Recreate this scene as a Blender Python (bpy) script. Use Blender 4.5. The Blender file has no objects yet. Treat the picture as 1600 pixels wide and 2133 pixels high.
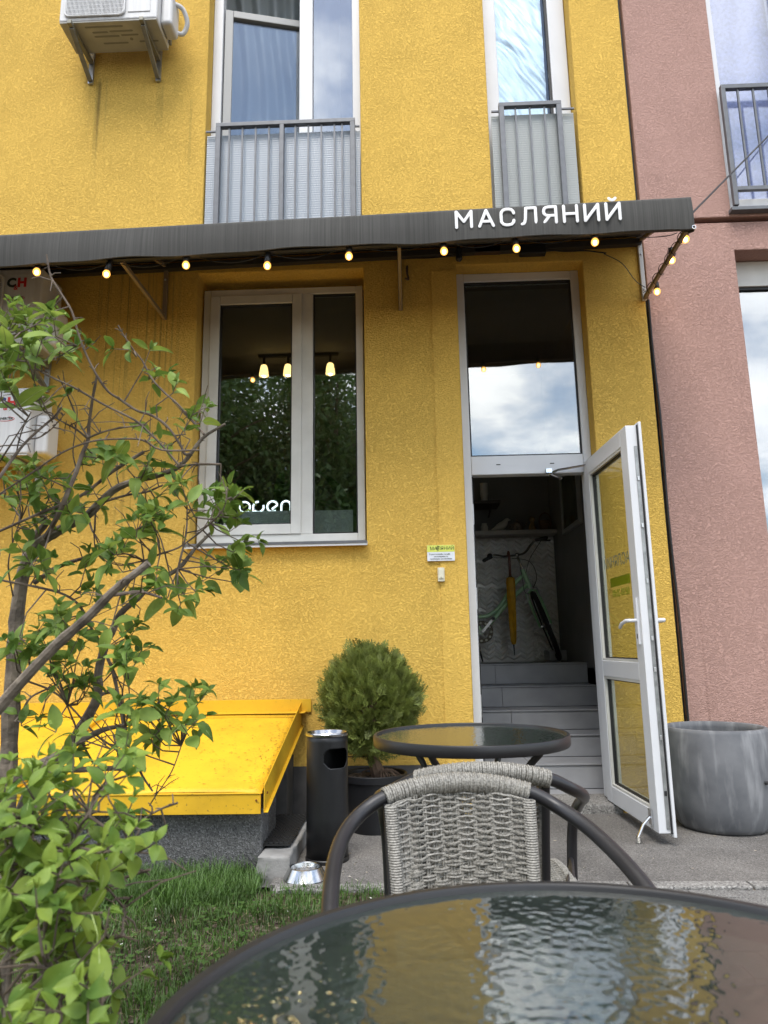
import bpy, math, random
import numpy as np
from mathutils import Matrix, Vector, Euler, noise as mnoise

PI = math.pi
R = math.radians
random.seed(11)
rng = np.random.default_rng(7)
scene = bpy.context.scene
COL = scene.collection

# ------------------------------------------------------------------ camera
cam_data = bpy.data.cameras.new('camera')
cam = bpy.data.objects.new('camera', cam_data)
COL.objects.link(cam)
_p, _y, _r = R(10.75), R(1.75), R(1.0)
fw = Vector((-math.sin(_y) * math.cos(_p), math.cos(_y) * math.cos(_p), math.sin(_p)))
rt0 = Vector((math.cos(_y), math.sin(_y), 0))
up0 = rt0.cross(fw)
rt = rt0 * math.cos(_r) - up0 * math.sin(_r)
up = rt.cross(fw)
m3 = Matrix((rt, up, -fw)).transposed()
cam.matrix_world = Matrix.Translation((0, 0, 1.0)) @ m3.to_4x4()
cam_data.sensor_fit = 'VERTICAL'
cam_data.sensor_height = 24.0
cam_data.sensor_width = 18.0
cam_data.lens = 24.0 * 1479.0 / 2133.0
cam_data.clip_start = 0.05
cam_data.clip_end = 600
cam_data.dof.use_dof = True
cam_data.dof.focus_distance = 3.6
cam_data.dof.aperture_fstop = 5.0
scene.camera = cam

# ------------------------------------------------------------------ sky, sun, exposure
SUN_EL, SUN_AZ = R(62), R(190)          # azimuth measured clockwise from +Y
world = bpy.data.worlds.new('World')
scene.world = world
world.use_nodes = True
wn, wl = world.node_tree.nodes, world.node_tree.links
wn.clear()
w_out = wn.new('ShaderNodeOutputWorld')
w_bg = wn.new('ShaderNodeBackground')
w_bg.inputs['Strength'].default_value = 0.11
w_sky = wn.new('ShaderNodeTexSky')
w_sky.sky_type = 'NISHITA'
w_sky.sun_disc = False
w_sky.sun_elevation = SUN_EL
w_sky.sun_rotation = SUN_AZ
w_sky.air_density = 1.2
w_sky.dust_density = 0.5
w_geo = wn.new('ShaderNodeTexCoord')
w_sep = wn.new('ShaderNodeSeparateXYZ')          # project the view direction on a flat cloud layer
wl.new(w_geo.outputs['Generated'], w_sep.inputs[0])
w_den = wn.new('ShaderNodeMath')
w_den.operation = 'ABSOLUTE'
wl.new(w_sep.outputs['Z'], w_den.inputs[0])
w_add = wn.new('ShaderNodeMath')
w_add.inputs[1].default_value = 0.22
wl.new(w_den.outputs[0], w_add.inputs[0])
w_dx = wn.new('ShaderNodeMath')
w_dx.operation = 'DIVIDE'
wl.new(w_sep.outputs['X'], w_dx.inputs[0])
wl.new(w_add.outputs[0], w_dx.inputs[1])
w_dy = wn.new('ShaderNodeMath')
w_dy.operation = 'DIVIDE'
wl.new(w_sep.outputs['Y'], w_dy.inputs[0])
wl.new(w_add.outputs[0], w_dy.inputs[1])
w_map = wn.new('ShaderNodeCombineXYZ')
w_map.inputs['Z'].default_value = 24.4
wl.new(w_dx.outputs[0], w_map.inputs['X'])
wl.new(w_dy.outputs[0], w_map.inputs['Y'])
w_noi = wn.new('ShaderNodeTexNoise')
w_noi.inputs['Scale'].default_value = 1.5
w_noi.inputs['Detail'].default_value = 7
w_noi.inputs['Roughness'].default_value = 0.58
w_rmp = wn.new('ShaderNodeValToRGB')
w_rmp.color_ramp.elements[0].position = 0.44
w_rmp.color_ramp.elements[1].position = 0.60
w_noi2 = wn.new('ShaderNodeTexNoise')
w_noi2.inputs['Scale'].default_value = 3.0
w_noi2.inputs['Detail'].default_value = 5
w_cl = wn.new('ShaderNodeValToRGB')       # grey to white cloud
w_cl.color_ramp.elements[0].position = 0.3
w_cl.color_ramp.elements[0].color = (6.5, 7.0, 7.8, 1)
w_cl.color_ramp.elements[1].position = 0.65
w_cl.color_ramp.elements[1].color = (12.5, 12.6, 12.8, 1)
w_mix = wn.new('ShaderNodeMix')
w_mix.data_type = 'RGBA'
wl.new(w_map.outputs['Vector'], w_noi.inputs['Vector'])
wl.new(w_map.outputs['Vector'], w_noi2.inputs['Vector'])
wl.new(w_noi.outputs['Fac'], w_rmp.inputs['Fac'])
wl.new(w_noi2.outputs['Fac'], w_cl.inputs['Fac'])
wl.new(w_rmp.outputs['Color'], w_mix.inputs['Factor'])
wl.new(w_sky.outputs['Color'], w_mix.inputs['A'])
wl.new(w_cl.outputs['Color'], w_mix.inputs['B'])
wl.new(w_mix.outputs['Result'], w_bg.inputs['Color'])
wl.new(w_bg.outputs['Background'], w_out.inputs['Surface'])

sun_data = bpy.data.lights.new('sun', 'SUN')
sun_data.energy = 1.5
sun_data.angle = R(28)
sun_data.color = (1.0, 0.95, 0.88)
sun = bpy.data.objects.new('sun', sun_data)
COL.objects.link(sun)
sd = Vector((math.sin(SUN_AZ) * math.cos(SUN_EL), math.cos(SUN_AZ) * math.cos(SUN_EL), math.sin(SUN_EL)))
sun.rotation_euler = sd.to_track_quat('Z', 'Y').to_euler()

scene.view_settings.view_transform = 'Standard'
scene.view_settings.look = 'None'
scene.view_settings.gamma = 1.0
scene.view_settings.use_curve_mapping = False
scene.view_settings.exposure = 1.15
try:
    scene.cycles.use_denoising = True
    scene.cycles.max_bounces = 8
    scene.cycles.transparent_max_bounces = 12
    scene.cycles.diffuse_bounces = 4
    scene.cycles.glossy_bounces = 4
    scene.cycles.caustics_reflective = False
    scene.cycles.caustics_refractive = False
    scene.cycles.sample_clamp_indirect = 4.0
except Exception:
    pass

# ------------------------------------------------------------------ materials
MATS = {}


def _nt(name):
    m = bpy.data.materials.new(name)
    m.use_nodes = True
    nt = m.node_tree
    b = nt.nodes['Principled BSDF']
    return m, nt.nodes, nt.links, b


def set_in(n, key, val):
    if key in n.inputs:
        n.inputs[key].default_value = val


def c4(c):
    return (c[0], c[1], c[2], 1.0)


def mat(name, col, rough=0.6, metal=0.0, var=0.0, vscale=8.0, bump=0.0, bscale=60.0, spec=0.5, col2=None, stretch=None, detail=4, coat=0.0, bdist=0.002, world_pos=False, emit=0.0):
    """principled surface with noise colour variation and noise relief"""
    if name in MATS:
        return MATS[name]
    m, n, l, b = _nt(name)
    b.inputs['Roughness'].default_value = rough
    b.inputs['Metallic'].default_value = metal
    set_in(b, 'Specular IOR Level', spec)
    set_in(b, 'Coat Weight', coat)
    b.inputs['Base Color'].default_value = c4(col)
    vec = None
    if var or bump or col2:
        if world_pos:
            tc = n.new('ShaderNodeNewGeometry')
            vec = tc.outputs['Position']
        else:
            tc = n.new('ShaderNodeTexCoord')
            vec = tc.outputs['Object']
        if stretch:
            mp = n.new('ShaderNodeMapping')
            mp.inputs['Scale'].default_value = stretch
            l.new(vec, mp.inputs['Vector'])
            vec = mp.outputs['Vector']
    if var or col2:
        t = n.new('ShaderNodeTexNoise')
        t.inputs['Scale'].default_value = vscale
        t.inputs['Detail'].default_value = detail
        l.new(vec, t.inputs['Vector'])
        r = n.new('ShaderNodeValToRGB')
        r.color_ramp.elements[0].position = 0.3
        r.color_ramp.elements[1].position = 0.72
        if col2:
            r.color_ramp.elements[0].color = c4(col)
            r.color_ramp.elements[1].color = c4(col2)
        else:
            r.color_ramp.elements[0].color = c4([x * (1 - var) for x in col])
            r.color_ramp.elements[1].color = c4([min(1, x * (1 + var)) for x in col])
        l.new(t.outputs['Fac'], r.inputs['Fac'])
        l.new(r.outputs['Color'], b.inputs['Base Color'])
    if bump:
        t2 = n.new('ShaderNodeTexNoise')
        t2.inputs['Scale'].default_value = bscale
        t2.inputs['Detail'].default_value = 5
        l.new(vec, t2.inputs['Vector'])
        bp = n.new('ShaderNodeBump')
        bp.inputs['Strength'].default_value = bump
        bp.inputs['Distance'].default_value = bdist
        l.new(t2.outputs['Fac'], bp.inputs['Height'])
        l.new(bp.outputs['Normal'], b.inputs['Normal'])
    if emit:
        b.inputs['Emission Color'].default_value = c4(col)
        b.inputs['Emission Strength'].default_value = emit
    MATS[name] = m
    return m


def emission(name, col, strength, lamp=True):
    if name in MATS:
        return MATS[name]
    m = bpy.data.materials.new(name)
    m.use_nodes = True
    n, l = m.node_tree.nodes, m.node_tree.links
    n.clear()
    o = n.new('ShaderNodeOutputMaterial')
    e = n.new('ShaderNodeEmission')
    e.inputs['Color'].default_value = c4(col)
    e.inputs['Strength'].default_value = strength
    l.new(e.outputs[0], o.inputs['Surface'])
    if not lamp:
        m.cycles.emission_sampling = 'NONE'
    MATS[name] = m
    return m


def stucco(name, col, dark, grain=1.0, streak=0.0, depth=0.006, scale=85.0, stains=()):
    """worm-textured render coat: relief from warped noise and cells, stains from noise"""
    m, n, l, b = _nt(name)
    b.inputs['Roughness'].default_value = 0.92
    set_in(b, 'Specular IOR Level', 0.2)
    tc = n.new('ShaderNodeTexCoord')
    vec = tc.outputs['Object']
    big = n.new('ShaderNodeTexNoise')
    big.inputs['Scale'].default_value = 1.3
    big.inputs['Detail'].default_value = 6
    l.new(vec, big.inputs['Vector'])
    ramp = n.new('ShaderNodeValToRGB')
    ramp.color_ramp.elements[0].position = 0.25
    ramp.color_ramp.elements[0].color = c4([x * 0.95 for x in col])
    ramp.color_ramp.elements[1].position = 0.75
    ramp.color_ramp.elements[1].color = c4(col)
    l.new(big.outputs['Fac'], ramp.inputs['Fac'])
    # relief
    mp = n.new('ShaderNodeMapping')
    mp.inputs['Scale'].default_value = (1.0, 1.0, 1.5)
    mp.inputs['Rotation'].default_value = (0, 0.25, 0)
    l.new(vec, mp.inputs['Vector'])
    fine = n.new('ShaderNodeTexNoise')
    fine.inputs['Scale'].default_value = scale
    fine.inputs['Detail'].default_value = 3
    fine.inputs['Roughness'].default_value = 0.6
    fine.inputs['Distortion'].default_value = 0.9
    l.new(mp.outputs['Vector'], fine.inputs['Vector'])
    fr = n.new('ShaderNodeValToRGB')
    fr.color_ramp.elements[0].position = 0.34
    fr.color_ramp.elements[1].position = 0.56
    l.new(fine.outputs['Fac'], fr.inputs['Fac'])
    bp = n.new('ShaderNodeBump')
    bp.inputs['Strength'].default_value = 1.0 * grain
    bp.inputs['Distance'].default_value = depth
    # uneven trowelling: the grain fades in and out, and the coat undulates
    tr1 = n.new('ShaderNodeTexNoise')
    tr1.inputs['Scale'].default_value = 3.5
    tr1.inputs['Detail'].default_value = 4
    l.new(vec, tr1.inputs['Vector'])
    tr2 = n.new('ShaderNodeMapRange')
    tr2.inputs['From Min'].default_value = 0.3
    tr2.inputs['From Max'].default_value = 0.7
    tr2.inputs['To Min'].default_value = 0.82 * grain
    tr2.inputs['To Max'].default_value = 1.0 * grain
    l.new(tr1.outputs['Fac'], tr2.inputs['Value'])
    l.new(tr2.outputs['Result'], bp.inputs['Strength'])
    bp0 = n.new('ShaderNodeBump')
    bp0.inputs['Strength'].default_value = 0.08
    bp0.inputs['Distance'].default_value = 0.008
    l.new(tr1.outputs['Fac'], bp0.inputs['Height'])
    l.new(bp0.outputs['Normal'], bp.inputs['Normal'])
    l.new(fr.outputs['Color'], bp.inputs['Height'])
    l.new(bp.outputs['Normal'], b.inputs['Normal'])
    # the dark colour is mixed into the grooves of the render
    gm = n.new('ShaderNodeMix')
    gm.data_type = 'RGBA'
    gm.inputs['B'].default_value = c4(dark)
    inv = n.new('ShaderNodeMath')
    inv.operation = 'MULTIPLY_ADD'
    inv.inputs[1].default_value = -0.24 * grain
    inv.inputs[2].default_value = 0.24 * grain
    l.new(fr.outputs['Color'], inv.inputs[0])
    l.new(inv.outputs[0], gm.inputs['Factor'])
    l.new(ramp.outputs['Color'], gm.inputs['A'])
    last = gm.outputs['Result']
    if streak:
        # rain-wash streaks: thin vertical runs, broken up by a coarse mask
        sm = n.new('ShaderNodeMapping')
        sm.inputs['Scale'].default_value = (44.0, 1.0, 0.35)
        l.new(vec, sm.inputs['Vector'])
        sn = n.new('ShaderNodeTexNoise')
        sn.inputs['Scale'].default_value = 1.0
        sn.inputs['Detail'].default_value = 3
        l.new(sm.outputs['Vector'], sn.inputs['Vector'])
        sr = n.new('ShaderNodeValToRGB')
        sr.color_ramp.elements[0].position = 0.60
        sr.color_ramp.elements[1].position = 0.74
        l.new(sn.outputs['Fac'], sr.inputs['Fac'])
        mk = n.new('ShaderNodeTexNoise')
        mk.inputs['Scale'].default_value = 0.9
        mk.inputs['Detail'].default_value = 3
        l.new(vec, mk.inputs['Vector'])
        mr = n.new('ShaderNodeValToRGB')
        mr.color_ramp.elements[0].position = 0.50
        mr.color_ramp.elements[1].position = 0.66
        l.new(mk.outputs['Fac'], mr.inputs['Fac'])
        mu = n.new('ShaderNodeMath')
        mu.operation = 'MULTIPLY'
        l.new(sr.outputs['Color'], mu.inputs[0])
        l.new(mr.outputs['Color'], mu.inputs[1])
        mu2 = n.new('ShaderNodeMath')
        mu2.operation = 'MULTIPLY'
        mu2.inputs[1].default_value = streak
        l.new(mu.outputs[0], mu2.inputs[0])
        s2 = n.new('ShaderNodeMix')
        s2.data_type = 'RGBA'
        s2.inputs['B'].default_value = c4(dark)
        l.new(mu2.outputs[0], s2.inputs['Factor'])
        l.new(last, s2.inputs['A'])
        last = s2.outputs['Result']
    if stains:
        sx = n.new('ShaderNodeSeparateXYZ')
        l.new(vec, sx.inputs[0])

        def math_(op, a, bb, cc=None):
            q = n.new('ShaderNodeMath')
            q.operation = op
            for i, val in enumerate((a, bb, cc)):
                if val is None:
                    continue
                if hasattr(val, 'is_linked'):
                    l.new(val, q.inputs[i])
                else:
                    q.inputs[i].default_value = val
            return q.outputs[0]

        def sstep(val, a, bb):
            q = n.new('ShaderNodeMapRange')
            q.interpolation_type = 'SMOOTHSTEP'
            q.inputs['From Min'].default_value = a
            q.inputs['From Max'].default_value = bb
            l.new(val, q.inputs['Value'])
            return q.outputs['Result']

        # runs: thin vertical noise lines
        rm_ = n.new('ShaderNodeMapping')
        rm_.inputs['Scale'].default_value = (60.0, 1.0, 0.6)
        l.new(vec, rm_.inputs['Vector'])
        rn = n.new('ShaderNodeTexNoise')
        rn.inputs['Scale'].default_value = 1.0
        rn.inputs['Detail'].default_value = 4
        l.new(rm_.outputs['Vector'], rn.inputs['Vector'])
        run = sstep(rn.outputs['Fac'], 0.50, 0.70)
        for (xa, xb, z0, z1, k, lines) in stains:
            soft = (xb - xa) * 0.35
            f_ = math_('MULTIPLY', sstep(sx.outputs['X'], xa, xa + soft), sstep(sx.outputs['X'], xb, xb - soft))
            f_ = math_('MULTIPLY', f_, sstep(sx.outputs['Z'], z0, z0 + (z1 - z0) * 0.8))
            f_ = math_('MULTIPLY', f_, sstep(sx.outputs['Z'], z1 + 0.03, z1))
            f_ = math_('MULTIPLY', f_, math_('MULTIPLY_ADD', run, lines, 1 - lines))
            f_ = math_('MULTIPLY', f_, k)
            s3 = n.new('ShaderNodeMix')
            s3.data_type = 'RGBA'
            s3.inputs['B'].default_value = (0.11, 0.075, 0.03, 1)
            l.new(f_, s3.inputs['Factor'])
            l.new(last, s3.inputs['A'])
            last = s3.outputs['Result']
    l.new(last, b.inputs['Base Color'])
    MATS[name] = m
    return m


def glass(name, f0=0.06, tint=(0.9, 0.95, 0.95), rough=0.0, bump=0.0, bscale=40.0, bdist=0.01, kind='noise', stretch=None, haze=0.0):
    """pane: Schlick mix of mirror reflection and tinted see-through, same from both faces"""
    m = bpy.data.materials.new(name)
    m.use_nodes = True
    n, l = m.node_tree.nodes, m.node_tree.links
    n.clear()
    o = n.new('ShaderNodeOutputMaterial')
    mix = n.new('ShaderNodeMixShader')
    tr = n.new('ShaderNodeBsdfTransparent')
    tr.inputs['Color'].default_value = c4(tint)
    gl = n.new('ShaderNodeBsdfGlossy')
    gl.inputs['Roughness'].default_value = rough
    lw = n.new('ShaderNodeLayerWeight')
    lw.inputs['Blend'].default_value = 0.5
    pw = n.new('ShaderNodeMath')
    pw.operation = 'POWER'
    pw.inputs[1].default_value = 5.0
    ma = n.new('ShaderNodeMath')
    ma.operation = 'MULTIPLY_ADD'
    ma.inputs[1].default_value = 1 - f0
    ma.inputs[2].default_value = f0
    l.new(lw.outputs['Facing'], pw.inputs[0])
    l.new(pw.outputs[0], ma.inputs[0])
    l.new(ma.outputs[0], mix.inputs['Fac'])
    l.new(tr.outputs[0], mix.inputs[1])
    l.new(gl.outputs[0], mix.inputs[2])
    if haze:                      # cast glass scatters a little light
        df_ = n.new('ShaderNodeBsdfDiffuse')
        df_.inputs['Color'].default_value = (0.60, 0.75, 0.68, 1)
        mh = n.new('ShaderNodeMixShader')
        mh.inputs['Fac'].default_value = haze
        l.new(mix.outputs[0], mh.inputs[1])
        l.new(df_.outputs[0], mh.inputs[2])
        l.new(mh.outputs[0], o.inputs['Surface'])
    else:
        l.new(mix.outputs[0], o.inputs['Surface'])
    if bump:
        tc = n.new('ShaderNodeTexCoord')
        vec = tc.outputs['Object']
        if stretch:
            mp = n.new('ShaderNodeMapping')
            mp.inputs['Scale'].default_value = stretch
            l.new(vec, mp.inputs['Vector'])
            vec = mp.outputs['Vector']
        bp = n.new('ShaderNodeBump')
        bp.inputs['Strength'].default_value = bump
        bp.inputs['Distance'].default_value = bdist
        if kind == 'cells':
            t = n.new('ShaderNodeTexVoronoi')
            t.feature = 'SMOOTH_F1'
            t.inputs['Scale'].default_value = bscale
            if 'Smoothness' in t.inputs:
                t.inputs['Smoothness'].default_value = 0.7
            nz = n.new('ShaderNodeTexNoise')
            nz.inputs['Scale'].default_value = bscale * 0.5
            nz.inputs['Detail'].default_value = 2
            wv = n.new('ShaderNodeMix')
            wv.data_type = 'VECTOR'
            wv.inputs['Factor'].default_value = 0.02
            l.new(vec, wv.inputs['A'])
            l.new(vec, nz.inputs['Vector'])
            l.new(nz.outputs['Color'], wv.inputs['B'])
            l.new(wv.outputs['Result'], t.inputs['Vector'])
            l.new(t.outputs['Distance'], bp.inputs['Height'])
        else:
            t = n.new('ShaderNodeTexNoise')
            t.inputs['Scale'].default_value = bscale
            t.inputs['Detail'].default_value = 1.5
            l.new(vec, t.inputs['Vector'])
            l.new(t.outputs['Fac'], bp.inputs['Height'])
        l.new(bp.outputs['Normal'], gl.inputs['Normal'])
    MATS[name] = m
    return m


def translucent(name, col, trans, through=(1, 1, 1), clear=0.0, rough=0.5, wave=None, var=0.0, vscale=30.0):
    """cloth, leaf or plastic sheet: diffuse + light passing through (+ a share seen straight through)"""
    if name in MATS:
        return MATS[name]
    m, n, l, b = _nt(name)
    b.inputs['Roughness'].default_value = rough
    b.inputs['Base Color'].default_value = c4(col)
    o = [x for x in n if x.type == 'OUTPUT_MATERIAL'][0]
    t = n.new('ShaderNodeBsdfTranslucent')
    t.inputs['Color'].default_value = c4([a * c for a, c in zip(col, through)])
    mx = n.new('ShaderNodeMixShader')
    mx.inputs['Fac'].default_value = trans
    l.new(b.outputs[0], mx.inputs[1])
    l.new(t.outputs[0], mx.inputs[2])
    last = mx.outputs[0]
    if clear:
        tr = n.new('ShaderNodeBsdfTransparent')
        m2 = n.new('ShaderNodeMixShader')
        m2.inputs['Fac'].default_value = clear
        l.new(last, m2.inputs[1])
        l.new(tr.outputs[0], m2.inputs[2])
        last = m2.outputs[0]
    l.new(last, o.inputs['Surface'])
    if var:
        g = n.new('ShaderNodeNewGeometry')
        nz = n.new('ShaderNodeTexNoise')
        nz.inputs['Scale'].default_value = vscale
        nz.inputs['Detail'].default_value = 3
        l.new(g.outputs['Position'], nz.inputs['Vector'])
        r = n.new('ShaderNodeValToRGB')
        r.color_ramp.elements[0].position = 0.3
        r.color_ramp.elements[1].position = 0.7
        r.color_ramp.elements[0].color = c4([x * (1 - var) for x in col])
        r.color_ramp.elements[1].color = c4([x * (1 + var) for x in col])
        l.new(nz.outputs['Fac'], r.inputs['Fac'])
        l.new(r.outputs['Color'], b.inputs['Base Color'])
        l.new(r.outputs['Color'], t.inputs['Color'])
    if wave:
        tc = n.new('ShaderNodeTexCoord')
        wv = n.new('ShaderNodeTexWave')
        wv.bands_direction = wave[0]
        wv.inputs['Scale'].default_value = wave[1]
        l.new(tc.outputs['Object'], wv.inputs['Vector'])
        bp = n.new('ShaderNodeBump')
        bp.inputs['Strength'].default_value = wave[2]
        bp.inputs['Distance'].default_value = wave[3]
        l.new(wv.outputs['Fac'], bp.inputs['Height'])
        l.new(bp.outputs['Normal'], b.inputs['Normal'])
    MATS[name] = m
    return m


# ------------------------------------------------------------------ mesh helpers
class MB:
    def __init__(self):
        self.v, self.f = [], []

    def add(self, vs, fs):
        o = len(self.v)
        self.v.extend([tuple(p) for p in vs])
        self.f.extend([tuple(i + o for i in q) for q in fs])
        return self

    def box(self, x0, x1, y0, y1, z0, z1):
        vs = [(x0, y0, z0), (x1, y0, z0), (x1, y1, z0), (x0, y1, z0), (x0, y0, z1), (x1, y0, z1), (x1, y1, z1), (x0, y1, z1)]
        return self.add(vs, [(3, 2, 1, 0), (4, 5, 6, 7), (0, 1, 5, 4), (1, 2, 6, 5), (2, 3, 7, 6), (3, 0, 4, 7)])

    def bar(self, a, b, w, h, upv=(0, 0, 1)):
        """rectangular bar from a to b, w across, h along up"""
        a, b = Vector(a), Vector(b)
        d = (b - a).normalized()
        u = Vector(upv)
        s = d.cross(u)
        if s.length < 1e-4:
            s = d.cross(Vector((0, 1, 0)))
        s.normalize()
        u = s.cross(d)
        s, u = s * w / 2, u * h / 2
        vs = [a - s - u, a + s - u, a + s + u, a - s + u, b - s - u, b + s - u, b + s + u, b - s + u]
        return self.add(vs, [(0, 1, 2, 3), (7, 6, 5, 4), (1, 0, 4, 5), (2, 1, 5, 6), (3, 2, 6, 7), (0, 3, 7, 4)])

    def tube(self, pts, r, n=8, closed=False, flat=None, ball=False):
        """round tube through pts, r one radius or one per point; flat=(axis, k) squashes the section"""
        pts = [Vector(p) for p in pts]
        k = len(pts)
        rs = [r] * k if not hasattr(r, '__len__') else list(r)
        if ball and not closed:   # rounded ends
            d0 = (pts[0] - pts[1]).normalized()
            d1 = (pts[-1] - pts[-2]).normalized()
            a0, a1 = pts[0], pts[-1]
            pts = [a0 + d0 * rs[0], a0 + d0 * rs[0] * 0.8] + pts + [a1 + d1 * rs[-1] * 0.8, a1 + d1 * rs[-1]]
            rs = [rs[0] * 0.05, rs[0] * 0.6] + rs + [rs[-1] * 0.6, rs[-1] * 0.05]
            k = len(pts)
        vs, fs = [], []
        nrm = None
        for i, p in enumerate(pts):
            a = pts[(i - 1) % k] if (closed or i > 0) else p
            b = pts[(i + 1) % k] if (closed or i < k - 1) else p
            t = (b - a)
            if t.length < 1e-9:
                t = Vector((0, 0, 1))
            t.normalize()
            if nrm is None:
                nrm = t.orthogonal().normalized()
                if flat:
                    c = t.cross(Vector(flat[0]))
                    if c.length > 1e-5:
                        nrm = c.normalized()
            else:
                nrm = (nrm - t * nrm.dot(t))
                if nrm.length < 1e-6:
                    nrm = t.orthogonal()
                nrm.normalize()
            bn = t.cross(nrm)
            for j in range(n):
                a2 = 2 * PI * j / n
                off = nrm * math.cos(a2) * rs[i] + bn * math.sin(a2) * rs[i]
                if flat:
                    ax = Vector(flat[0])
                    off = off - ax * off.dot(ax) * (1 - flat[1])
                vs.append(p + off)
        m = k if closed else k - 1
        for i in range(m):
            i2 = (i + 1) % k
            for j in range(n):
                j2 = (j + 1) % n
                fs.append((i * n + j, i * n + j2, i2 * n + j2, i2 * n + j))
        if not closed:
            fs.append(tuple(reversed(range(n))))
            fs.append(tuple(range((k - 1) * n, k * n)))
        return self.add(vs, fs)

    def lathe(self, prof, n=32, c=(0, 0, 0), close=False):
        vs, fs = [], []
        k = len(prof)
        for (r, z) in prof:
            for j in range(n):
                a = 2 * PI * j / n
                vs.append((c[0] + r * math.cos(a), c[1] + r * math.sin(a), c[2] + z))
        for i in range(k if close else k - 1):
            i2 = (i + 1) % k
            for j in range(n):
                j2 = (j + 1) % n
                fs.append((i * n + j, i * n + j2, i2 * n + j2, i2 * n + j))
        if not close:
            if prof[0][0] > 1e-6:
                fs.append(tuple(reversed(range(n))))
            if prof[-1][0] > 1e-6:
                fs.append(tuple(range((k - 1) * n, k * n)))
        return self.add(vs, fs)

    def prism(self, poly, d, origin=(0, 0, 0), u=(1, 0, 0), w=(0, 0, 1)):
        """polygon poly in (u, w) pushed d along u x w"""
        o, u, w = Vector(origin), Vector(u), Vector(w)
        nn = u.cross(w)
        k = len(poly)
        a = [o + u * p[0] + w * p[1] for p in poly]
        b = [p + nn * d for p in a]
        fs = [tuple(reversed(range(k))), tuple(range(k, 2 * k))]
        for i in range(k):
            j = (i + 1) % k
            fs.append((i, j, k + j, k + i))
        return self.add(a + b, fs)

    def grid(self, fn, nu, nv, wrap=False):
        vs = [fn(i / nu, j / nv) for j in range(nv + 1) for i in range(nu + 1)]
        fs = [(j * (nu + 1) + i, j * (nu + 1) + i + 1, (j + 1) * (nu + 1) + i + 1, (j + 1) * (nu + 1) + i) for j in range(nv) for i in range(nu)]
        return self.add(vs, fs)

    def ball(self, c, r, n=12, m=8, sz=1.0):
        prof = [(r * math.sin(PI * i / m) + (1e-5 if i in (0, m) else 0), -r * sz * math.cos(PI * i / m)) for i in range(m + 1)]
        return self.lathe(prof, n, c)

    def merge(self, other, mtx=None):
        vs = other.v if mtx is None else [mtx @ Vector(p) for p in other.v]
        return self.add(vs, other.f)

    def xf(self, mtx):
        self.v = [tuple(mtx @ Vector(p)) for p in self.v]
        return self


def mesh(name, mb, m, smooth=False, angle=38):
    me = bpy.data.meshes.new(name)
    me.from_pydata(mb.v, [], mb.f)
    me.materials.append(m)
    if smooth:
        me.polygons.foreach_set('use_smooth', [True] * len(me.polygons))
        try:
            me.set_sharp_from_angle(angle=R(angle))
        except Exception:
            pass
    me.update()
    return me


def tag(o, label=None, cat=None, group=None, kind=None):
    if label:
        o['label'] = label
    if cat:
        o['category'] = cat
    if group:
        o['group'] = group
    if kind:
        o['kind'] = kind
    return o


def place(o, parent, local=False):
    COL.objects.link(o)
    if parent is not None:
        o.parent = parent
        if not local and parent.parent is None:
            mt = Matrix.Translation(parent.location) @ Euler(parent.rotation_euler).to_matrix().to_4x4()
            o.matrix_parent_inverse = mt.inverted()
    return o


def obj(name, mb, m, parent=None, smooth=False, bevel=0.0, kind=None, local=False, angle=38, seg=2, solid=0.0):
    me = mb if isinstance(mb, bpy.types.Mesh) else mesh(name, mb, m, smooth, angle)
    o = bpy.data.objects.new(name, me)
    place(o, parent, local)
    if solid:
        md = o.modifiers.new('thick', 'SOLIDIFY')
        md.thickness = solid
        md.offset = 0
    if bevel:
        md = o.modifiers.new('bevel', 'BEVEL')
        md.width = bevel
        md.segments = seg
        md.limit_method = 'ANGLE'
        md.angle_limit = R(40)
        md.harden_normals = False
    if kind:
        o['kind'] = kind
    return o


def thing(name, label, cat, loc=(0, 0, 0), rotz=0.0, group=None, rot=None):
    o = bpy.data.objects.new(name, None)
    o.empty_display_size = 0.1
    COL.objects.link(o)
    o.location = loc
    o.rotation_euler = rot if rot else (0, 0, rotz)
    return tag(o, label, cat, group)


def copy_under(src, parent, loc=None, rot=None, name=None):
    c = src.copy()
    COL.objects.link(c)
    c.parent = parent
    if loc is not None:
        c.location = loc
    if rot is not None:
        c.rotation_euler = rot
    return c


def text_mesh(s, size, name='lettering', mtx=None, m=None, extrude=0.0004, align='CENTER', weight=0.0):
    cu = bpy.data.curves.new('txt', 'FONT')
    cu.body = s
    cu.size = size
    cu.align_x = align
    cu.align_y = 'CENTER'
    cu.extrude = extrude
    cu.offset = weight
    cu.resolution_u = 3
    to = bpy.data.objects.new('txt', cu)
    COL.objects.link(to)
    dg = bpy.context.evaluated_depsgraph_get()
    me = bpy.data.meshes.new_from_object(to.evaluated_get(dg))
    bpy.data.objects.remove(to)
    bpy.data.curves.remove(cu)
    me.name = name
    if mtx is not None:
        me.transform(mtx)
    me.materials.clear()
    me.materials.append(m)
    return me


def basis(o, x, y):
    """matrix with origin o and text axes x (reading direction), y (up)"""
    x, y = Vector(x).normalized(), Vector(y).normalized()
    z = x.cross(y)
    mt = Matrix((x, y, z)).transposed().to_4x4()
    mt.translation = Vector(o)
    return mt


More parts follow.
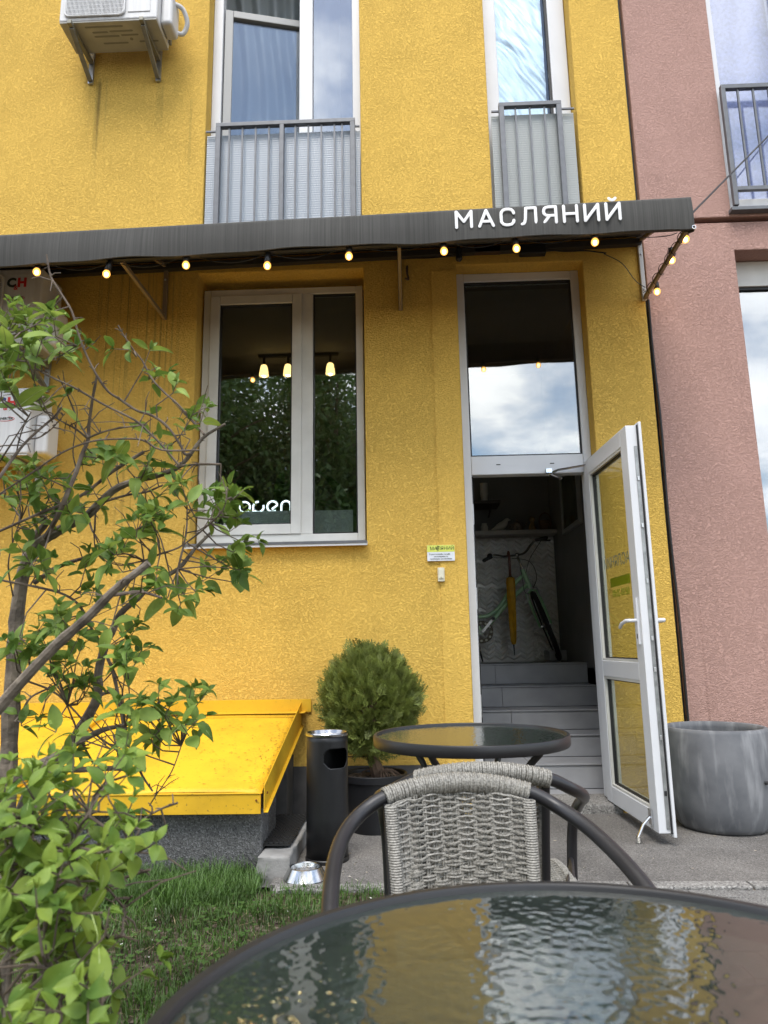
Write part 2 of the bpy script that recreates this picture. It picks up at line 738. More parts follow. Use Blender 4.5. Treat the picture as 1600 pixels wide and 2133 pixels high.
def smooth_path(pts, sub=4):
    """Catmull-Rom through pts (tuples of any length)"""
    pts = [np.array(p, float) for p in pts]
    P = [2 * pts[0] - pts[1]] + pts + [2 * pts[-1] - pts[-2]]
    out = []
    for i in range(1, len(P) - 2):
        p0, p1, p2, p3 = P[i - 1], P[i], P[i + 1], P[i + 2]
        for k in range(sub):
            t = k / sub
            out.append(0.5 * ((2 * p1) + (-p0 + p2) * t + (2 * p0 - 5 * p1 + 4 * p2 - p3) * t * t + (-p0 + 3 * p1 - 3 * p2 + p3) * t ** 3))
    out.append(P[-2])
    return out

# ------------------------------------------------------------------ shared materials
YEL = (0.87, 0.565, 0.125)
YEL_D = (0.42, 0.23, 0.03)
# (x from, x to, z from, z to, strength, share of thin runs): rust and rain marks below brackets and awning
STAINS = [(-2.245, -2.185, 4.25, 5.17, 0.55, 0.5), (-2.32, -2.10, 4.5, 5.2, 0.22, 0.8), (-1.79, -1.71, 4.6, 5.17, 0.40, 0.6), (-2.45, -1.60, 4.95, 5.45, 0.12, 0.3),
          (-1.56, -1.46, 4.0, 5.0, 0.22, 0.8), (-2.25, -1.42, 1.75, 3.75, 0.50, 1.0), (-2.0, -1.6, 0.75, 2.3, 0.25, 1.0), (-0.20, 0.20, 2.4, 3.7, 0.10, 0.95), (-1.1, -0.4, 3.55, 3.9, 0.25, 0.8)]
stucco('yellow_render', YEL, YEL_D, grain=1.0, streak=0.12, stains=STAINS)
stucco('yellow_plaster', (0.87, 0.565, 0.125), YEL_D, grain=0.9, depth=0.005, streak=0.35)
stucco('pink_render', (0.52, 0.325, 0.275), (0.30, 0.17, 0.14), grain=0.9, streak=0.45)
mat('pvc', (0.66, 0.67, 0.69), 0.35, var=0.05, vscale=3, detail=6)
mat('pvc_old', (0.62, 0.61, 0.57), 0.45, var=0.10, vscale=5, detail=6)
mat('gasket', (0.012, 0.012, 0.013), 0.6)
mat('steel_grey', (0.14, 0.145, 0.155), 0.45, metal=0.3, var=0.12, vscale=20)
mat('zinc', (0.50, 0.51, 0.52), 0.35, metal=0.9, var=0.1, vscale=25)
mat('chrome', (0.75, 0.75, 0.76), 0.12, metal=1.0, var=0.05, vscale=10)
mat('black_plastic', (0.012, 0.012, 0.013), 0.45)
mat('white_plastic', (0.70, 0.69, 0.62), 0.4)
mat('ivory_plastic', (0.66, 0.63, 0.50), 0.45)
glass('window_glass', f0=0.30, tint=(0.82, 0.86, 0.84), bump=0.06, bscale=1.6, bdist=0.02)
glass('sky_glass', f0=0.36, tint=(0.62, 0.68, 0.72), bump=0.05, bscale=1.2, bdist=0.02)
glass('door_glass', f0=0.05, tint=(0.90, 0.92, 0.84))
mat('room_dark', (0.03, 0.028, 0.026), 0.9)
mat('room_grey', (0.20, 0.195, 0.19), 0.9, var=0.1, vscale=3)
mat('tile_grey', (0.29, 0.295, 0.31), 0.42, col2=(0.39, 0.395, 0.41), vscale=5, detail=7, bump=0.12, bscale=120, world_pos=True)
mat('grout', (0.10, 0.10, 0.10), 0.9)
mat('white_grout', (0.75, 0.75, 0.74), 0.8)
mat('concrete', (0.27, 0.265, 0.255), 0.92, var=0.25, vscale=9, bump=0.6, bscale=70, bdist=0.004)
mat('white_tile', (0.84, 0.84, 0.83), 0.22, var=0.03, vscale=4)
mat('wood_shelf', (0.42, 0.40, 0.37), 0.5)


def speckled(name, base, light, dark, scale, bump, rough=0.95, big=0.25, wet=None):
    m, n, l, b = _nt(name)
    b.inputs['Roughness'].default_value = rough
    set_in(b, 'Specular IOR Level', 0.25)
    tc = n.new('ShaderNodeTexCoord')
    v = tc.outputs['Object']
    vo = n.new('ShaderNodeTexVoronoi')
    vo.inputs['Scale'].default_value = scale
    l.new(v, vo.inputs['Vector'])
    bw = n.new('ShaderNodeSeparateColor')
    l.new(vo.outputs['Color'], bw.inputs['Color'])
    rp = n.new('ShaderNodeValToRGB')
    e = rp.color_ramp.elements
    e[0].position, e[0].color = 0.08, c4(dark)
    e[1].position, e[1].color = 0.92, c4(light)
    e2 = e.new(0.3)
    e2.color = c4(base)
    e3 = e.new(0.75)
    e3.color = c4(base)
    l.new(bw.outputs[0], rp.inputs['Fac'])
    nz = n.new('ShaderNodeTexNoise')
    nz.inputs['Scale'].default_value = 1.8
    nz.inputs['Detail'].default_value = 8
    l.new(v, nz.inputs['Vector'])
    ml = n.new('ShaderNodeMix')
    ml.data_type = 'RGBA'
    ml.blend_type = 'MULTIPLY'
    ml.inputs['Factor'].default_value = 1.0
    r2 = n.new('ShaderNodeValToRGB')
    r2.color_ramp.elements[0].position, r2.color_ramp.elements[0].color = 0.3, (1 - big, 1 - big, 1 - big, 1)
    r2.color_ramp.elements[1].position, r2.color_ramp.elements[1].color = 0.7, (1 + big * .4, 1 + big * .4, 1 + big * .4, 1)
    l.new(nz.outputs['Fac'], r2.inputs['Fac'])
    l.new(rp.outputs['Color'], ml.inputs['A'])
    l.new(r2.outputs['Color'], ml.inputs['B'])
    l.new(ml.outputs['Result'], b.inputs['Base Color'])
    bp = n.new('ShaderNodeBump')
    bp.inputs['Strength'].default_value = bump
    bp.inputs['Distance'].default_value = 0.004
    l.new(vo.outputs['Distance'], bp.inputs['Height'])
    l.new(bp.outputs['Normal'], b.inputs['Normal'])
    MATS[name] = m
    return m


speckled('asphalt', (0.165, 0.155, 0.145), (0.25, 0.24, 0.225), (0.10, 0.095, 0.09), 210, 0.5, big=0.4)
speckled('pebble_dash', (0.12, 0.12, 0.12), (0.20, 0.20, 0.205), (0.065, 0.065, 0.066), 170, 0.8)
speckled('soil', (0.095, 0.072, 0.052), (0.20, 0.165, 0.13), (0.03, 0.022, 0.016), 60, 1.0, big=0.4)
speckled('paver_concrete', (0.20, 0.195, 0.185), (0.30, 0.29, 0.28), (0.11, 0.105, 0.10), 230, 0.6)
speckled('kerb_concrete', (0.26, 0.25, 0.235), (0.38, 0.37, 0.35), (0.13, 0.125, 0.12), 140, 0.7, big=0.35)

# ------------------------------------------------------------------ ground
obj('ground', MB().box(-90, 90, -90, 90, -0.30, -0.06), MATS['soil'], kind='structure')
g_asph = MB().box(-0.62, 9.0, 3.29, 4.62, -0.055, 0.0)
obj('asphalt_path', g_asph, MATS['asphalt'], kind='structure')


def lawn_z(x, y):
    return 0.018 * mnoise.noise((x * 1.7, y * 1.7, 0.3)) + 0.010 * mnoise.noise((x * 6, y * 6, 2.0)) - 0.012


lawn = MB().grid(lambda u, v: (-7.0 + 7.4 * u, -1.5 + 4.70 * v, lawn_z(-7.0 + 7.4 * u, -1.5 + 4.70 * v)), 90, 70)
obj('lawn', lawn, MATS['soil'], smooth=True, kind='structure')
obj('side_bed', MB().box(-7.0, -0.70, 3.2, 4.54, -0.055, -0.02), MATS['soil'], kind='structure')
# concrete edging between asphalt and lawn, laid as separate kerb stones
kerb = obj('kerb', MB().box(-0.60, 7.0, 3.205, 3.285, -0.055, -0.01), MATS['soil'], kind='structure')
kx = -0.60
kk = 0
while kx < 4.0:
    L = 0.5
    st = obj('kerb_stone', MB().box(kx + 0.004, kx + L - 0.004, 3.207, 3.283, -0.05, 0.004 + 0.004 * random.random()), MATS['kerb_concrete'], kerb, bevel=0.006)
    kx += L
pav = obj('pavement', MB().box(0.42, 7.0, 0.0, 3.2, -0.055, -0.022), MATS['soil'], kind='structure')
pv = mesh('paver', MB().box(-0.0965, 0.0965, -0.0465, 0.0465, -0.03, 0.0), MATS['paver_concrete'])
for j in range(8):
    for i in range(9):
        x = 0.62 + i * 0.2 + (0.1 if j % 2 else 0.0)
        y = 3.15 - j * 0.1
        o = bpy.data.objects.new('paver', pv)
        place(o, pav)
        o.location = (x, y, -0.002 + random.uniform(-0.004, 0.003))
        o.rotation_euler = (random.uniform(-.012, .012), random.uniform(-.012, .012), random.uniform(-.015, .015))

# ------------------------------------------------------------------ yellow building
FY = 4.55          # facade plane
yb = thing('yellow_building', 'yellow rendered building with the cafe window, open door and upstairs windows', 'building', (-1.0, 5.0, 0))


def wall_with_holes(xs, zs, holes, y0, y1):
    """slab between y0 and y1 on the grid xs x zs; holes = set of (ix, iz) cells left open"""
    mb = MB()
    nx, nz = len(xs), len(zs)
    idx = lambda i, k, b: (k * nx + i) * 2 + b
    vs = [(xs[i], (y0, y1)[b], zs[k]) for k in range(nz) for i in range(nx) for b in (0, 1)]
    fs = []
    solid = lambda i, k: 0 <= i < nx - 1 and 0 <= k < nz - 1 and (i, k) not in holes
    for k in range(nz - 1):
        for i in range(nx - 1):
            if not solid(i, k):
                continue
            fs.append((idx(i, k, 0), idx(i + 1, k, 0), idx(i + 1, k + 1, 0), idx(i, k + 1, 0)))
            fs.append((idx(i, k + 1, 1), idx(i + 1, k + 1, 1), idx(i + 1, k, 1), idx(i, k, 1)))
            if not solid(i - 1, k):
                fs.append((idx(i, k, 1), idx(i, k, 0), idx(i, k + 1, 0), idx(i, k + 1, 1)))
            if not solid(i + 1, k):
                fs.append((idx(i + 1, k, 0), idx(i + 1, k, 1), idx(i + 1, k + 1, 1), idx(i + 1, k + 1, 0)))
            if not solid(i, k - 1):
                fs.append((idx(i, k, 0), idx(i, k, 1), idx(i + 1, k, 1), idx(i + 1, k, 0)))
            if not solid(i, k + 1):
                fs.append((idx(i, k + 1, 1), idx(i, k + 1, 0), idx(i + 1, k + 1, 0), idx(i + 1, k + 1, 1)))
    return mb.add(vs, fs)


xs = [-6.5, -1.417, -1.40, -0.262, -0.254, 0.392, 0.668, 1.262, 1.305, 1.672]
zs = [-0.05, 0.055, 1.66, 3.60, 3.82, 6.7, 8.0]
holes = set()
for i in (1, 2, 3):
    holes.add((i, 2))
for i in (2,):
    holes.add((i, 4))
for i in (5, 6):
    holes.add((i, 0))
    holes.add((i, 1))
    holes.add((i, 2))
for i in (6, 7):
    holes.add((i, 4))
obj('wall', wall_with_holes(xs, zs, holes, FY, 4.86), MATS['yellow_render'], yb, bevel=0.008)
# smoother plaster strip between the old joint and the door
obj('plaster_strip', MB().grid(lambda u, v: (0.215 + 0.012 * mnoise.noise((0, 0, v * 9)) * (1 - u) + (0.386 - 0.215) * u, FY - 0.0035, 0.06 + 3.5 * v), 6, 60), MATS['yellow_plaster'], yb, solid=0.004)


def ring(mb, x0, x1, z0, z1, w, y0, y1):
    """four butted frame members"""
    mb.box(x0, x0 + w, y0, y1, z0, z1)
    mb.box(x1 - w, x1, y0, y1, z0, z1)
    mb.box(x0 + w, x1 - w, y0, y1, z0, z0 + w)
    mb.box(x0 + w, x1 - w, y0, y1, z1 - w, z1)
    return mb


obj('plinth', MB().box(-0.74, 0.30, 4.535, 4.549, -0.05, 0.288), mat('plinth_dark', (0.075, 0.072, 0.07), 0.95, var=0.35, vscale=7), yb)

# ---- ground floor window
mb = MB()
ring(mb, -1.405, -0.268, 1.70, 3.535, 0.05, 4.67, 4.74)
mb.box(-0.702, -0.622, 4.668, 4.74, 1.75, 3.485)
win = obj('window', mb, MATS['pvc_old'], yb, bevel=0.004)
win['label'] = 'white ground floor window with a casement and a fixed pane'
sash = obj('sash', ring(MB(), -1.353, -0.700, 1.752, 3.483, 0.068, 4.655, 4.72), MATS['pvc_old'], win, bevel=0.005)
obj('glazing_bead', ring(MB(), -1.287, -0.766, 1.818, 3.417, 0.010, 4.668, 4.70), MATS['gasket'], win, bevel=0.002)
obj('pane', MB().box(-1.280, -0.772, 4.688, 4.694, 1.826, 3.410), MATS['window_glass'], win)
obj('glazing_bead', ring(MB(), -0.622, -0.318, 1.75, 3.485, 0.008, 4.683, 4.71), MATS['gasket'], win)
obj('pane', MB().box(-0.616, -0.324, 4.695, 4.701, 1.756, 3.479), MATS['window_glass'], win)
sl = MB()
sl.add([(-1.43, 4.49, 1.640), (-0.248, 4.49, 1.640), (-0.248, 4.68, 1.672), (-1.43, 4.68, 1.672), (-1.43, 4.49, 1.666), (-0.248, 4.49, 1.666), (-0.248, 4.68, 1.698), (-1.43, 4.68, 1.698)],
       [(3, 2, 1, 0), (4, 5, 6, 7), (0, 1, 5, 4), (1, 2, 6, 5), (2, 3, 7, 6), (3, 0, 4, 7)])
obj('sill', sl, MATS['pvc'], win, bevel=0.003)
obj('sill_edge', MB().box(-1.43, -0.248, 4.486, 4.4895, 1.655, 1.672), MATS['steel_grey'], win)

# ---- upstairs window on the left, its casement turned inwards
mb = MB()
mb.box(-1.398, -1.325, 4.67, 4.75, 3.83, 6.66)
mb.box(-0.325, -0.264, 4.67, 4.75, 3.83, 6.66)
mb.box(-0.730, -0.628, 4.668, 4.75, 3.90, 6.60)
mb.box(-1.325, -0.325, 4.67, 4.75, 3.83, 3.90)
mb.box(-1.325, -0.325, 4.67, 4.75, 6.60, 6.66)
uw = obj('window', mb, MATS['pvc'], yb, bevel=0.005)
uw['label'] = 'tall upstairs window with its left casement turned inwards'
obj('pane', MB().box(-0.626, -0.327, 4.70, 4.706, 3.905, 6.595), MATS['sky_glass'], uw)
hm = Matrix.Translation((-1.318, 4.70, 0)) @ Matrix.Rotation(R(13), 4, 'Z') @ Matrix.Translation((1.318, -4.70, 0))
obj('sash', ring(MB(), -1.318, -0.655, 3.93, 5.93, 0.062, 4.69, 4.75).xf(hm), mat('pvc_grey', (0.34, 0.34, 0.33), 0.4), uw, bevel=0.005)
obj('pane', MB().box(-1.258, -0.715, 4.715, 4.721, 3.99, 5.87).xf(hm), glass('casement_glass', f0=0.20, tint=(0.85, 0.89, 0.92), bump=0.05, bscale=1.2, bdist=0.02), uw)
# ---- upstairs window on the right, foil behind the glass
mb = MB()
mb.box(0.672, 0.775, 4.67, 4.75, 3.83, 6.66)
mb.box(1.172, 1.30, 4.67, 4.75, 3.83, 6.66)
mb.box(0.775, 1.172, 4.67, 4.75, 3.83, 3.92)
mb.box(0.775, 1.172, 4.67, 4.75, 6.58, 6.66)
uw2 = obj('window', mb, MATS['pvc'], yb, bevel=0.006)
uw2['label'] = 'narrow upstairs window lined with crinkled silver foil'
obj('glazing_bead', MB().box(1.155, 1.1715, 4.685, 4.70, 3.93, 6.57), MATS['gasket'], uw2)
obj('pane', MB().box(0.776, 1.17, 4.70, 4.706, 3.921, 6.579), glass('clear_glass', f0=0.10, tint=(0.92, 0.95, 0.97)), uw2)


def foil_fn(u, v):
    x, z = 0.78 + 0.36 * u, 3.95 + 2.6 * v
    d = (x * 0.85 + z * 0.5)
    e = (x * -0.5 + z * 0.85)
    y = 0.012 * mnoise.noise((d * 17 + 1.2 * mnoise.noise((x * 4, z * 4, 0)), e * 1.6, 1.0)) + 0.0035 * mnoise.noise((d * 46, e * 5, 4.0))
    return (x, 4.735 + y, z)


mf = mat('foil', (0.80, 0.90, 0.95), 0.38, metal=0.45, var=0.08, vscale=14)
obj('foil_sheet', MB().grid(foil_fn, 70, 360), mf, uw2, smooth=True, angle=180)
# rooms upstairs: dark boxes behind the windows
for (a, b) in ((-2.4, 0.2), (0.3, 1.6)):
    r_ = MB().box(a, b, 4.87, 7.2, 3.83, 6.9)
    r_.f = [f for f in r_.f if f != (0, 1, 5, 4)]
    obj('interior_wall', r_, MATS['room_grey'], yb)
mat('sheer', (0.62, 0.66, 0.66), 0.9)
sheer = translucent('sheer_cloth', (0.60, 0.65, 0.66), 0.45, clear=0.15)
cur = thing('sheer_curtain', 'pale sheer curtain hanging behind the tilted upstairs casement', 'curtain', (-1.0, 5.05, 3.9))
obj('cloth', MB().grid(lambda u, v: (-1.5 + 1.05 * u, 5.02 + 0.035 * math.sin(u * 44 + 2.2 * math.sin(v * 7 + u * 3)), 3.9 + 2.75 * v), 120, 30), sheer, cur, smooth=True, angle=180)
obj('curtain_rod', MB().tube([(-1.6, 5.02, 6.66), (-0.3, 5.02, 6.66)], 0.012, 8), MATS['pvc'], cur, smooth=True)

# ---- railings in front of the upstairs windows
poly = translucent('polycarbonate', (0.58, 0.64, 0.71), 0.30, clear=0.16, rough=0.25, wave=('Z', 17.0, 0.35, 0.003))
poly2 = translucent('polycarbonate_dull', (0.54, 0.57, 0.56), 0.30, clear=0.10, rough=0.3, wave=('Z', 17.0, 0.35, 0.003))


def railing(x0, x1, zt, zb, y, bars, mids, panel, pm, label):
    mb = MB()
    mb.box(x0, x1, y - 0.020, y + 0.02, zt - 0.032, zt)
    ra = obj('railing', mb, MATS['steel_grey'], yb, bevel=0.003)
    ra['label'] = label
    for px in [x0 + 0.018, x1 - 0.018]:
        obj('post', MB().box(px - 0.018, px + 0.018, y - 0.0225, y + 0.0175, zb, zt - 0.033), MATS['steel_grey'], ra, bevel=0.003)
    for px in mids:
        obj('post', MB().box(px - 0.016, px + 0.016, y - 0.0225, y + 0.0175, zb, zt - 0.033), MATS['steel_grey'], ra, bevel=0.003)
    for px in bars:
        obj('bar', MB().box(px - 0.006, px + 0.006, y - 0.006, y + 0.006, zb, zt - 0.033), MATS['steel_grey'], ra)
    obj('bottom_rail', MB().box(x0 + 0.037, x1 - 0.037, y + 0.0185, y + 0.0285, zb + 0.02, zb + 0.05), MATS['steel_grey'], ra)
    obj('fixing', MB().box(panel[0], x0, y + 0.0, y + 0.012, zt - 0.06, zt - 0.048), MATS['steel_grey'], ra)
    obj('fixing', MB().box(x1, panel[1], y + 0.0, y + 0.012, zt - 0.06, zt - 0.048), MATS['steel_grey'], ra)
    obj('panel', MB().box(panel[0], panel[1], y + 0.035, y + 0.041, zb - 0.02, zt - 0.065), pm, ra)
    return ra


railing(-1.315, -0.300, 4.775, 3.86, 4.535, [-1.218, -1.122, -1.025, -0.928, -0.735, -0.640, -0.545, -0.450, -0.395], [-0.832], (-1.392, -0.268), poly, 'grey steel railing with plastic panel under the wide upstairs window')
railing(0.742, 1.190, 4.850, 3.86, 4.535, [0.862, 0.965, 1.070], [], (0.690, 1.285), poly2, 'grey steel railing with plastic panel under the foil lined window')

# ---- entrance: frame, transom light, open leaf
mb = MB()
mb.box(0.396, 0.452, 4.67, 4.75, 0.06, 3.60)
mb.box(1.205, 1.2615, 4.67, 4.75, 0.06, 3.60)
mb.box(0.452, 1.205, 4.67, 4.75, 3.535, 3.598)
mb.box(0.452, 1.205, 4.668, 4.752, 2.125, 2.255)
df = obj('door_frame', mb, MATS['pvc'], yb, bevel=0.005)
obj('glazing_bead', ring(MB(), 0.452, 1.205, 2.255, 3.535, 0.010, 4.683, 4.71), MATS['gasket'], df)
obj('pane', MB().box(0.460, 1.197, 4.692, 4.698, 2.263, 3.527), MATS['window_glass'], df)
for x in (0.62, 0.98):
    obj('drain_slot', MB().box(x, x + 0.028, 4.6655, 4.6675, 2.190, 2.196), MATS['gasket'], df)
obj('threshold', MB().box(0.394, 1.260, 4.535, 4.862, -0.04, 0.052), MATS['kerb_concrete'], df, bevel=0.01)
obj('closer_arm', MB().tube([(0.965, 4.655, 2.118), (1.02, 4.62, 2.135), (1.246, 4.60, 2.165)], 0.008, 8).tube([(0.965, 4.655, 2.118), (1.06, 4.72, 2.10)], 0.010, 8).box(0.945, 0.985, 4.635, 4.667, 2.122, 2.150), MATS['chrome'], df, smooth=True)
obj('door_seal', MB().box(0.4525, 0.462, 4.70, 4.745, 0.07, 2.12), MATS['gasket'], df)
for z in (0.62, 1.30, 1.86):
    obj('strike_plate', MB().box(0.4525, 0.456, 4.675, 4.698, z - 0.07, z + 0.07), MATS['zinc'], df)

# door leaf, drawn closed along u from the hinge then swung out past 90 degrees
LEAF_W, LZ0, LZ1 = 0.815, 0.058, 2.185
lm = Matrix.Translation((1.250, 4.645, 0)) @ Matrix.Rotation(R(-87.5), 4, 'Z')      # u -> towards the street
# local: u = +x from the hinge, v = +y (after turning: +x side of the leaf, outside face), z


def leaf(mb):
    return mb.xf(lm)


T0, T1 = -0.055, 0.010      # leaf thickness range in v (inside face at T0, faces left)
m_ = MB()
ring(m_, 0, LEAF_W, LZ0, LZ1, 0.098, T0, T1)
m_.box(0.098, LEAF_W - 0.098, T0, T1, 0.80, 0.895)
door = obj('door', leaf(m_), MATS['pvc'], yb, bevel=0.004)
door['label'] = 'white glazed door leaf swung open beside the yellow pillar'
obj('overlap_lip', leaf(MB().box(LEAF_W - 0.06, LEAF_W + 0.022, T1 + 0.0005, T1 + 0.016, LZ0 - 0.015, LZ1 + 0.015).box(-0.01, LEAF_W - 0.061, T1 + 0.0005, T1 + 0.016, LZ0 - 0.015, LZ0 + 0.06).box(-0.01, LEAF_W - 0.061, T1 + 0.0005, T1 + 0.016, LZ1 - 0.05, LZ1 + 0.015)), MATS['pvc'], door, bevel=0.003)
obj('gasket_strip', leaf(MB().box(LEAF_W + 0.0005, LEAF_W + 0.012, T1 - 0.006, T1, LZ0, LZ1)), MATS['gasket'], door)
obj('lock_strip', leaf(MB().box(LEAF_W + 0.0005, LEAF_W + 0.004, T1 - 0.026, T1 - 0.009, LZ0 + 0.02, LZ1 - 0.12)), mat('lock_metal', (0.30, 0.31, 0.31), 0.4, metal=0.6, var=0.3, vscale=20), door)
for z in (0.25, 0.52, 0.86, 1.02, 1.32, 1.62, 1.88):
    obj('lock_pin', leaf(MB().box(LEAF_W + 0.0041, LEAF_W + 0.010, T1 - 0.024, T1 - 0.011, z - 0.012, z + 0.012)), MATS['gasket'] if int(z * 100) % 2 else MATS['zinc'], door, bevel=0.002)
for (z0, z1) in ((LZ0 + 0.098, 0.80), (0.895, LZ1 - 0.098)):
    obj('glazing_bead', leaf(ring(MB(), 0.098, LEAF_W - 0.098, z0, z1, 0.014, T0 + 0.004, T1 - 0.004)), MATS['pvc_old'], door)
    obj('glazing_bead', leaf(ring(MB(), 0.1125, LEAF_W - 0.1125, z0 + 0.0145, z1 - 0.0145, 0.006, -0.036, -0.012)), MATS['gasket'], door)
    obj('pane', leaf(MB().box(0.118, LEAF_W - 0.118, -0.027, -0.021, z0 + 0.02, z1 - 0.02)), MATS['door_glass'], door)
hd = MB()
hu = LEAF_W - 0.048
hd.box(hu - 0.015, hu + 0.015, T0 - 0.010, T0 - 0.0005, 0.99, 1.235)
hd.tube([(hu, T0 - 0.008, 1.115), (hu, T0 - 0.05, 1.115), (hu - 0.02, T0 - 0.058, 1.115), (hu - 0.09, T0 - 0.06, 1.10), (hu - 0.115, T0 - 0.06, 1.082)], 0.0095, 10, ball=True)
obj('handle', leaf(hd), MATS['pvc'], door, smooth=True)
hd = MB().box(hu - 0.015, hu + 0.015, T1 + 0.0165, T1 + 0.026, 0.99, 1.235)
hd.tube([(hu, T1 + 0.02, 1.115), (hu, T1 + 0.075, 1.115), (hu - 0.025, T1 + 0.082, 1.115), (hu - 0.12, T1 + 0.082, 1.11)], 0.011, 10, ball=True)
obj('handle', leaf(hd), MATS['pvc'], door, smooth=True)
obj('keyhole', leaf(MB().box(hu - 0.004, hu + 0.004, T0 - 0.0115, T0 - 0.0101, 1.02, 1.045)), MATS['gasket'], door)
dst = MB().box(LEAF_W - 0.10, LEAF_W - 0.06, T0 - 0.012, T0 - 0.0005, 0.085, 0.16)
dst.tube([(LEAF_W - 0.08, T0 - 0.012, 0.12), (LEAF_W - 0.075, T0 - 0.05, 0.085), (LEAF_W - 0.06, T0 - 0.085, 0.03)], 0.008, 8)
dst.lathe([(0.012, 0), (0.015, 0.004), (0.012, 0.03), (0.007, 0.034)], 10, (LEAF_W - 0.058, T0 - 0.087, 0.002))
obj('door_stop', leaf(dst), MATS['chrome'], door, smooth=True)
# film lettering on the street side of the upper pane, so it reads backwards from inside
film = mat('grey_film', (0.42, 0.42, 0.40), 0.6)
lime = mat('lime_film', (0.50, 0.52, 0.02), 0.5)
tb = lambda u, z: lm @ basis((u, -0.0195, z), (-1, 0, 0), (0, 0, 1))
uc = 0.43
obj('lettering', text_mesh('МАСЛЯНИЙ', 0.092, mtx=tb(uc, 1.475), m=film), None, door)
obj('lettering', MB().box(uc - 0.17, uc + 0.17, -0.0205, -0.0195, 1.330, 1.385).xf(lm), lime, door)
obj('lettering', text_mesh('08:00-20:00', 0.062, mtx=tb(uc, 1.288), m=lime, weight=0.001), None, door)

# ---- inside: one room behind the window and the door
rm = MB().box(-3.4, 1.50, 4.865, 7.30, 0.60, 4.15)
rm.f = [f for f in rm.f if f not in ((0, 1, 5, 4), (3, 2, 1, 0))]
obj('interior_wall', rm, MATS['room_grey'], yb)
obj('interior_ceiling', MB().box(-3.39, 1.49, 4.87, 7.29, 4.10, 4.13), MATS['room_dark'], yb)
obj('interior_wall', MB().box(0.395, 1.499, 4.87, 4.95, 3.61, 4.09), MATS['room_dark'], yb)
obj('floor', MB().box(-3.39, 0.29, 4.87, 7.19, 0.70, 0.842).box(0.29, 1.495, 6.16, 7.19, 0.70, 0.828), MATS['room_grey'], yb)
obj('stair_wall', MB().box(0.27, 0.31, 4.87, 6.16, -0.04, 0.84), MATS['room_grey'], yb)
obj('stair_wall', MB().box(1.50, 1.54, 4.87, 6.5, -0.04, 0.80), MATS['room_grey'], yb)
# steps with riser and tread tiles
levels = [(4.865, 0.050), (5.02, 0.212), (5.31, 0.365), (5.59, 0.512), (5.87, 0.675), (6.15, 0.842)]
for k, (y, z) in enumerate(levels):
    yn = levels[k + 1][0] if k < 5 else 6.5
    zp = levels[k - 1][1] if k else 0.0
    st = obj('step', MB().box(0.312, 1.497, y + 0.012, yn + 0.011, -0.05 if k == 0 else zp - 0.02, z - 0.012), MATS['grout'], yb)
    cut = (0.795, 0.80, 0.775, 0.765, 0.74, 0.725)[k]
    for (a, b) in ((0.314, cut - 0.0015), (cut + 0.0015, 1.495)):
        if k:
            obj('tile', MB().box(a, b, y + 0.001, y + 0.0115, zp + 0.003, z - 0.0145), MATS['tile_grey'], st, bevel=0.0015)
        obj('tile', MB().box(a, b, y - 0.008 if k else y, yn - 0.001, z - 0.0115, z), MATS['tile_grey'], st, bevel=0.002)
# zigzag relief tiles on the back wall
TW, TH = 0.25, 0.255
tl = MB()
nz_, per = 5, 2
for r_ in range(nz_ + 1):
    z0 = r_ * TH / nz_
pts_n = per * 2
for r_ in range(nz_):
    for s in range(pts_n):
        xa, xb = s * TW / pts_n, (s + 1) * TW / pts_n
        up_a = 0 if s % 2 == 0 else TH / nz_ * 0.95
        up_b = TH / nz_ * 0.95 - up_a
        zl = r_ * TH / nz_ - TH / nz_ * 0.2
        h = TH / nz_
        za0, zb0 = zl + up_a, zl + up_b
        cl = lambda z: min(max(z, 0.001), TH - 0.001)
        # ridge: base front y=0, crest y=-0.011
        q = [(xa, 0, cl(za0)), (xb, 0, cl(zb0)), (xb, -0.020, cl(zb0 + h * .45)), (xa, -0.020, cl(za0 + h * .45)), (xb, 0, cl(zb0 + h)), (xa, 0, cl(za0 + h))]
        tl.add(q, [(0, 1, 2, 3), (3, 2, 4, 5)])
tl.box(0.001, TW - 0.001, 0.0005, 0.008, 0.001, TH - 0.001)
tile_me = mesh('tile', tl, MATS['white_tile'])
bk = obj('tiled_wall', MB().box(0.32, 1.498, 7.195, 7.29, 0.83, 2.07), MATS['white_grout'], yb)
for i in range(5):
    for k in range(5):
        x = 0.30 + i * TW
        if x + TW > 1.56:
            continue
        o = bpy.data.objects.new('tile', tile_me)
        place(o, bk)
        o.location = (x - 0.01 if i < 4 else x - 0.06, 7.184, 0.845 + k * (TH - 0.012))
        o.scale = (0.998, 1, 0.953)
obj('ledge', MB().box(0.30, 1.495, 6.98, 7.29, 2.072, 2.115), MATS['wood_shelf'], yb, bevel=0.004)
obj('baseboard', MB().box(1.33, 1.495, 6.90, 7.17, 0.844, 0.94), MATS['tile_grey'], yb, bevel=0.004)

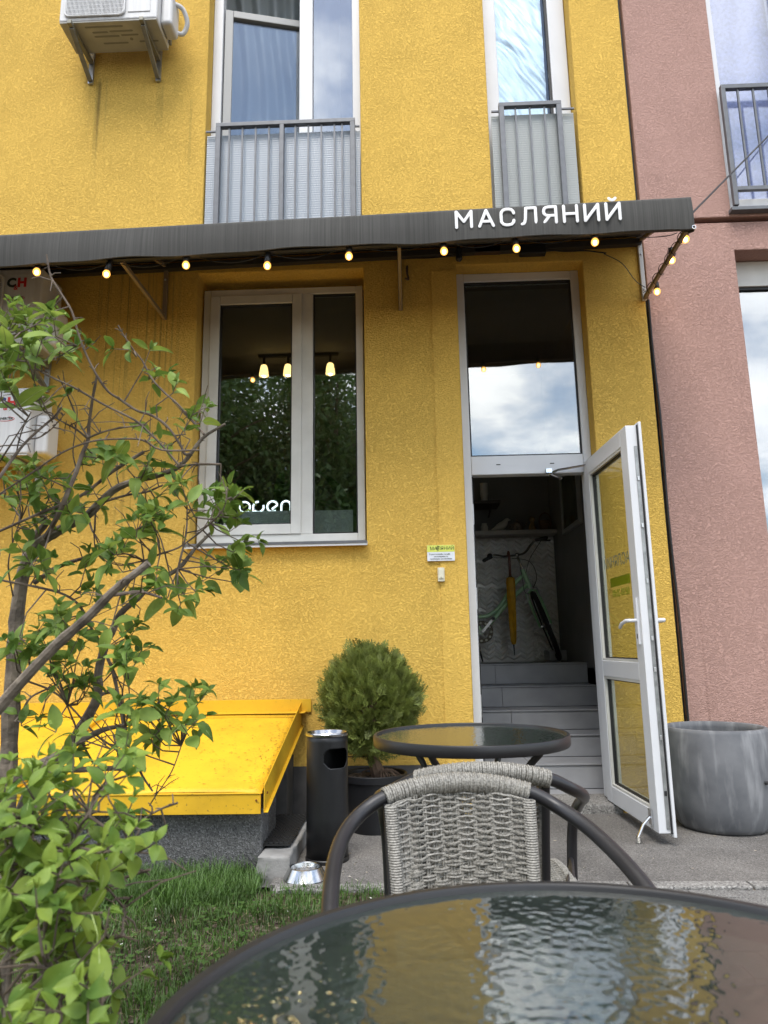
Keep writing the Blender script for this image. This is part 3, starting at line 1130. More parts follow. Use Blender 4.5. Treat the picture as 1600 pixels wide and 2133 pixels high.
# ------------------------------------------------------------------ pink building
pb = thing('pink_building', 'dusty pink rendered building adjoining on the right', 'building', (3.5, 5.0, 0))
px_ = [1.700, 2.318, 3.45, 6.5]
obj('wall', wall_with_holes(px_, [-0.05, 1.25, 3.655, 3.868], {(1, 1)}, FY + 0.02, 4.90), MATS['pink_render'], pb, bevel=0.006)
obj('wall', wall_with_holes(px_, [3.900, 3.95, 6.7, 8.0], {(1, 1)}, FY + 0.004, 4.90), MATS['pink_render'], pb, bevel=0.006)
obj('wall_groove', MB().box(1.700, 6.5, 4.64, 4.90, 3.868, 3.900), mat('groove_shade', (0.10, 0.05, 0.04), 0.9), pb)  # set-back groove, its occlusion shade put into the dark brown colour
obj('wall_groove', MB().box(1.6725, 1.6995, 4.60, 4.90, -0.05, 8.0), MATS['gasket'], pb)
# upstairs window with patterned net curtain
mb = MB()
mb.box(2.322, 2.362, 4.58, 4.66, 3.955, 6.69)
mb.box(2.80, 2.90, 4.58, 4.66, 4.05, 6.69)
mb.box(3.40, 3.446, 4.58, 4.66, 3.955, 6.69)
mb.box(2.362, 3.40, 4.58, 4.66, 3.955, 4.05)
pw1 = obj('window', mb, MATS['pvc'], pb, bevel=0.004)
pw1['label'] = 'upstairs window of the pink building with net curtain'
net_glass = glass('net_window_glass', f0=0.14, tint=(0.90, 0.92, 0.97), bump=0.05, bscale=1.2, bdist=0.02)
obj('pane', MB().box(2.363, 2.799, 4.60, 4.606, 4.051, 6.68), net_glass, pw1)
obj('pane', MB().box(2.901, 3.399, 4.60, 4.606, 4.051, 6.68), net_glass, pw1)
obj('sill', MB().box(2.30, 3.46, 4.50, 4.57, 3.918, 3.945), MATS['steel_grey'], pw1, bevel=0.003)
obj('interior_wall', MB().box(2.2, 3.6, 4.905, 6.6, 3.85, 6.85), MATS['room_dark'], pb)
net = translucent('net_cloth', (0.50, 0.55, 0.80), 0.20, clear=0.04, var=0.18, vscale=38)
nc = thing('net_curtain', 'lilac white patterned net curtain in the pink building upstairs', 'curtain', (2.9, 4.75, 3.96))
obj('cloth', MB().grid(lambda u, v: (2.33 + 1.1 * u, 4.69 + 0.012 * math.sin(u * 30 + 2 * math.sin(v * 5)), 3.97 + 2.7 * v), 80, 20), net, nc, smooth=True, angle=180)
rl = MB().box(2.325, 3.44, 4.500, 4.535, 4.878, 4.912)
pr = obj('railing', rl, MATS['steel_grey'], pb, bevel=0.003)
pr['label'] = 'grey steel railing of the pink building'
for x in (2.337, 3.42):
    obj('post', MB().box(x - 0.016, x + 0.016, 4.497, 4.532, 3.955, 4.877), MATS['steel_grey'], pr, bevel=0.003)
for i in range(9):
    x = 2.445 + i * 0.108
    obj('bar', MB().box(x - 0.0065, x + 0.0065, 4.511, 4.524, 4.10, 4.877), MATS['steel_grey'], pr)
obj('bottom_rail', MB().box(2.354, 3.403, 4.502, 4.532, 4.07, 4.10), MATS['steel_grey'], pr, bevel=0.002)
# ground floor window
mb = MB()
mb.box(2.322, 2.385, 4.72, 4.80, 1.26, 3.65)
mb.box(3.40, 3.446, 4.72, 4.80, 1.26, 3.65)
mb.box(2.385, 3.40, 4.72, 4.80, 3.46, 3.65)
mb.box(2.385, 3.40, 4.72, 4.80, 1.26, 1.33)
pw2 = obj('window', mb, MATS['pvc_old'], pb, bevel=0.004)
pw2['label'] = 'deep set ground floor window of the pink building'
obj('glazing_bead', MB().box(2.385, 3.40, 4.735, 4.75, 3.44, 3.459), MATS['gasket'], pw2)
obj('pane', MB().box(2.386, 3.399, 4.755, 4.761, 1.331, 3.458), MATS['sky_glass'], pw2)
rb = MB().box(2.2, 3.6, 4.905, 6.6, 1.1, 3.8)
obj('interior_wall', rb, MATS['room_grey'], pb)
wb = thing('white_blind', 'pale blind behind the pink building ground floor window', 'blind', (2.9, 4.83, 1.34))
obj('cloth', MB().grid(lambda u, v: (2.33 + 1.1 * u, 4.84 + 0.006 * math.sin(u * 50), 1.34 + 2.2 * v), 60, 4), translucent('blind_cloth', (0.50, 0.55, 0.62), 0.4), wb, smooth=True)

# ------------------------------------------------------------------ awning
def az(x):                       # the awning hangs a little lower to the left
    return 0.0215 * (x - 1.68)


AY = 3.74
cv, n_, l_, b_ = _nt('awning_canvas')
MATS['awning_canvas'] = cv
b_.inputs['Roughness'].default_value = 0.85
tc_ = n_.new('ShaderNodeTexCoord')
mp_ = n_.new('ShaderNodeMapping')
mp_.inputs['Scale'].default_value = (95, 1, 1.2)
l_.new(tc_.outputs['Object'], mp_.inputs['Vector'])
nz1 = n_.new('ShaderNodeTexNoise')
nz1.inputs['Scale'].default_value = 1.0
nz1.inputs['Detail'].default_value = 6
nz1.inputs['Roughness'].default_value = 0.65
l_.new(mp_.outputs['Vector'], nz1.inputs['Vector'])
rp1 = n_.new('ShaderNodeValToRGB')
rp1.color_ramp.elements[0].position = 0.32
rp1.color_ramp.elements[0].color = (0.044, 0.043, 0.040, 1)
rp1.color_ramp.elements[1].position = 0.66
rp1.color_ramp.elements[1].color = (0.078, 0.076, 0.070, 1)
l_.new(nz1.outputs['Fac'], rp1.inputs['Fac'])
l_.new(rp1.outputs['Color'], b_.inputs['Base Color'])
wv_ = n_.new('ShaderNodeTexNoise')
wv_.inputs['Scale'].default_value = 420
l_.new(tc_.outputs['Object'], wv_.inputs['Vector'])
bp_ = n_.new('ShaderNodeBump')
bp_.inputs['Strength'].default_value = 0.35
bp_.inputs['Distance'].default_value = 0.002
l_.new(wv_.outputs['Fac'], bp_.inputs['Height'])
l_.new(bp_.outputs['Normal'], b_.inputs['Normal'])

aw = thing('awning', 'long dark grey canvas awning over the cafe window and door', 'awning', (-0.9, 4.5, 3.75))
XL, XR = -5.2, 1.685


def valance(u, v):
    x = XL + (XR - XL) * u
    if v < 0.55:                                   # roof from the wall to the front edge
        t = v / 0.55
        y = 4.558 + (AY + 0.014 - 4.558) * t
        z = 3.775 + (3.520 - 3.775) * t - 0.012 * math.sin(PI * t) * (1 + 0.4 * math.sin(x * 2.1))
    elif v < 0.63:
        t = (v - 0.55) / 0.08
        a = t * PI / 2
        y = AY + 0.014 - 0.018 * math.sin(a)
        z = 3.502 + 0.018 * math.cos(a)
    else:
        t = (v - 0.63) / 0.37
        sag = 0.004 * math.sin(x * 2.3) + 0.0015 * math.sin(x * 9.1)
        y = AY - 0.004 + 0.010 * t * math.sin(x * 5.3 + 1.0) + 0.006 * t * math.sin(x * 13) - 0.006 * math.sin(PI * t)
        edge = 0.016 * max(0.0, 1 - (XR - x) / 0.14) * t
        z = 3.502 - (3.502 - 3.318 + sag + edge) * t
    return (x, y, z + az(x))


obj('canvas', MB().grid(valance, 260, 44), MATS['awning_canvas'], aw, smooth=True, angle=180, solid=0.003)
side = MB().grid(lambda u, v: (XR + 0.002 + 0.004 * math.sin(u * 6), AY + 0.006 + 0.10 * u, (3.500 - 0.0 * u) * (1 - v) + (3.303 + 0.04 * u) * v + az(XR)), 8, 10)
obj('side_flap', side, MATS['awning_canvas'], aw, smooth=True, angle=180, solid=0.003)
obj('hem', MB().tube([(XL + (XR - XL) * i / 200, valance(i / 200, 1.0)[1] - 0.002, valance(i / 200, 1.0)[2] + 0.004) for i in range(201)], 0.004, 6), MATS['awning_canvas'], aw, smooth=True)
obj('eyelet', MB().tube([(XR - 0.005 + 0.010 * math.cos(a), AY - 0.012, 3.318 + 0.010 * math.sin(a)) for a in np.linspace(0, 2 * PI, 13)[:-1]], 0.003, 6, closed=True), MATS['chrome'], aw, smooth=True)
obj('front_rail', MB().box(XL, XR - 0.01, AY + 0.02, AY + 0.045, 3.330 - 0.145, 3.355 - 0.145).xf(Matrix.Translation((0, 0, 0.145)) @ Matrix.Shear('XY', 4, (0, 0)) if False else Matrix(((1, 0, 0, 0), (0, 1, 0, 0), (0.0215, 0, 1, 0.145 - 0.0215 * 1.68), (0, 0, 0, 1)))), mat('rail_dark', (0.03, 0.028, 0.025), 0.6), aw)
mat('frame_tan', (0.26, 0.20, 0.13), 0.55, metal=0.2)
obj('wall_rail', MB().box(XL, XR - 0.02, 4.50, 4.545, 3.69, 3.73).xf(Matrix(((1, 0, 0, 0), (0, 1, 0, 0), (0.0215, 0, 1, -0.0215 * 1.68), (0, 0, 0, 1)))), MATS['rail_dark'], aw)
for bx_ in (-3.35, -1.640, 0.000, 1.660):
    zz = az(bx_)
    br = obj('bracket', MB().box(bx_ - 0.014, bx_ + 0.014, 4.525, 4.548, 3.285 + zz * 0.4, 3.76 + zz), MATS['frame_tan'] if bx_ < 1 else mat('frame_white', (0.55, 0.54, 0.52), 0.45), aw, bevel=0.002)
    obj('strut', MB().bar((bx_, 4.524, 3.300 + zz * 0.4), (bx_, AY + 0.046, 3.335 + zz), 0.020, 0.028), MATS['frame_tan'], br, bevel=0.002)
    obj('roof_arm', MB().bar((bx_ + 0.001, 4.52, 3.725 + zz), (bx_ + 0.001, AY + 0.046, 3.475 + zz), 0.020, 0.024), MATS['frame_tan'], br, bevel=0.002)
    for z in (3.36, 3.62):
        obj('bolt', MB().lathe([(0.007, 0), (0.007, 0.004), (0.003, 0.007)], 8).xf(Matrix.Translation((bx_, 4.5245, z + zz)) @ Matrix.Rotation(R(90), 4, 'X')), MATS['zinc'], br, smooth=True)

# lettering on the valance: rounded strokes
vinyl = mat('white_vinyl', (0.80, 0.80, 0.80), 0.5)
GL = {
    'М': (0.86, [[(0, 0), (0, 1), (0.43, 0.36), (0.86, 1), (0.86, 0)]]),
    'А': (0.80, [[(0, 0), (0.40, 1), (0.80, 0)], [(0.14, 0.30), (0.66, 0.30)]]),
    'С': (0.72, [[(0.72, 0.72), (0.70, 0.84), (0.60, 0.96), (0.46, 1.0), (0.28, 1.0), (0.12, 0.95), (0.02, 0.82), (0, 0.68), (0, 0.32), (0.02, 0.18), (0.12, 0.05), (0.28, 0), (0.46, 0), (0.60, 0.04), (0.70, 0.16), (0.72, 0.28)]]),
    'Л': (0.80, [[(0, 0), (0.09, 0.02), (0.15, 0.10), (0.20, 0.30), (0.25, 1.0), (0.80, 1.0), (0.80, 0)]]),
    'Я': (0.70, [[(0.70, 0), (0.70, 1), (0.26, 1), (0.12, 0.97), (0.03, 0.87), (0, 0.72), (0.03, 0.58), (0.12, 0.48), (0.26, 0.45), (0.70, 0.45)], [(0.34, 0.45), (0.0, 0)]]),
    'Н': (0.74, [[(0, 0), (0, 1)], [(0.74, 0), (0.74, 1)], [(0, 0.50), (0.74, 0.50)]]),
    'И': (0.76, [[(0, 1), (0, 0), (0.76, 1), (0.76, 0)]]),
    'Й': (0.76, [[(0, 1), (0, 0), (0.76, 1), (0.76, 0)], [(0.20, 1.33), (0.27, 1.24), (0.38, 1.21), (0.49, 1.24), (0.56, 1.33)]]),
}


def strokes(word, x0, h, gap, r, depth_axis=(0, 1, 0), squash=0.12):
    """list of MB, one per letter, baseline at z=0 from x0; returns end x"""
    out, x = [], x0
    for ch in word:
        w, pl = GL[ch]
        mb = MB()
        for q, line in enumerate(pl):
            pp = []
            for i in range(len(line)):      # densify so joints keep a round corner
                pp.append(line[i])
            for i in range(len(pp) - 1):
                a, b = pp[i], pp[i + 1]
                o_ = 0.0002 * ((i + q) % 3)
                mb.tube([(x + a[0] * h, o_, a[1] * h), (x + b[0] * h, o_, b[1] * h)], r, 12, flat=(depth_axis, squash), ball=True)
        out.append((ch, mb))
        x += w * h + gap
    return out, x


LH = 0.100
word = 'МАСЛЯНИЙ'
tot = sum(GL[c][0] for c in word) * LH
gap = ((1.268 - 0.333) - tot) / (len(word) - 1)
ls, _ = strokes(word, 0.333, LH, gap, 0.0088)
shear = Matrix(((1, 0, 0, 0), (0, 1, 0, AY - 0.0185), (0.0215, 0, 1, 3.3625 + 0.028 - 0.0215 * 1.68), (0, 0, 0, 1)))
for ch, mb in ls:
    mb.xf(shear)
    obj('letter', mb, vinyl, aw, smooth=True)

# ------------------------------------------------------------------ string lights
sl_ = thing('string_lights', 'string of warm glowing bulbs hung along the awning edge', 'string lights', (0.0, 3.78, 3.3))
BUL = [(-2.14, 3.78, 3.206, .05), (-1.722, 3.78, 3.178, .28), (-1.252, 3.78, 3.217, 0), (-0.772, 3.78, 3.196, 0.02), (-0.294, 3.78, 3.239, 0.0), (0.260, 3.78, 3.250, -.10), (0.679, 3.78, 3.252, -.14), (1.131, 3.78, 3.275, 0.0),
       (1.703, 3.905, 3.349, .05), (1.705, 4.134, 3.346, .03), (1.705, 4.420, 3.285, -.1)]
sock = MB().lathe([(0.0165, 0.022), (0.019, 0.026), (0.019, 0.060), (0.016, 0.066), (0.015, 0.082), (0.006, 0.088)], 14)
bulb = MB().lathe([(0.0005, -0.024), (0.010, -0.0225), (0.019, -0.016), (0.0245, -0.004), (0.0245, 0.006), (0.020, 0.016), (0.0140, 0.0225)], 16)
sock_me = mesh('lamp_socket', sock, MATS['black_plastic'], True)
bulb.v = [(x * 0.88, y * 0.88, z * 0.92) for x, y, z in bulb.v]
shell = bpy.data.materials.new('bulb_shell')          # amber glass, itself glowing faintly
shell.use_nodes = True
q_, w_ = shell.node_tree.nodes, shell.node_tree.links
q_.clear()
so, sm_, st_, se_ = q_.new('ShaderNodeOutputMaterial'), q_.new('ShaderNodeMixShader'), q_.new('ShaderNodeBsdfTransparent'), q_.new('ShaderNodeEmission')
st_.inputs['Color'].default_value = (1.0, 0.86, 0.60, 1)
se_.inputs['Color'].default_value = (1.0, 0.46, 0.10, 1)
se_.inputs['Strength'].default_value = 1.4
sm_.inputs['Fac'].default_value = 0.55
w_.new(st_.outputs[0], sm_.inputs[1])
w_.new(se_.outputs[0], sm_.inputs[2])
w_.new(sm_.outputs[0], so.inputs['Surface'])
bulb_me = mesh('bulb', bulb, shell, True)
core_me = mesh('filament', MB().ball((0, 0, -0.002), 0.0125, 10, 8, 1.25), emission('bulb_core', (1.0, 0.62, 0.24), 14.0), True)
for i, (x, y, z, tilt) in enumerate(BUL):
    s_ = bpy.data.objects.new('lamp_socket', sock_me)
    COL.objects.link(s_)
    s_.parent = sl_
    s_.location = Vector((x, y, z)) - sl_.location
    s_.rotation_euler = (random.uniform(-.08, .08), tilt, random.uniform(0, 6))
    s_.rotation_euler = (random.uniform(-.08, .08), tilt, 0)
    b2 = bpy.data.objects.new('bulb', bulb_me)
    COL.objects.link(b2)
    b2.parent = s_
    b3 = bpy.data.objects.new('filament', core_me)
    COL.objects.link(b3)
    b3.parent = s_
cord = MB()
tops = [(-3.6, 3.785, 3.27)] + [(b[0] + math.sin(b[3]) * 0.08, b[1], b[2] + 0.082) for b in BUL[:8]]
pth = []
for i in range(len(tops) - 1):
    a, b = Vector(tops[i]), Vector(tops[i + 1])
    for k in range(10):
        t = k / 10
        p = a.lerp(b, t)
        p.z -= 0.035 * 4 * t * (1 - t)
        p.y += 0.05 * math.sin(PI * t)
        pth.append(p)
pth.append(Vector(tops[-1]))
pth += [Vector(p) for p in smooth_path([tops[-1], (1.40, 3.83, 3.33), (1.58, 3.88, 3.36), (1.655, 3.90, 3.39)], 5)][1:]
cord.tube(pth, 0.0028, 6)
# twist round the strut of the right bracket
tw = []
for i in range(150):
    t = i / 149
    y = 3.80 + (4.50 - 3.80) * t
    a = t * 40
    tw.append((1.660 + 0.024 * math.cos(a), y, 3.335 - 0.03 * t + 0.024 * math.sin(a)))
cord.tube(tw, 0.0026, 5)
for b in BUL[8:]:
    cord.tube([(b[0], b[1], b[2] + 0.085), (b[0] - 0.01, b[1] + 0.01, b[2] + 0.092), (1.675, b[1] + 0.02, 3.345)], 0.0026, 5)
cord.tube(smooth_path([(1.40, 4.50, 3.62), (1.52, 4.51, 3.55), (1.60, 4.51, 3.42), (1.66, 4.50, 3.36)], 5), 0.003, 5)
obj('cord', cord, MATS['black_plastic'], sl_, smooth=True)

# boxes and wires under the awning
jb = thing('junction_box', 'dark brown junction box with cable on the wall above the door', 'junction box', (0.58, 4.53, 3.68))
obj('case', MB().box(0.52, 0.70, 4.500, 4.548, 3.665, 3.715), mat('box_brown', (0.05, 0.03, 0.02), 0.5), jb, bevel=0.004)
obj('cable', MB().tube(smooth_path([(0.52, 4.52, 3.69), (0.40, 4.52, 3.665), (0.2, 4.53, 3.65), (0.02, 4.53, 3.66)], 5), 0.004, 6), MATS['black_plastic'], jb, smooth=True)
jb2 = thing('transformer_box', 'black power supply box under the awning right of the doorway middle', 'power box', (0.92, 4.53, 3.66))
obj('case', MB().box(0.83, 1.01, 4.49, 4.548, 3.640, 3.705), MATS['black_plastic'], jb2, bevel=0.006)
obj('cable', MB().tube(smooth_path([(0.83, 4.51, 3.67), (0.77, 4.51, 3.70), (0.70, 4.52, 3.69)], 5), 0.005, 6).tube(smooth_path([(1.01, 4.51, 3.67), (1.15, 4.52, 3.66), (1.28, 4.52, 3.66), (1.42, 4.51, 3.63)], 5), 0.005, 6), MATS['black_plastic'], jb2, smooth=True)
ub = thing('unlit_lamp', 'small black unlit lamp hanging under the awning left of the doorway', 'lamp', (0.41, 4.5, 3.64))
obj('socket', MB().lathe([(0.022, 0.0), (0.024, 0.01), (0.018, 0.05), (0.014, 0.075), (0.004, 0.08)], 14, (0.41, 4.50, 3.63)), MATS['black_plastic'], ub, smooth=True)
obj('bulb', MB().ball((0.41, 4.50, 3.622), 0.024), MATS['black_plastic'], ub, smooth=True)
hk = thing('wall_hook', 'rusty metal hook on the wall right of the middle awning bracket', 'hook', (0.05, 4.54, 3.5))
obj('hook', MB().tube(smooth_path([(0.05, 4.545, 3.58), (0.052, 4.50, 3.575), (0.05, 4.495, 3.52), (0.058, 4.49, 3.475), (0.04, 4.47, 3.468)], 5), 0.008, 7), mat('rust', (0.09, 0.055, 0.035), 0.8, var=0.4, vscale=60), hk, smooth=True)

# guy wire and seam cable
gw = thing('guy_wire', 'taut black wire running up right from the awning corner', 'wire', (1.69, 3.75, 3.43))
obj('wire', MB().tube([(1.692, 3.76, 3.425), (2.606, 4.49, 4.474), (3.02, 4.545, 4.95)], 0.006, 7), MATS['black_plastic'], gw, smooth=True)
sc_ = thing('seam_cable', 'black cable running down the joint between yellow and pink walls', 'cable', (1.69, 4.56, 0.0))
obj('cable', MB().tube(smooth_path([(1.695, 4.56, 3.30), (1.690, 4.555, 2.95), (1.698, 4.55, 2.4), (1.690, 4.553, 1.8), (1.698, 4.55, 1.1), (1.694, 4.552, 0.5), (1.694, 4.552, 0.0)], 6), 0.008, 7), MATS['black_plastic'], sc_, smooth=True)

# ------------------------------------------------------------------ nameplate and bell
npl = thing('nameplate', 'small lime and white nameplate left of the door', 'sign', (0.222, 4.545, 1.583))
obj('plate', MB().box(0.134, 0.310, 4.531, 4.5455, 1.534, 1.636), mat('plate_white', (0.74, 0.77, 0.82), 0.35), npl, bevel=0.0015)
obj('header', MB().box(0.1345, 0.3095, 4.5302, 4.5309, 1.592, 1.6355), mat('plate_lime', (0.66, 0.72, 0.12), 0.35), npl)
ink = mat('ink', (0.02, 0.03, 0.02), 0.6)
tbp = lambda x, z: basis((x, 4.5297, z), (1, 0, 0), (0, 0, 1))
obj('lettering', text_mesh('МА', 0.030, mtx=tbp(0.175, 1.6135), m=ink), None, npl)
obj('lettering', text_mesh('ЛЯНИЙ', 0.030, mtx=tbp(0.253, 1.6135), m=ink), None, npl)
sp_ = MB()
for k in range(3):
    sp_.tube([(0.2035 + 0.008 * math.cos(a), 4.5295, 1.6135 + 0.009 * math.sin(a) + (k - 1) * 0.006) for a in np.linspace(0.8, 5.4, 10)], 0.0010, 5)
sp_.tube([(0.203, 4.5295, 1.620), (0.201, 4.5295, 1.632)], 0.0010, 5).tube([(0.205, 4.5295, 1.622), (0.209, 4.5295, 1.630)], 0.0010, 5)
obj('emblem', sp_, ink, npl)
for s, z in (('В разі потреби тисніть   -', 1.577), ('ми вийдемо та', 1.562), ('приймемо замовлення', 1.547)):
    obj('lettering', text_mesh(s, 0.0125, mtx=tbp(0.222, z), m=ink), None, npl)
obj('lettering', MB().lathe([(0.0036, 0), (0.0036, 0.0006)], 12).xf(Matrix.Translation((0.272, 4.5303, 1.577)) @ Matrix.Rotation(R(90), 4, 'X')), ink, npl)
bl = thing('door_bell', 'small ivory bell push under the nameplate', 'door bell', (0.219, 4.545, 1.446))
obj('case', MB().box(0.197, 0.241, 4.524, 4.5455, 1.401, 1.491), MATS['ivory_plastic'], bl, bevel=0.005, seg=3)
obj('button', MB().box(0.204, 0.234, 4.518, 4.5235, 1.420, 1.480), mat('ivory_light', (0.70, 0.68, 0.54), 0.4), bl, bevel=0.002)
obj('emblem', MB().lathe([(0.0005, 0.0), (0.005, 0), (0.0035, 0.006), (0.001, 0.009)], 8, (0.219, 4.517, 1.430)), MATS['ivory_plastic'], bl)

# ------------------------------------------------------------------ air conditioners
ac_white = mat('ac_white', (0.62, 0.62, 0.62), 0.45, var=0.10, vscale=6, detail=6, stretch=(6, 1, 0.6))
ac_pan = mat('ac_pan', (0.44, 0.43, 0.39), 0.5, var=0.12, vscale=8)
ac_groove = mat('ac_pan_groove', (0.24, 0.235, 0.21), 0.6)


def ac_unit(name, x0, x1, z0, h, label, grille=True, logo=None, cover=True, brackets=True, drop=0.20):
    y0, y1 = 4.20, 4.47
    t = thing(name, label, 'air conditioner', ((x0 + x1) / 2, 4.35, z0), group=None)
    obj('casing', MB().box(x0, x1, y0, y1, z0 + 0.006, z0 + h), ac_white, t, bevel=0.014, seg=3)
    w = x1 - x0
    obj('base_pan', MB().box(x0 + 0.004, x1 - 0.004, y0 + 0.004, y1 - 0.002, z0 - 0.004, z0 + 0.0055), ac_pan, t, bevel=0.003)
    gm = MB()
    for (a, b, c) in ((0.25, 0.62, 0.045), (0.30, 0.44, 0.09), (0.48, 0.70, 0.085), (0.30, 0.54, 0.125), (0.58, 0.74, 0.12), (0.36, 0.60, 0.185), (0.74, 0.92, 0.18)):
        gm.tube([(x0 + w * a, y0 + c, z0 - 0.0045), (x0 + w * b, y0 + c, z0 - 0.0045)], 0.008, 8, flat=((0, 0, 1), 0.15), ball=True)
    gm.lathe([(0.012, 0), (0.012, 0.002)], 12, (x0 + w * 0.66, y0 + 0.155, z0 - 0.0062))
    obj('pan_groove', gm, ac_groove, t)
    if grille:
        gx0, gx1, gz0, gz1 = x0 + 0.05, x0 + w * 0.66, z0 + 0.045, z0 + h - 0.05
        obj('fan_opening', MB().box(gx0, gx1, y0 - 0.004, y0 - 0.001, gz0, gz1), MATS['black_plastic'], t, bevel=0.002)
        gr = MB()
        nb = 44
        for i in range(nb):
            x = gx0 + 0.006 + (gx1 - gx0 - 0.012) * i / (nb - 1)
            gr.box(x - 0.0022, x + 0.0022, y0 - 0.014, y0 - 0.009, gz0, gz1)
        for i in range(14):
            z = gz0 + (gz1 - gz0) * (i + 0.5) / 14
            gr.box(gx0, gx1, y0 - 0.0085, y0 - 0.0045, z - 0.0022, z + 0.0022)
        g_ = obj('grille', gr, ac_white, t)
        g_['kind'] = 'stuff'
        rim = [(gx0, gz0), (gx1, gz0), (gx1, gz1), (gx0, gz1)]
        rr = []
        for i, (cx_, cz_, a0) in enumerate(((gx1 - .03, gz0 + .03, -PI / 2), (gx1 - .03, gz1 - .03, 0), (gx0 + .03, gz1 - .03, PI / 2), (gx0 + .03, gz0 + .03, PI))):
            for k in range(5):
                a = a0 + k * PI / 8
                rr.append((cx_ + .036 * math.cos(a), y0 - 0.008, cz_ + .036 * math.sin(a)))
        obj('grille_rim', MB().tube(rr, 0.008, 8, closed=True), ac_white, t, smooth=True)
        obj('front_panel', MB().box(x0 + w * 0.70, x1 - 0.05, y0 - 0.005, y0 + 0.002, z0 + 0.06, z0 + h - 0.04), ac_white, t, bevel=0.008, seg=3)
    if cover:
        obj('valve_cover', MB().box(x1 + 0.001, x1 + 0.085, y0 + 0.06, y1 - 0.05, z0 + 0.02, z0 + 0.28), ac_white, t, bevel=0.025, seg=4)
    if brackets:
        for bx in (x0 + 0.09, x1 - 0.10):
            b = obj('bracket', MB().box(bx - 0.018, bx + 0.018, 4.53, 4.548, z0 - drop, z0 + 0.18), MATS['zinc'], t)
            obj('arm', MB().bar((bx, 4.529, z0 - 0.022), (bx, y0 - 0.03, z0 - 0.022), 0.030, 0.030), mat('bracket_olive', (0.22, 0.21, 0.17), 0.5, metal=0.3, var=0.15, vscale=20), b, bevel=0.003)
            obj('strut', MB().bar((bx, 4.528, z0 - drop + 0.02), (bx, y0 + 0.01, z0 - 0.04), 0.030, 0.022), MATS['bracket_olive'], b, bevel=0.003)
    return t


acu = ac_unit('air_conditioner', -2.365, -1.665, 5.365, 0.56, 'white air conditioner high on the yellow wall with grille seen from below')
obj('pipe', MB().tube(smooth_path([(-1.60, 4.33, 5.62), (-1.54, 4.36, 5.60), (-1.515, 4.40, 5.52), (-1.55, 4.42, 5.45), (-1.60, 4.40, 5.44)], 5), 0.017, 9), ac_white, acu, smooth=True)
obj('side_vent', MB().box(-1.664, -1.650, 4.44, 4.468, 5.40, 5.9), ac_groove, acu)
aca = ac_unit('air_conditioner', -3.10, -2.335, 2.95, 0.53, 'beige air conditioner under the awning with black and red letters', grille=True)
acb = ac_unit('air_conditioner', -3.10, -2.345, 2.215, 0.44, 'lower white air conditioner behind the shrub leaves', grille=True)
red = mat('logo_red', (0.55, 0.02, 0.015), 0.5)
for (t, zc, blk) in ((aca, 3.375, ink), (acb, 2.555, mat('logo_blue', (0.02, 0.04, 0.16), 0.5))):
    tq = lambda x, z: basis((x, 4.1935, z), (1, 0, 0), (0, 0, 1))
    sc = 0.0035
    obj('lettering', text_mesh('C', 0.085, mtx=tq(-2.535, zc), m=blk, weight=0.004, extrude=0.001), None, t)
    obj('lettering', text_mesh('H', 0.085, mtx=tq(-2.465, zc), m=red, weight=0.004, extrude=0.0012), None, t)
    obj('lettering', text_mesh('&', 0.045, mtx=tq(-2.505, zc - 0.035), m=red, extrude=0.0014), None, t)
    obj('lettering', text_mesh('INVERTER', 0.022, mtx=tq(-2.50, zc - 0.105), m=ink, extrude=0.001), None, t)
    obj('emblem', MB().tube([(-2.50 + 0.058 * math.cos(a), 4.194, zc - 0.107 + 0.014 * math.sin(a)) for a in np.linspace(-2.6, 1.2, 18)], 0.0018, 5), red, t)

# ------------------------------------------------------------------ basement entrance with yellow sheet cover
be = thing('basement_cover', 'yellow sheet metal basement cover on a grey pebble dash wall', 'basement hatch', (-1.6, 3.9, 0))
ysheet, n_, l_, b_ = _nt('yellow_sheet')         # painted sheet: dusty, scuffed, slightly wavy
b_.inputs['Roughness'].default_value = 0.55
set_in(b_, 'Specular IOR Level', 0.35)
tc_ = n_.new('ShaderNodeTexCoord')
q1 = n_.new('ShaderNodeTexNoise')
q1.inputs['Scale'].default_value = 3.0
q1.inputs['Detail'].default_value = 9
q1.inputs['Roughness'].default_value = 0.62
l_.new(tc_.outputs['Object'], q1.inputs['Vector'])
k1 = n_.new('ShaderNodeValToRGB')
k1.color_ramp.elements[0].position, k1.color_ramp.elements[0].color = 0.30, (0.58, 0.34, 0.02, 1)
k1.color_ramp.elements[1].position, k1.color_ramp.elements[1].color = 0.56, (0.74, 0.44, 0.022, 1)
l_.new(q1.outputs['Fac'], k1.inputs['Fac'])
q2 = n_.new('ShaderNodeTexNoise')
q2.inputs['Scale'].default_value = 60
q2.inputs['Detail'].default_value = 4
l_.new(tc_.outputs['Object'], q2.inputs['Vector'])
k2 = n_.new('ShaderNodeValToRGB')
k2.color_ramp.elements[0].position, k2.color_ramp.elements[0].color = 0.63, (0, 0, 0, 1)
k2.color_ramp.elements[1].position, k2.color_ramp.elements[1].color = 0.72, (0.7, 0.7, 0.7, 1)
l_.new(q2.outputs['Fac'], k2.inputs['Fac'])
k3 = n_.new('ShaderNodeMix')
k3.data_type = 'RGBA'
k3.inputs['B'].default_value = (0.22, 0.13, 0.03, 1)
l_.new(k2.outputs['Color'], k3.inputs['Factor'])
l_.new(k1.outputs['Color'], k3.inputs['A'])
l_.new(k3.outputs['Result'], b_.inputs['Base Color'])
q3 = n_.new('ShaderNodeTexNoise')
q3.inputs['Scale'].default_value = 4
l_.new(tc_.outputs['Object'], q3.inputs['Vector'])
bp_ = n_.new('ShaderNodeBump')
bp_.inputs['Strength'].default_value = 0.4
bp_.inputs['Distance'].default_value = 0.02
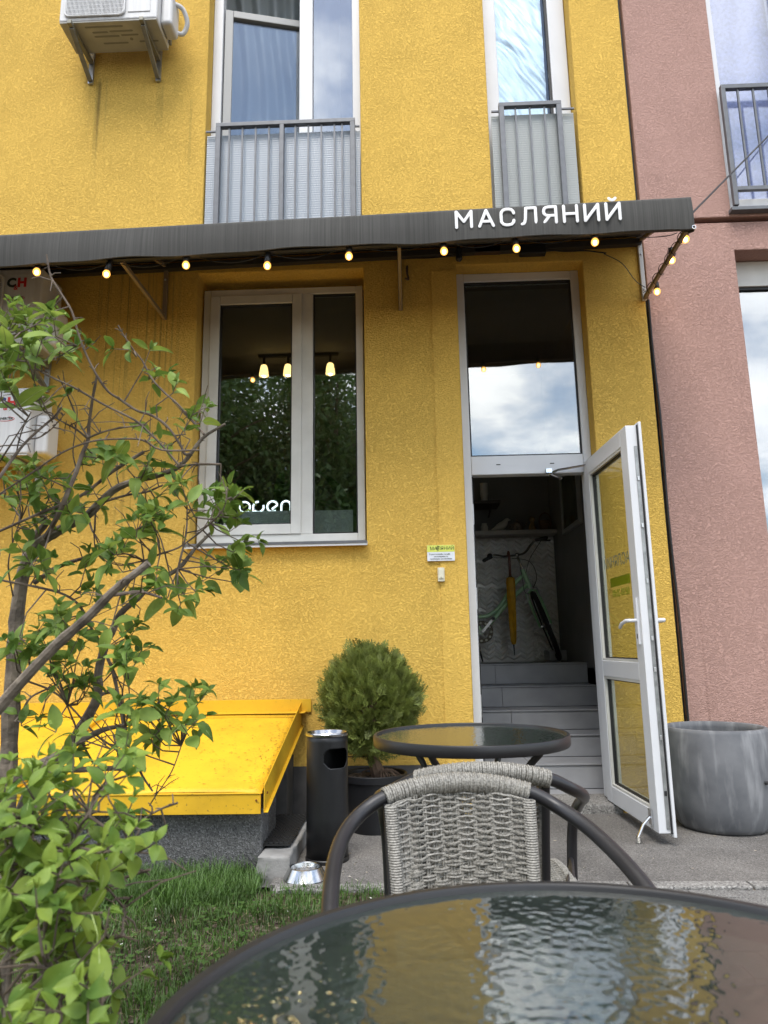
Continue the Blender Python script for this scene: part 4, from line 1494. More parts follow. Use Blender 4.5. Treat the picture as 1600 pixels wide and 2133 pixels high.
l_.new(q3.outputs['Fac'], bp_.inputs['Height'])
l_.new(bp_.outputs['Normal'], b_.inputs['Normal'])
MATS['yellow_sheet'] = ysheet
BX0, BX1 = -3.9, -0.672
obj('pebble_wall', MB().box(BX0, -0.700, 3.495, 3.62, -0.05, 0.262).box(-0.820, -0.700, 3.62, 3.86, -0.05, 0.262), MATS['pebble_dash'], be, bevel=0.008)
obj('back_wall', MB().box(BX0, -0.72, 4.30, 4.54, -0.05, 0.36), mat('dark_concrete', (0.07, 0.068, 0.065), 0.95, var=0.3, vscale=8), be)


def cover_z(y):
    return 0.352 + (0.612 - 0.352) * (y - 3.44) / (4.47 - 3.44)


seams = [-3.1, -1.872]
edges = [BX0] + seams + [-0.690]
for i in range(len(edges) - 1):
    a, b = edges[i] + 0.003, edges[i + 1] - 0.003
    ph = random.random() * 9
    sh = MB().grid(lambda u, v: (a + (b - a) * u, 3.44 + (4.47 - 3.44) * v, cover_z(3.44 + 1.03 * v) + 0.007 * mnoise.noise(((a + (b - a) * u) * 2.4, v * 3, ph)) + 0.002 * mnoise.noise(((a + (b - a) * u) * 9, v * 9, ph))), 24, 20)
    obj('roof_sheet', sh, ysheet, be, smooth=True, solid=0.002)
    if i < len(edges) - 2:
        s_ = edges[i + 1]
        obj('standing_seam', MB().bar((s_, 3.44, cover_z(3.44) + 0.014), (s_, 4.47, cover_z(4.47) + 0.014), 0.012, 0.026), ysheet, be, bevel=0.003)
obj('fold_line', MB().bar((BX0, 4.40, cover_z(4.40) + 0.003), (-0.70, 4.40, cover_z(4.40) + 0.003), 0.006, 0.006), ysheet, be)
obj('fascia', MB().box(BX0, -0.694, 3.428, 3.434, 0.258, 0.343), ysheet, be, bevel=0.0015)
obj('drip_edge', MB().box(BX0, -0.690, 3.424, 3.450, 0.3445, 0.3505), ysheet, be, bevel=0.0015)
obj('wall_flashing', MB().box(BX0, -0.612, 4.534, 4.5455, 0.612, 0.690).box(BX0, -0.640, 4.44, 4.5335, 0.612, 0.6165), ysheet, be, bevel=0.001)
fl = MB()
y0, y1 = 3.405, 4.54
fl.add([(-0.672, y0, 0.268), (-0.672, y1, 0.530), (-0.672, y1, 0.672), (-0.672, y0, 0.388), (-0.6755, y0, 0.268), (-0.6755, y1, 0.530), (-0.6755, y1, 0.672), (-0.6755, y0, 0.388)],
       [(0, 1, 2, 3), (7, 6, 5, 4), (0, 4, 5, 1), (1, 5, 6, 2), (2, 6, 7, 3), (3, 7, 4, 0)])
obj('side_flange', fl, ysheet, be, bevel=0.001)
fo = MB()
fo.add([(-0.6715, y0, 0.268), (-0.655, y0, 0.266), (-0.655, y1, 0.528), (-0.6715, y1, 0.530)], [(0, 1, 2, 3), (3, 2, 1, 0)])
obj('flange_fold', MB().bar((-0.664, y0, 0.270), (-0.664, y1, 0.532), 0.016, 0.003), ysheet, be)
obj('screw', MB().ball((-0.672, 3.46, 0.345), 0.006, 8, 6), mat('rust2', (0.20, 0.06, 0.01), 0.8), be)
obj('screw', MB().ball((-0.715, 3.427, 0.318), 0.005, 8, 6), MATS['rust2'], be)
# litter on the cover
lit = MB()
for i in range(420):
    x = -2.6 + 1.9 * random.random() ** 0.6
    y = 3.47 + 0.98 * random.random()
    if random.random() < 0.35:
        x = -0.69 - 0.10 * random.random() ** 2
    z = cover_z(y) + 0.006
    a, s = random.random() * 6.3, random.uniform(0.004, 0.011)
    d = Vector((math.cos(a), math.sin(a), 0)) * s
    e = Vector((-d.y, d.x, 0)) * 0.3
    p = Vector((x, y, z))
    lit.add([p - d, p + e, p + d + Vector((0, 0, 0.002)), p - e], [(0, 1, 2, 3)])
lo = obj('leaf_litter', lit, mat('litter', (0.16, 0.09, 0.02), 0.9), None)
gl_ = MB()
for i in range(150):
    x, y = random.uniform(-0.5, 2.6), random.uniform(3.31, 4.45)
    if random.random() < 0.4:
        x, y = random.uniform(-0.58, -0.2), random.uniform(3.32, 3.9)
    a, s = random.random() * 6.3, random.uniform(0.003, 0.010)
    d = Vector((math.cos(a), math.sin(a), 0)) * s
    e = Vector((-d.y, d.x, 0)) * random.uniform(0.2, 0.6)
    p = Vector((x, y, 0.003))
    gl_.add([p - d, p + e + Vector((0, 0, 0.003)), p + d, p - e], [(0, 1, 2, 3)])
go_ = obj('ground_litter', gl_, mat('litter_pale', (0.14, 0.10, 0.06), 0.9, col2=(0.55, 0.52, 0.45), vscale=9), None)
tag(go_, 'pale petals and scraps strewn over the asphalt', 'litter', kind='stuff')
tag(lo, 'tiny dry leaf scraps scattered on the yellow cover', 'leaf litter', kind='stuff')

# kerb beside the cellar opening, rubber mat on it
kb = thing('door_step', 'worn concrete kerb beside the basement cover', 'kerb', (-0.62, 3.7, 0))


def rough_block(x0, x1, y0, y1, z0, z1, nx, ny, nz, amp, seed):
    """closed block with chipped, uneven faces"""
    import bmesh
    bm = bmesh.new()
    bmesh.ops.create_cube(bm, size=1.0)
    bmesh.ops.subdivide_edges(bm, edges=bm.edges[:], cuts=max(nx, ny, nz), use_grid_fill=True)
    for v in bm.verts:
        c = Vector((x0 + (x1 - x0) * (v.co.x + .5), y0 + (y1 - y0) * (v.co.y + .5), z0 + (z1 - z0) * (v.co.z + .5)))
        e = sum(1 for q in v.co if abs(abs(q) - .5) < 1e-4)
        k = amp * (1.0 if e == 1 else 1.8)
        c += Vector((mnoise.noise(c * 14 + Vector((seed, 0, 0))), mnoise.noise(c * 14 + Vector((0, seed, 0))), mnoise.noise(c * 14 + Vector((0, 0, seed))))) * k
        if e > 1:
            mid = Vector(((x0 + x1) / 2, (y0 + y1) / 2, (z0 + z1) / 2))
            c = c.lerp(Vector((mid.x, c.y, mid.z)), 0.05)
        v.co = c
    mb = MB()
    bm.verts.index_update()
    mb.v = [tuple(v.co) for v in bm.verts]
    mb.f = [tuple(v.index for v in f.verts) for f in bm.faces]
    bm.free()
    return mb


obj('slab', rough_block(-0.700, -0.555, 3.385, 4.15, -0.05, 0.085, 10, 14, 6, 0.008, 3.0), MATS['concrete'], kb, smooth=True, angle=50)
mt_ = thing('rubber_mat', 'black ribbed rubber mat on the concrete kerb', 'mat', (-0.66, 3.83, 0.086))
obj('base', MB().box(-0.790, -0.572, 3.52, 4.12, 0.0975, 0.105), MATS['black_plastic'], mt_)
stt = MB()
for j in range(26):
    for i in range(9):
        x = -0.780 + 0.0235 * i + (0.011 if j % 2 else 0)
        y = 3.535 + j * 0.0222
        stt.box(x - 0.008, x + 0.008, y - 0.004, y + 0.004, 0.1051, 0.112)
obj('tread', stt, mat('rubber', (0.02, 0.02, 0.02), 0.6), mt_, kind='stuff')

# ------------------------------------------------------------------ ashtray bin
bn = thing('ashtray_bin', 'tall black cylindrical ashtray bin with chrome lid', 'bin', (-0.413, 3.655, 0))
binm = mat('bin_black', (0.011, 0.0115, 0.013), 0.42, metal=0.2, var=0.35, vscale=7, detail=7, stretch=(3, 3, 0.7))
BR, BH = 0.100, 0.580
nb = 64
hole_c, hole_hw, hz0, hz1 = R(-52), R(42), 0.430, 0.522
vs, fs = [], []
zl = [0.0, 0.2] + list(np.linspace(0.40, 0.55, 31)) + [BH]
for z in zl:
    for j in range(nb * 2):
        a = 2 * PI * j / (nb * 2)
        vs.append((BR * math.cos(a), BR * math.sin(a), z))
for i in range(len(zl) - 1):
    for j in range(nb * 2):
        a = (2 * PI * (j + 0.5) / (nb * 2))
        da = (a - hole_c + PI) % (2 * PI) - PI
        zc = (zl[i] + zl[i + 1]) / 2
        s_ = da * BR
        hh = (hz1 - hz0) / 2
        fw_ = hole_hw * BR - hh
        dx = max(0, abs(s_) - fw_)
        if dx * dx + (zc - (hz0 + hz1) / 2) ** 2 < hh * hh:
            continue
        j2 = (j + 1) % (nb * 2)
        fs.append((i * nb * 2 + j, i * nb * 2 + j2, (i + 1) * nb * 2 + j2, (i + 1) * nb * 2 + j))
obj('body', MB().add(vs, fs), binm, bn, smooth=True, local=True, solid=0.003)
obj('base_ring', MB().lathe([(0.104, 0), (0.106, 0.004), (0.106, 0.016), (0.102, 0.020)], 48), MATS['black_plastic'], bn, smooth=True, local=True)
obj('lid', MB().lathe([(0.101, BH - 0.008), (0.106, BH - 0.004), (0.107, BH + 0.006), (0.103, BH + 0.012), (0.097, BH + 0.010), (0.090, BH - 0.006), (0.03, BH - 0.012), (0.0005, BH - 0.012)], 48), mat('lid_steel', (0.42, 0.42, 0.43), 0.22, metal=1.0, var=0.2, vscale=14), bn, smooth=True, local=True)
obj('lid_handle', MB().tube([(-0.012, 0, BH - 0.01), (-0.01, 0, BH + 0.012), (0.012, 0, BH - 0.01)], 0.003, 6), MATS['chrome'], bn, smooth=True, local=True)

# ------------------------------------------------------------------ pet bowl
bo = thing('pet_bowl', 'shiny steel pet bowl at the grass edge', 'bowl', (-0.480, 3.375, 0.001))
obj('bowl', MB().lathe([(0.094, 0.0), (0.098, 0.003), (0.092, 0.012), (0.076, 0.040), (0.072, 0.048), (0.068, 0.049), (0.064, 0.046), (0.058, 0.020), (0.0005, 0.016)], 56), mat('bowl_steel', (0.55, 0.55, 0.55), 0.22, metal=1.0, var=0.15, vscale=20), bo, smooth=True, local=True)
obj('water', MB().lathe([(0.060, 0.0285), (0.0005, 0.0286)], 40), mat('bowl_water', (0.10, 0.085, 0.06), 0.08), bo, local=True)

# ------------------------------------------------------------------ round concrete planter
gp = thing('concrete_planter', 'empty streaked grey concrete planter behind the open door', 'planter', (1.710, 4.215, 0))
pm, n_, l_, b_ = _nt('planter_concrete')
b_.inputs['Roughness'].default_value = 0.75
tc_ = n_.new('ShaderNodeTexCoord')
mp_ = n_.new('ShaderNodeMapping')
mp_.inputs['Scale'].default_value = (20, 20, 3.6)
l_.new(tc_.outputs['Object'], mp_.inputs['Vector'])
a1 = n_.new('ShaderNodeTexNoise')
a1.inputs['Scale'].default_value = 1.0
a1.inputs['Detail'].default_value = 5
l_.new(mp_.outputs['Vector'], a1.inputs['Vector'])
r1 = n_.new('ShaderNodeValToRGB')
r1.color_ramp.elements[0].position, r1.color_ramp.elements[0].color = 0.50, (0.10, 0.105, 0.115, 1)
r1.color_ramp.elements[1].position, r1.color_ramp.elements[1].color = 0.68, (0.33, 0.335, 0.345, 1)
l_.new(a1.outputs['Fac'], r1.inputs['Fac'])
a2 = n_.new('ShaderNodeTexNoise')
a2.inputs['Scale'].default_value = 5
a2.inputs['Detail'].default_value = 9
l_.new(tc_.outputs['Object'], a2.inputs['Vector'])
r2 = n_.new('ShaderNodeValToRGB')
r2.color_ramp.elements[0].position, r2.color_ramp.elements[0].color = 0.35, (0.10, 0.105, 0.115, 1)
r2.color_ramp.elements[1].position, r2.color_ramp.elements[1].color = 0.65, (0.22, 0.225, 0.235, 1)
l_.new(a2.outputs['Fac'], r2.inputs['Fac'])
mx_ = n_.new('ShaderNodeMix')
mx_.data_type = 'RGBA'
mx_.inputs['Factor'].default_value = 0.6
l_.new(r1.outputs['Color'], mx_.inputs['A'])
l_.new(r2.outputs['Color'], mx_.inputs['B'])
l_.new(mx_.outputs['Result'], b_.inputs['Base Color'])
bp_ = n_.new('ShaderNodeBump')
bp_.inputs['Strength'].default_value = 0.3
bp_.inputs['Distance'].default_value = 0.004
l_.new(a2.outputs['Fac'], bp_.inputs['Height'])
l_.new(bp_.outputs['Normal'], b_.inputs['Normal'])
MATS['planter_concrete'] = pm
prof = [(0.185, 0.0), (0.222, 0.006), (0.240, 0.03), (0.265, 0.12), (0.280, 0.22), (0.286, 0.32), (0.284, 0.42), (0.274, 0.512), (0.268, 0.528), (0.256, 0.532), (0.246, 0.526), (0.244, 0.50), (0.252, 0.40)]
obj('shell', MB().lathe(prof, 72), pm, gp, smooth=True, local=True, angle=60)
obj('soil', MB().lathe([(0.250, 0.40), (0.12, 0.395), (0.0005, 0.39)], 40), MATS['soil'], gp, local=True)
obj('drain_hole', MB().tube([(0.13, -0.2548, 0.27), (0.14, -0.262, 0.27)], 0.009, 10), MATS['gasket'], gp, local=True)

# ------------------------------------------------------------------ potted thuja
tj = thing('potted_thuja', 'ball clipped thuja in a black plastic pot beside the bin', 'potted plant', (-0.205, 4.22, 0))
potm = mat('pot_black', (0.008, 0.0085, 0.0105), 0.5, var=0.3, vscale=6)
obj('pot', MB().lathe([(0.135, 0.0), (0.140, 0.004), (0.168, 0.262), (0.180, 0.266), (0.183, 0.300), (0.178, 0.304), (0.168, 0.300), (0.163, 0.270)], 48), potm, tj, smooth=True, local=True)
obj('soil', MB().grid(lambda u, v: (0.165 * u * math.cos(2 * PI * v), 0.165 * u * math.sin(2 * PI * v), 0.278 + 0.016 * mnoise.noise((u * 5 * math.cos(2 * PI * v), u * 5 * math.sin(2 * PI * v), 0))), 10, 32), MATS['soil'], tj, smooth=True, local=True)
barkm = mat('bark_brown', (0.11, 0.07, 0.045), 0.95, var=0.4, vscale=30, bump=0.9, bscale=60, bdist=0.006, stretch=(1, 1, 0.3))
tk = MB()
tk.tube(smooth_path([(0.03, 0, 0.27, 0.045), (0.005, 0.0, 0.33, 0.038), (-0.02, 0, 0.42, 0.03), (-0.01, 0.01, 0.60, 0.018), (0, 0, 0.85, 0.006)], 4) and [p[:3] for p in smooth_path([(0.03, 0, 0.27, 0.045), (0.005, 0.0, 0.33, 0.038), (-0.02, 0, 0.42, 0.03), (-0.01, 0.01, 0.60, 0.018), (0, 0, 0.85, 0.006)], 4)],
        [p[3] for p in smooth_path([(0.03, 0, 0.27, 0.045), (0.005, 0.0, 0.33, 0.038), (-0.02, 0, 0.42, 0.03), (-0.01, 0.01, 0.60, 0.018), (0, 0, 0.85, 0.006)], 4)], 9)
for i in range(46):
    a = random.random() * 2 * PI
    el = random.uniform(-0.25, 1.2)
    L = random.uniform(0.18, 0.30)
    z0 = random.uniform(0.38, 0.62)
    d = Vector((math.cos(a) * math.cos(el), math.sin(a) * math.cos(el), math.sin(el)))
    p0 = Vector((-0.015, 0, z0))
    tk.tube([p0, p0 + d * L * 0.5 + Vector((0, 0, 0.02)), p0 + d * L + Vector((0, 0, 0.05))], [0.006, 0.004, 0.0015], 5)
for i in range(16):      # exposed roots
    a = random.random() * 2 * PI
    p0 = Vector((0.03, 0, 0.31))
    q = Vector((math.cos(a), math.sin(a), 0)) * random.uniform(0.06, 0.14)
    tk.tube([p0, p0 + q * 0.6 + Vector((0, 0, 0.005)), p0 + q + Vector((0, 0, -0.02))], [0.007, 0.004, 0.002], 5)
obj('trunk', tk, barkm, tj, smooth=True, local=True)


def spray(L):
    """flat fan of scale-leaf twigs"""
    mb = MB()
    def blade(p, d, ln, w, up):
        d = d.normalized()
        s = d.cross(up).normalized() * w
        mb.add([p - s * 0.4, p + d * ln * 0.5 - s, p + d * ln, p + d * ln * 0.5 + s, p + s * 0.4], [(0, 1, 2, 3, 4)])
    up = Vector((0, 0, 1))
    blade(Vector((0, 0, 0)), Vector((1, 0, -0.05)), L, L * 0.030, up)
    for k in range(5):
        t = 0.12 + k * 0.17
        for s in (-1, 1):
            p = Vector((L * t, 0, random.uniform(-.004, .004)))
            d = Vector((0.8, s * 0.75, random.uniform(-.25, .15)))
            ln = L * (0.62 - 0.42 * t) * random.uniform(.8, 1.15)
            blade(p, d, ln, L * 0.026, up)
            dn = d.normalized()
            for s2 in (-1, 1):
                blade(p + dn * ln * 0.4, (dn + Vector((-dn.y, dn.x, 0)) * s2 * 0.7), ln * 0.55, L * 0.024, up)
    return mb


def frame_from(d, upish, roll=0.0):
    d = d.normalized()
    s = upish.cross(d)
    if s.length < 1e-4:
        s = Vector((1, 0, 0)).cross(d)
    s.normalize()
    u = d.cross(s)
    m = Matrix((d, s, u)).transposed().to_4x4()
    return m @ Matrix.Rotation(roll, 4, 'X')


sprays = [spray(0.074) for _ in range(4)]
sp_np = [(np.array(s.v), s.f) for s in sprays]
TV, TF = [], []
vo = 0
tc0 = Vector((-0.02, 0, 0.70))
for i in range(3300):
    # direction on the ball, denser at the surface, sparser underneath
    while True:
        d = Vector((random.gauss(0, 1), random.gauss(0, 1), random.gauss(0, 1))).normalized()
        if d.z > -0.75 or random.random() < 0.3:
            break
    lump = 1 + 0.11 * mnoise.noise(d * 2.3) + 0.11 * mnoise.noise(d * 5.1) + (0.10 if random.random() < 0.06 else 0)
    rad = Vector((0.272, 0.265, 0.318))
    s = (1 - abs(random.gauss(0, 0.15)) + 0.10 * (random.random() < 0.2)) * lump
    s = max(0.25, s)
    p = tc0 + Vector((d.x * rad.x * s, d.y * rad.y * s, d.z * rad.z * s * (0.95 if d.z > 0 else 1.0)))
    if d.z < 0:
        p.x *= 1 - 0.25 * d.z * d.z
    dr = (d * 0.7 + Vector((0, 0, 0.55)) + Vector((random.gauss(0, .3), random.gauss(0, .3), random.gauss(0, .25))))
    mt = Matrix.Translation(p) @ frame_from(dr, Vector((random.gauss(0, 1), random.gauss(0, 1), 0.3)), random.uniform(0, 6.28)) @ Matrix.Scale(random.uniform(0.6, 1.3), 4) @ Matrix.Translation((-0.045, 0, 0))
    va, fa = sp_np[i % 4]
    M = np.array(mt)
    w = va @ M[:3, :3].T + M[:3, 3]
    TV.append(w)
    TF.extend([tuple(q + vo for q in f) for f in fa])
    vo += len(va)
tb_ = MB()
tb_.v = np.concatenate(TV).tolist()
tb_.f = TF
thm = translucent('thuja_green', (0.185, 0.225, 0.048), 0.30, through=(1.2, 1.2, 0.6), rough=0.6, var=0.45, vscale=16)
obj('crown', tb_, thm, tj, local=True, kind='stuff')

# ------------------------------------------------------------------ bistro tables
rimm = mat('table_rim', (0.014, 0.014, 0.0155), 0.42, var=0.15, vscale=20)
hammered = glass('hammered_glass', f0=0.36, tint=(0.34, 0.40, 0.36), rough=0.02, bump=0.19, bscale=78, bdist=0.0024, kind='cells', haze=0.022)
hammered_far = glass('hammered_glass_far', f0=0.32, tint=(0.24, 0.28, 0.26), rough=0.03, bump=0.16, bscale=90, bdist=0.0028, kind='cells', haze=0.02)


def bistro_table(name, label, loc, gm, rz, k=1.0):
    t = thing(name, label, 'table', loc, rz)
    t.scale = (k, k, 1)
    obj('rim', MB().lathe([(0.321, 0.700), (0.332, 0.700), (0.335, 0.704), (0.335, 0.728), (0.332, 0.733), (0.323, 0.733), (0.321, 0.730)], 96, close=True), rimm, t, smooth=True, local=True)
    g = MB().lathe([(0.3205, 0.7215), (0.3205, 0.7265)], 96)
    obj('glass_top', g, gm, t, local=True)
    for k in range(4):
        a = PI / 4 + k * PI / 2
        c, s = math.cos(a), math.sin(a)
        obj('leg', MB().tube(smooth_path([(0.265 * c, 0.265 * s, 0.700), (0.18 * c, 0.18 * s, 0.60), (0.10 * c, 0.10 * s, 0.35), (0.17 * c, 0.17 * s, 0.12), (0.24 * c, 0.24 * s, 0.0)], 5), 0.011, 9), rimm, t, smooth=True, local=True)
    obj('ring', MB().tube([(0.112 * math.cos(a), 0.112 * math.sin(a), 0.36) for a in np.linspace(0, 2 * PI, 33)[:-1]], 0.008, 8, closed=True), rimm, t, smooth=True, local=True)
    obj('support', MB().bar((-0.319, 0, 0.705), (0.319, 0, 0.705), 0.03, 0.012).bar((0, -0.319, 0.7045), (0, 0.319, 0.7045), 0.03, 0.010), rimm, t, local=True)
    return t


bistro_table('bistro_table', 'round glass topped table in the foreground', (0.138, 0.548, 0), hammered, 0.3, 1.015)
bistro_table('bistro_table', 'round glass topped table before the doorway, behind the chairs', (0.186, 2.300, 0), hammered_far, 0.2, 0.90)

# ------------------------------------------------------------------ wicker armchairs
tubem = mat('chair_tube', (0.018, 0.0175, 0.020), 0.38, var=0.12, vscale=15)
wick, n_, l_, b_ = _nt('wicker')
MATS['wicker'] = wick
b_.inputs['Roughness'].default_value = 0.5
tc_ = n_.new('ShaderNodeTexCoord')
wn_ = n_.new('ShaderNodeTexNoise')
wn_.inputs['Scale'].default_value = 260
wn_.inputs['Detail'].default_value = 3
l_.new(tc_.outputs['Object'], wn_.inputs['Vector'])
wr_ = n_.new('ShaderNodeValToRGB')
wr_.color_ramp.elements[0].position, wr_.color_ramp.elements[0].color = 0.30, (0.10, 0.095, 0.082, 1)
wr_.color_ramp.elements[1].position, wr_.color_ramp.elements[1].color = 0.66, (0.36, 0.345, 0.31, 1)
l_.new(wn_.outputs['Fac'], wr_.inputs['Fac'])
l_.new(wr_.outputs['Color'], b_.inputs['Base Color'])

BW = 0.142        # half width of the back panel


def back_pt(u, z, dy=0.0):
    """point on the back panel: u across -1..1, z height; dy out of the panel"""
    t = (z - 0.44) / 0.29
    hw = BW * (0.90 + 0.10 * min(1, max(0, t)))
    y = 0.175 + 0.060 * t - 0.045 * u * u
    return (u * hw, y + dy, z)


def top_tube_pt(x):
    k = (x / 0.165)
    return (x, 0.240 - 0.022 * k * k, 0.746 - 0.026 * k * k)


def weave_back():
    mb = MB()
    ns = 16
    z = 0.445
    row = 0
    while z < 0.726:
        basket = z < 0.60
        pitch = 0.0054
        seg = ns * 4
        pts = []
        for i in range(seg + 1):
            u = -1 + 2 * i / seg
            if basket:
                ph = math.sin(PI * (i / seg) * ns / 1.6 + PI * ((row // 2) % 2))
                lens = 0.0
            else:
                ph = math.sin(PI * (i / seg) * ns / 2 + PI * (row % 2))
                lens = 0.0012 * math.cos(PI * (i / seg) * ns) * (1 if (row // 2) % 2 else -1)
            amp = 0.0052
            wob = 0.0010 * mnoise.noise((u * 6, row * 1.7, 0.5)) + lens
            zz = z + wob
            lim = top_tube_pt(u * BW)[2] - 0.012
            zz = min(zz, lim - 0.0015 * ((row * 7) % 3))
            pts.append(back_pt(u, zz, -ph * amp))
        mb.tube(pts, 0.0023, 5)
        z += pitch
        row += 1
    for s in range(ns + 1):                      # stakes, in pairs
        u = -1 + 2 * (s + 0.0) / ns
        for du in (-0.018, 0.018):
            if abs(u + du) > 1:
                continue
            top = top_tube_pt((u + du) * BW)[2] - 0.01
            mb.tube([back_pt(u + du, 0.44 + (top - 0.44) * k / 8) for k in range(9)], 0.0018, 5)
    for s in (-1, 1):                            # side binding round the uprights
        for k in range(59):
            zc = 0.447 + k * 0.0046
            c = back_pt(s * 1.0, zc)
            mb.tube([(c[0] + 0.0115 * math.cos(a), c[1] + 0.0115 * math.sin(a), c[2]) for a in np.linspace(0, 2 * PI, 9)[:-1]], 0.0024, 4, closed=True)
    return mb


def wrap_top():
    mb = MB()
    n = 64
    for i in range(n):
        x = -0.149 + 0.298 * i / (n - 1)
        p = Vector(top_tube_pt(x))
        q = Vector(top_tube_pt(x + 0.001))
        t = (q - p).normalized()
        s = t.cross(Vector((0, 0, 1))).normalized()
        u = s.cross(t)
        rr = 0.0182 + 0.0008 * math.sin(i * 2.7)
        tw_ = random.uniform(-.0012, .0012)
        mb.tube([p + s * math.cos(a) * rr + u * math.sin(a) * rr + t * tw_ * math.cos(a) for a in np.linspace(0, 2 * PI, 13)[:-1]], 0.0029, 5, closed=True)
    return mb


def seat_pt(u, v, dz=0.0):
    """u across -1..1, v from back 0 to front 1"""
    hw = 0.175 + 0.045 * math.sin(PI * min(1, v * 0.9 + 0.05)) + 0.02 * v
    z = 0.435 - 0.012 * math.sin(PI * v) - 0.03 * max(0, v - 0.85) / 0.15 * max(0, v - 0.85) * 3
    return (u * hw, 0.165 - 0.385 * v, z + dz)


def weave_seat():
    mb = MB()
    ns = 19
    rows = 58
    for r_ in range(rows):
        v = (r_ + 0.5) / rows
        seg = ns * 3
        mb.tube([seat_pt(-1 + 2 * i / seg, v, 0.004 * math.sin(PI * i / seg * ns + PI * (r_ % 2))) for i in range(seg + 1)], 0.003, 4)
        for s in (-1, 1):
            c = seat_pt(s, v)
            mb.tube([(c[0] + 0.013 * math.cos(a), c[1], c[2] - 0.004 + 0.013 * math.sin(a)) for a in np.linspace(0, 2 * PI, 8)[:-1]], 0.003, 4, closed=True)
    for s in range(ns + 1):
        u = -1 + 2 * s / ns
        mb.tube([seat_pt(u * 0.99, k / 10) for k in range(11)], 0.0024, 4)
    return mb


CH = {}


def build_chair(name, label, loc, rz):
    t = thing(name, label, 'chair', loc, rz, group=None)
    if not CH:
        tube = [top_tube_pt(x) for x in np.linspace(0, 0.165, 6)]
        right = tube + [(0.205, 0.196, 0.698), (0.237, 0.140, 0.676), (0.256, 0.06, 0.652), (0.265, -0.03, 0.627), (0.268, -0.11, 0.597), (0.266, -0.170, 0.560), (0.262, -0.200, 0.500), (0.258, -0.212, 0.40), (0.252, -0.222, 0.20), (0.248, -0.230, 0.0)]
        full = [(-x, y, z) for (x, y, z) in reversed(right[1:])] + right
        CH['arm_frame'] = mesh('arm_frame', MB().tube(smooth_path(full, 4), 0.0145, 14), tubem, True)
        for s in (-1, 1):
            CH['rear%d' % s] = mesh('rear_leg', MB().tube(smooth_path([(s * 0.146, 0.208, 0.715), (s * 0.142, 0.165, 0.52), (s * 0.145, 0.158, 0.42), (s * 0.185, 0.19, 0.2), (s * 0.205, 0.215, 0.0)], 4), 0.010, 10), tubem, True)
            CH['str%d' % s] = mesh('stretcher', MB().tube([(s * 0.20, 0.05, 0.425), (s * 0.255, -0.20, 0.43)], 0.0065, 8).tube([(s * 0.235, -0.06, 0.425), (s * 0.256, -0.207, 0.438)], 0.0065, 8), tubem, True)
        CH['seat_frame'] = mesh('seat_frame', MB().tube([seat_pt(u, v, -0.006) for (u, v) in [(-1, 0), (-1, .25), (-1, .5), (-1, .75), (-1, .95), (-.85, 1), (0, 1), (.85, 1), (1, .95), (1, .75), (1, .5), (1, .25), (1, 0), (0, 0)]], 0.009, 8, closed=True), tubem, True)
        CH['back_weave'] = mesh('back_weave', weave_back(), wick, True)
        CH['top_wrap'] = mesh('top_wrap', wrap_top(), wick, True)
        CH['seat_weave'] = mesh('seat_weave', weave_seat(), wick, True)
        CH['cap'] = mesh('foot_cap', MB().lathe([(0.017, 0), (0.017, 0.02), (0.0145, 0.024)], 12), MATS['black_plastic'], True)
    t.scale = (0.975, 0.98, 0.972)
    for k, nm in (('arm_frame', 'arm_frame'), ('rear-1', 'rear_leg'), ('rear1', 'rear_leg'), ('str-1', 'stretcher'), ('str1', 'stretcher'), ('seat_frame', 'seat_frame'), ('back_weave', 'back_weave'), ('top_wrap', 'top_wrap'), ('seat_weave', 'seat_weave')):
        o = bpy.data.objects.new(nm, CH[k])
        COL.objects.link(o)
        o.parent = t
        if 'weave' in nm or 'wrap' in nm:
            o['kind'] = 'stuff'
    for (x, y) in ((0.248, -0.230), (-0.248, -0.230), (0.205, 0.215), (-0.205, 0.215)):
        o = bpy.data.objects.new('foot_cap', CH['cap'])
        COL.objects.link(o)
        o.parent = t
        o.location = (x, y, 0.0005)
    return t


build_chair('wicker_armchair', 'grey wicker armchair facing the foreground table', (0.118, 1.300, 0.0), R(7))
build_chair('wicker_armchair', 'grey wicker armchair with its back to the viewer, pushed under the far table', (0.170, 1.905, 0.0), R(180 - 3))

# ------------------------------------------------------------------ things inside the cafe
# bicycle on the landing, bars and front wheel turned square to the frame
bk_ = thing('bicycle', 'mint green step through bicycle leaning on the tiled wall inside', 'bicycle', (0.75, 6.75, 0.842))
mint = mat('mint_paint', (0.40, 0.68, 0.40), 0.3, coat=0.5)
BY = 6.78
P = lambda x, z, dy=0.0: (x, BY + dy, z)
fr = MB()
fr.tube(smooth_path([P(1.115, 1.655), P(1.03, 1.575), P(0.95, 1.47), P(0.86, 1.345), P(0.76, 1.275), P(0.655, 1.262)], 5), 0.019, 10)
fr.tube(smooth_path([P(1.150, 1.560), P(1.05, 1.485), P(0.92, 1.36), P(0.80, 1.23), P(0.690, 1.122)], 5), 0.020, 10)
fr.tube([P(1.098, 1.700), P(1.166, 1.520)], 0.022, 12)
fr.tube([P(0.685, 1.115), P(0.615, 1.35), P(0.565, 1.52)], 0.018, 10)
for s in (-1, 1):
    fr.tube([P(0.685, 1.118, 0.02 * s), P(0.245, 1.172, 0.06 * s)], 0.010, 8)
    fr.tube([P(0.585, 1.45, 0.015 * s), P(0.245, 1.172, 0.06 * s)], 0.008, 8)
fr.tube([P(0.685, 1.118, -0.04), P(0.685, 1.118, 0.04)], 0.024, 12)
obj('frame', fr, mint, bk_, smooth=True)


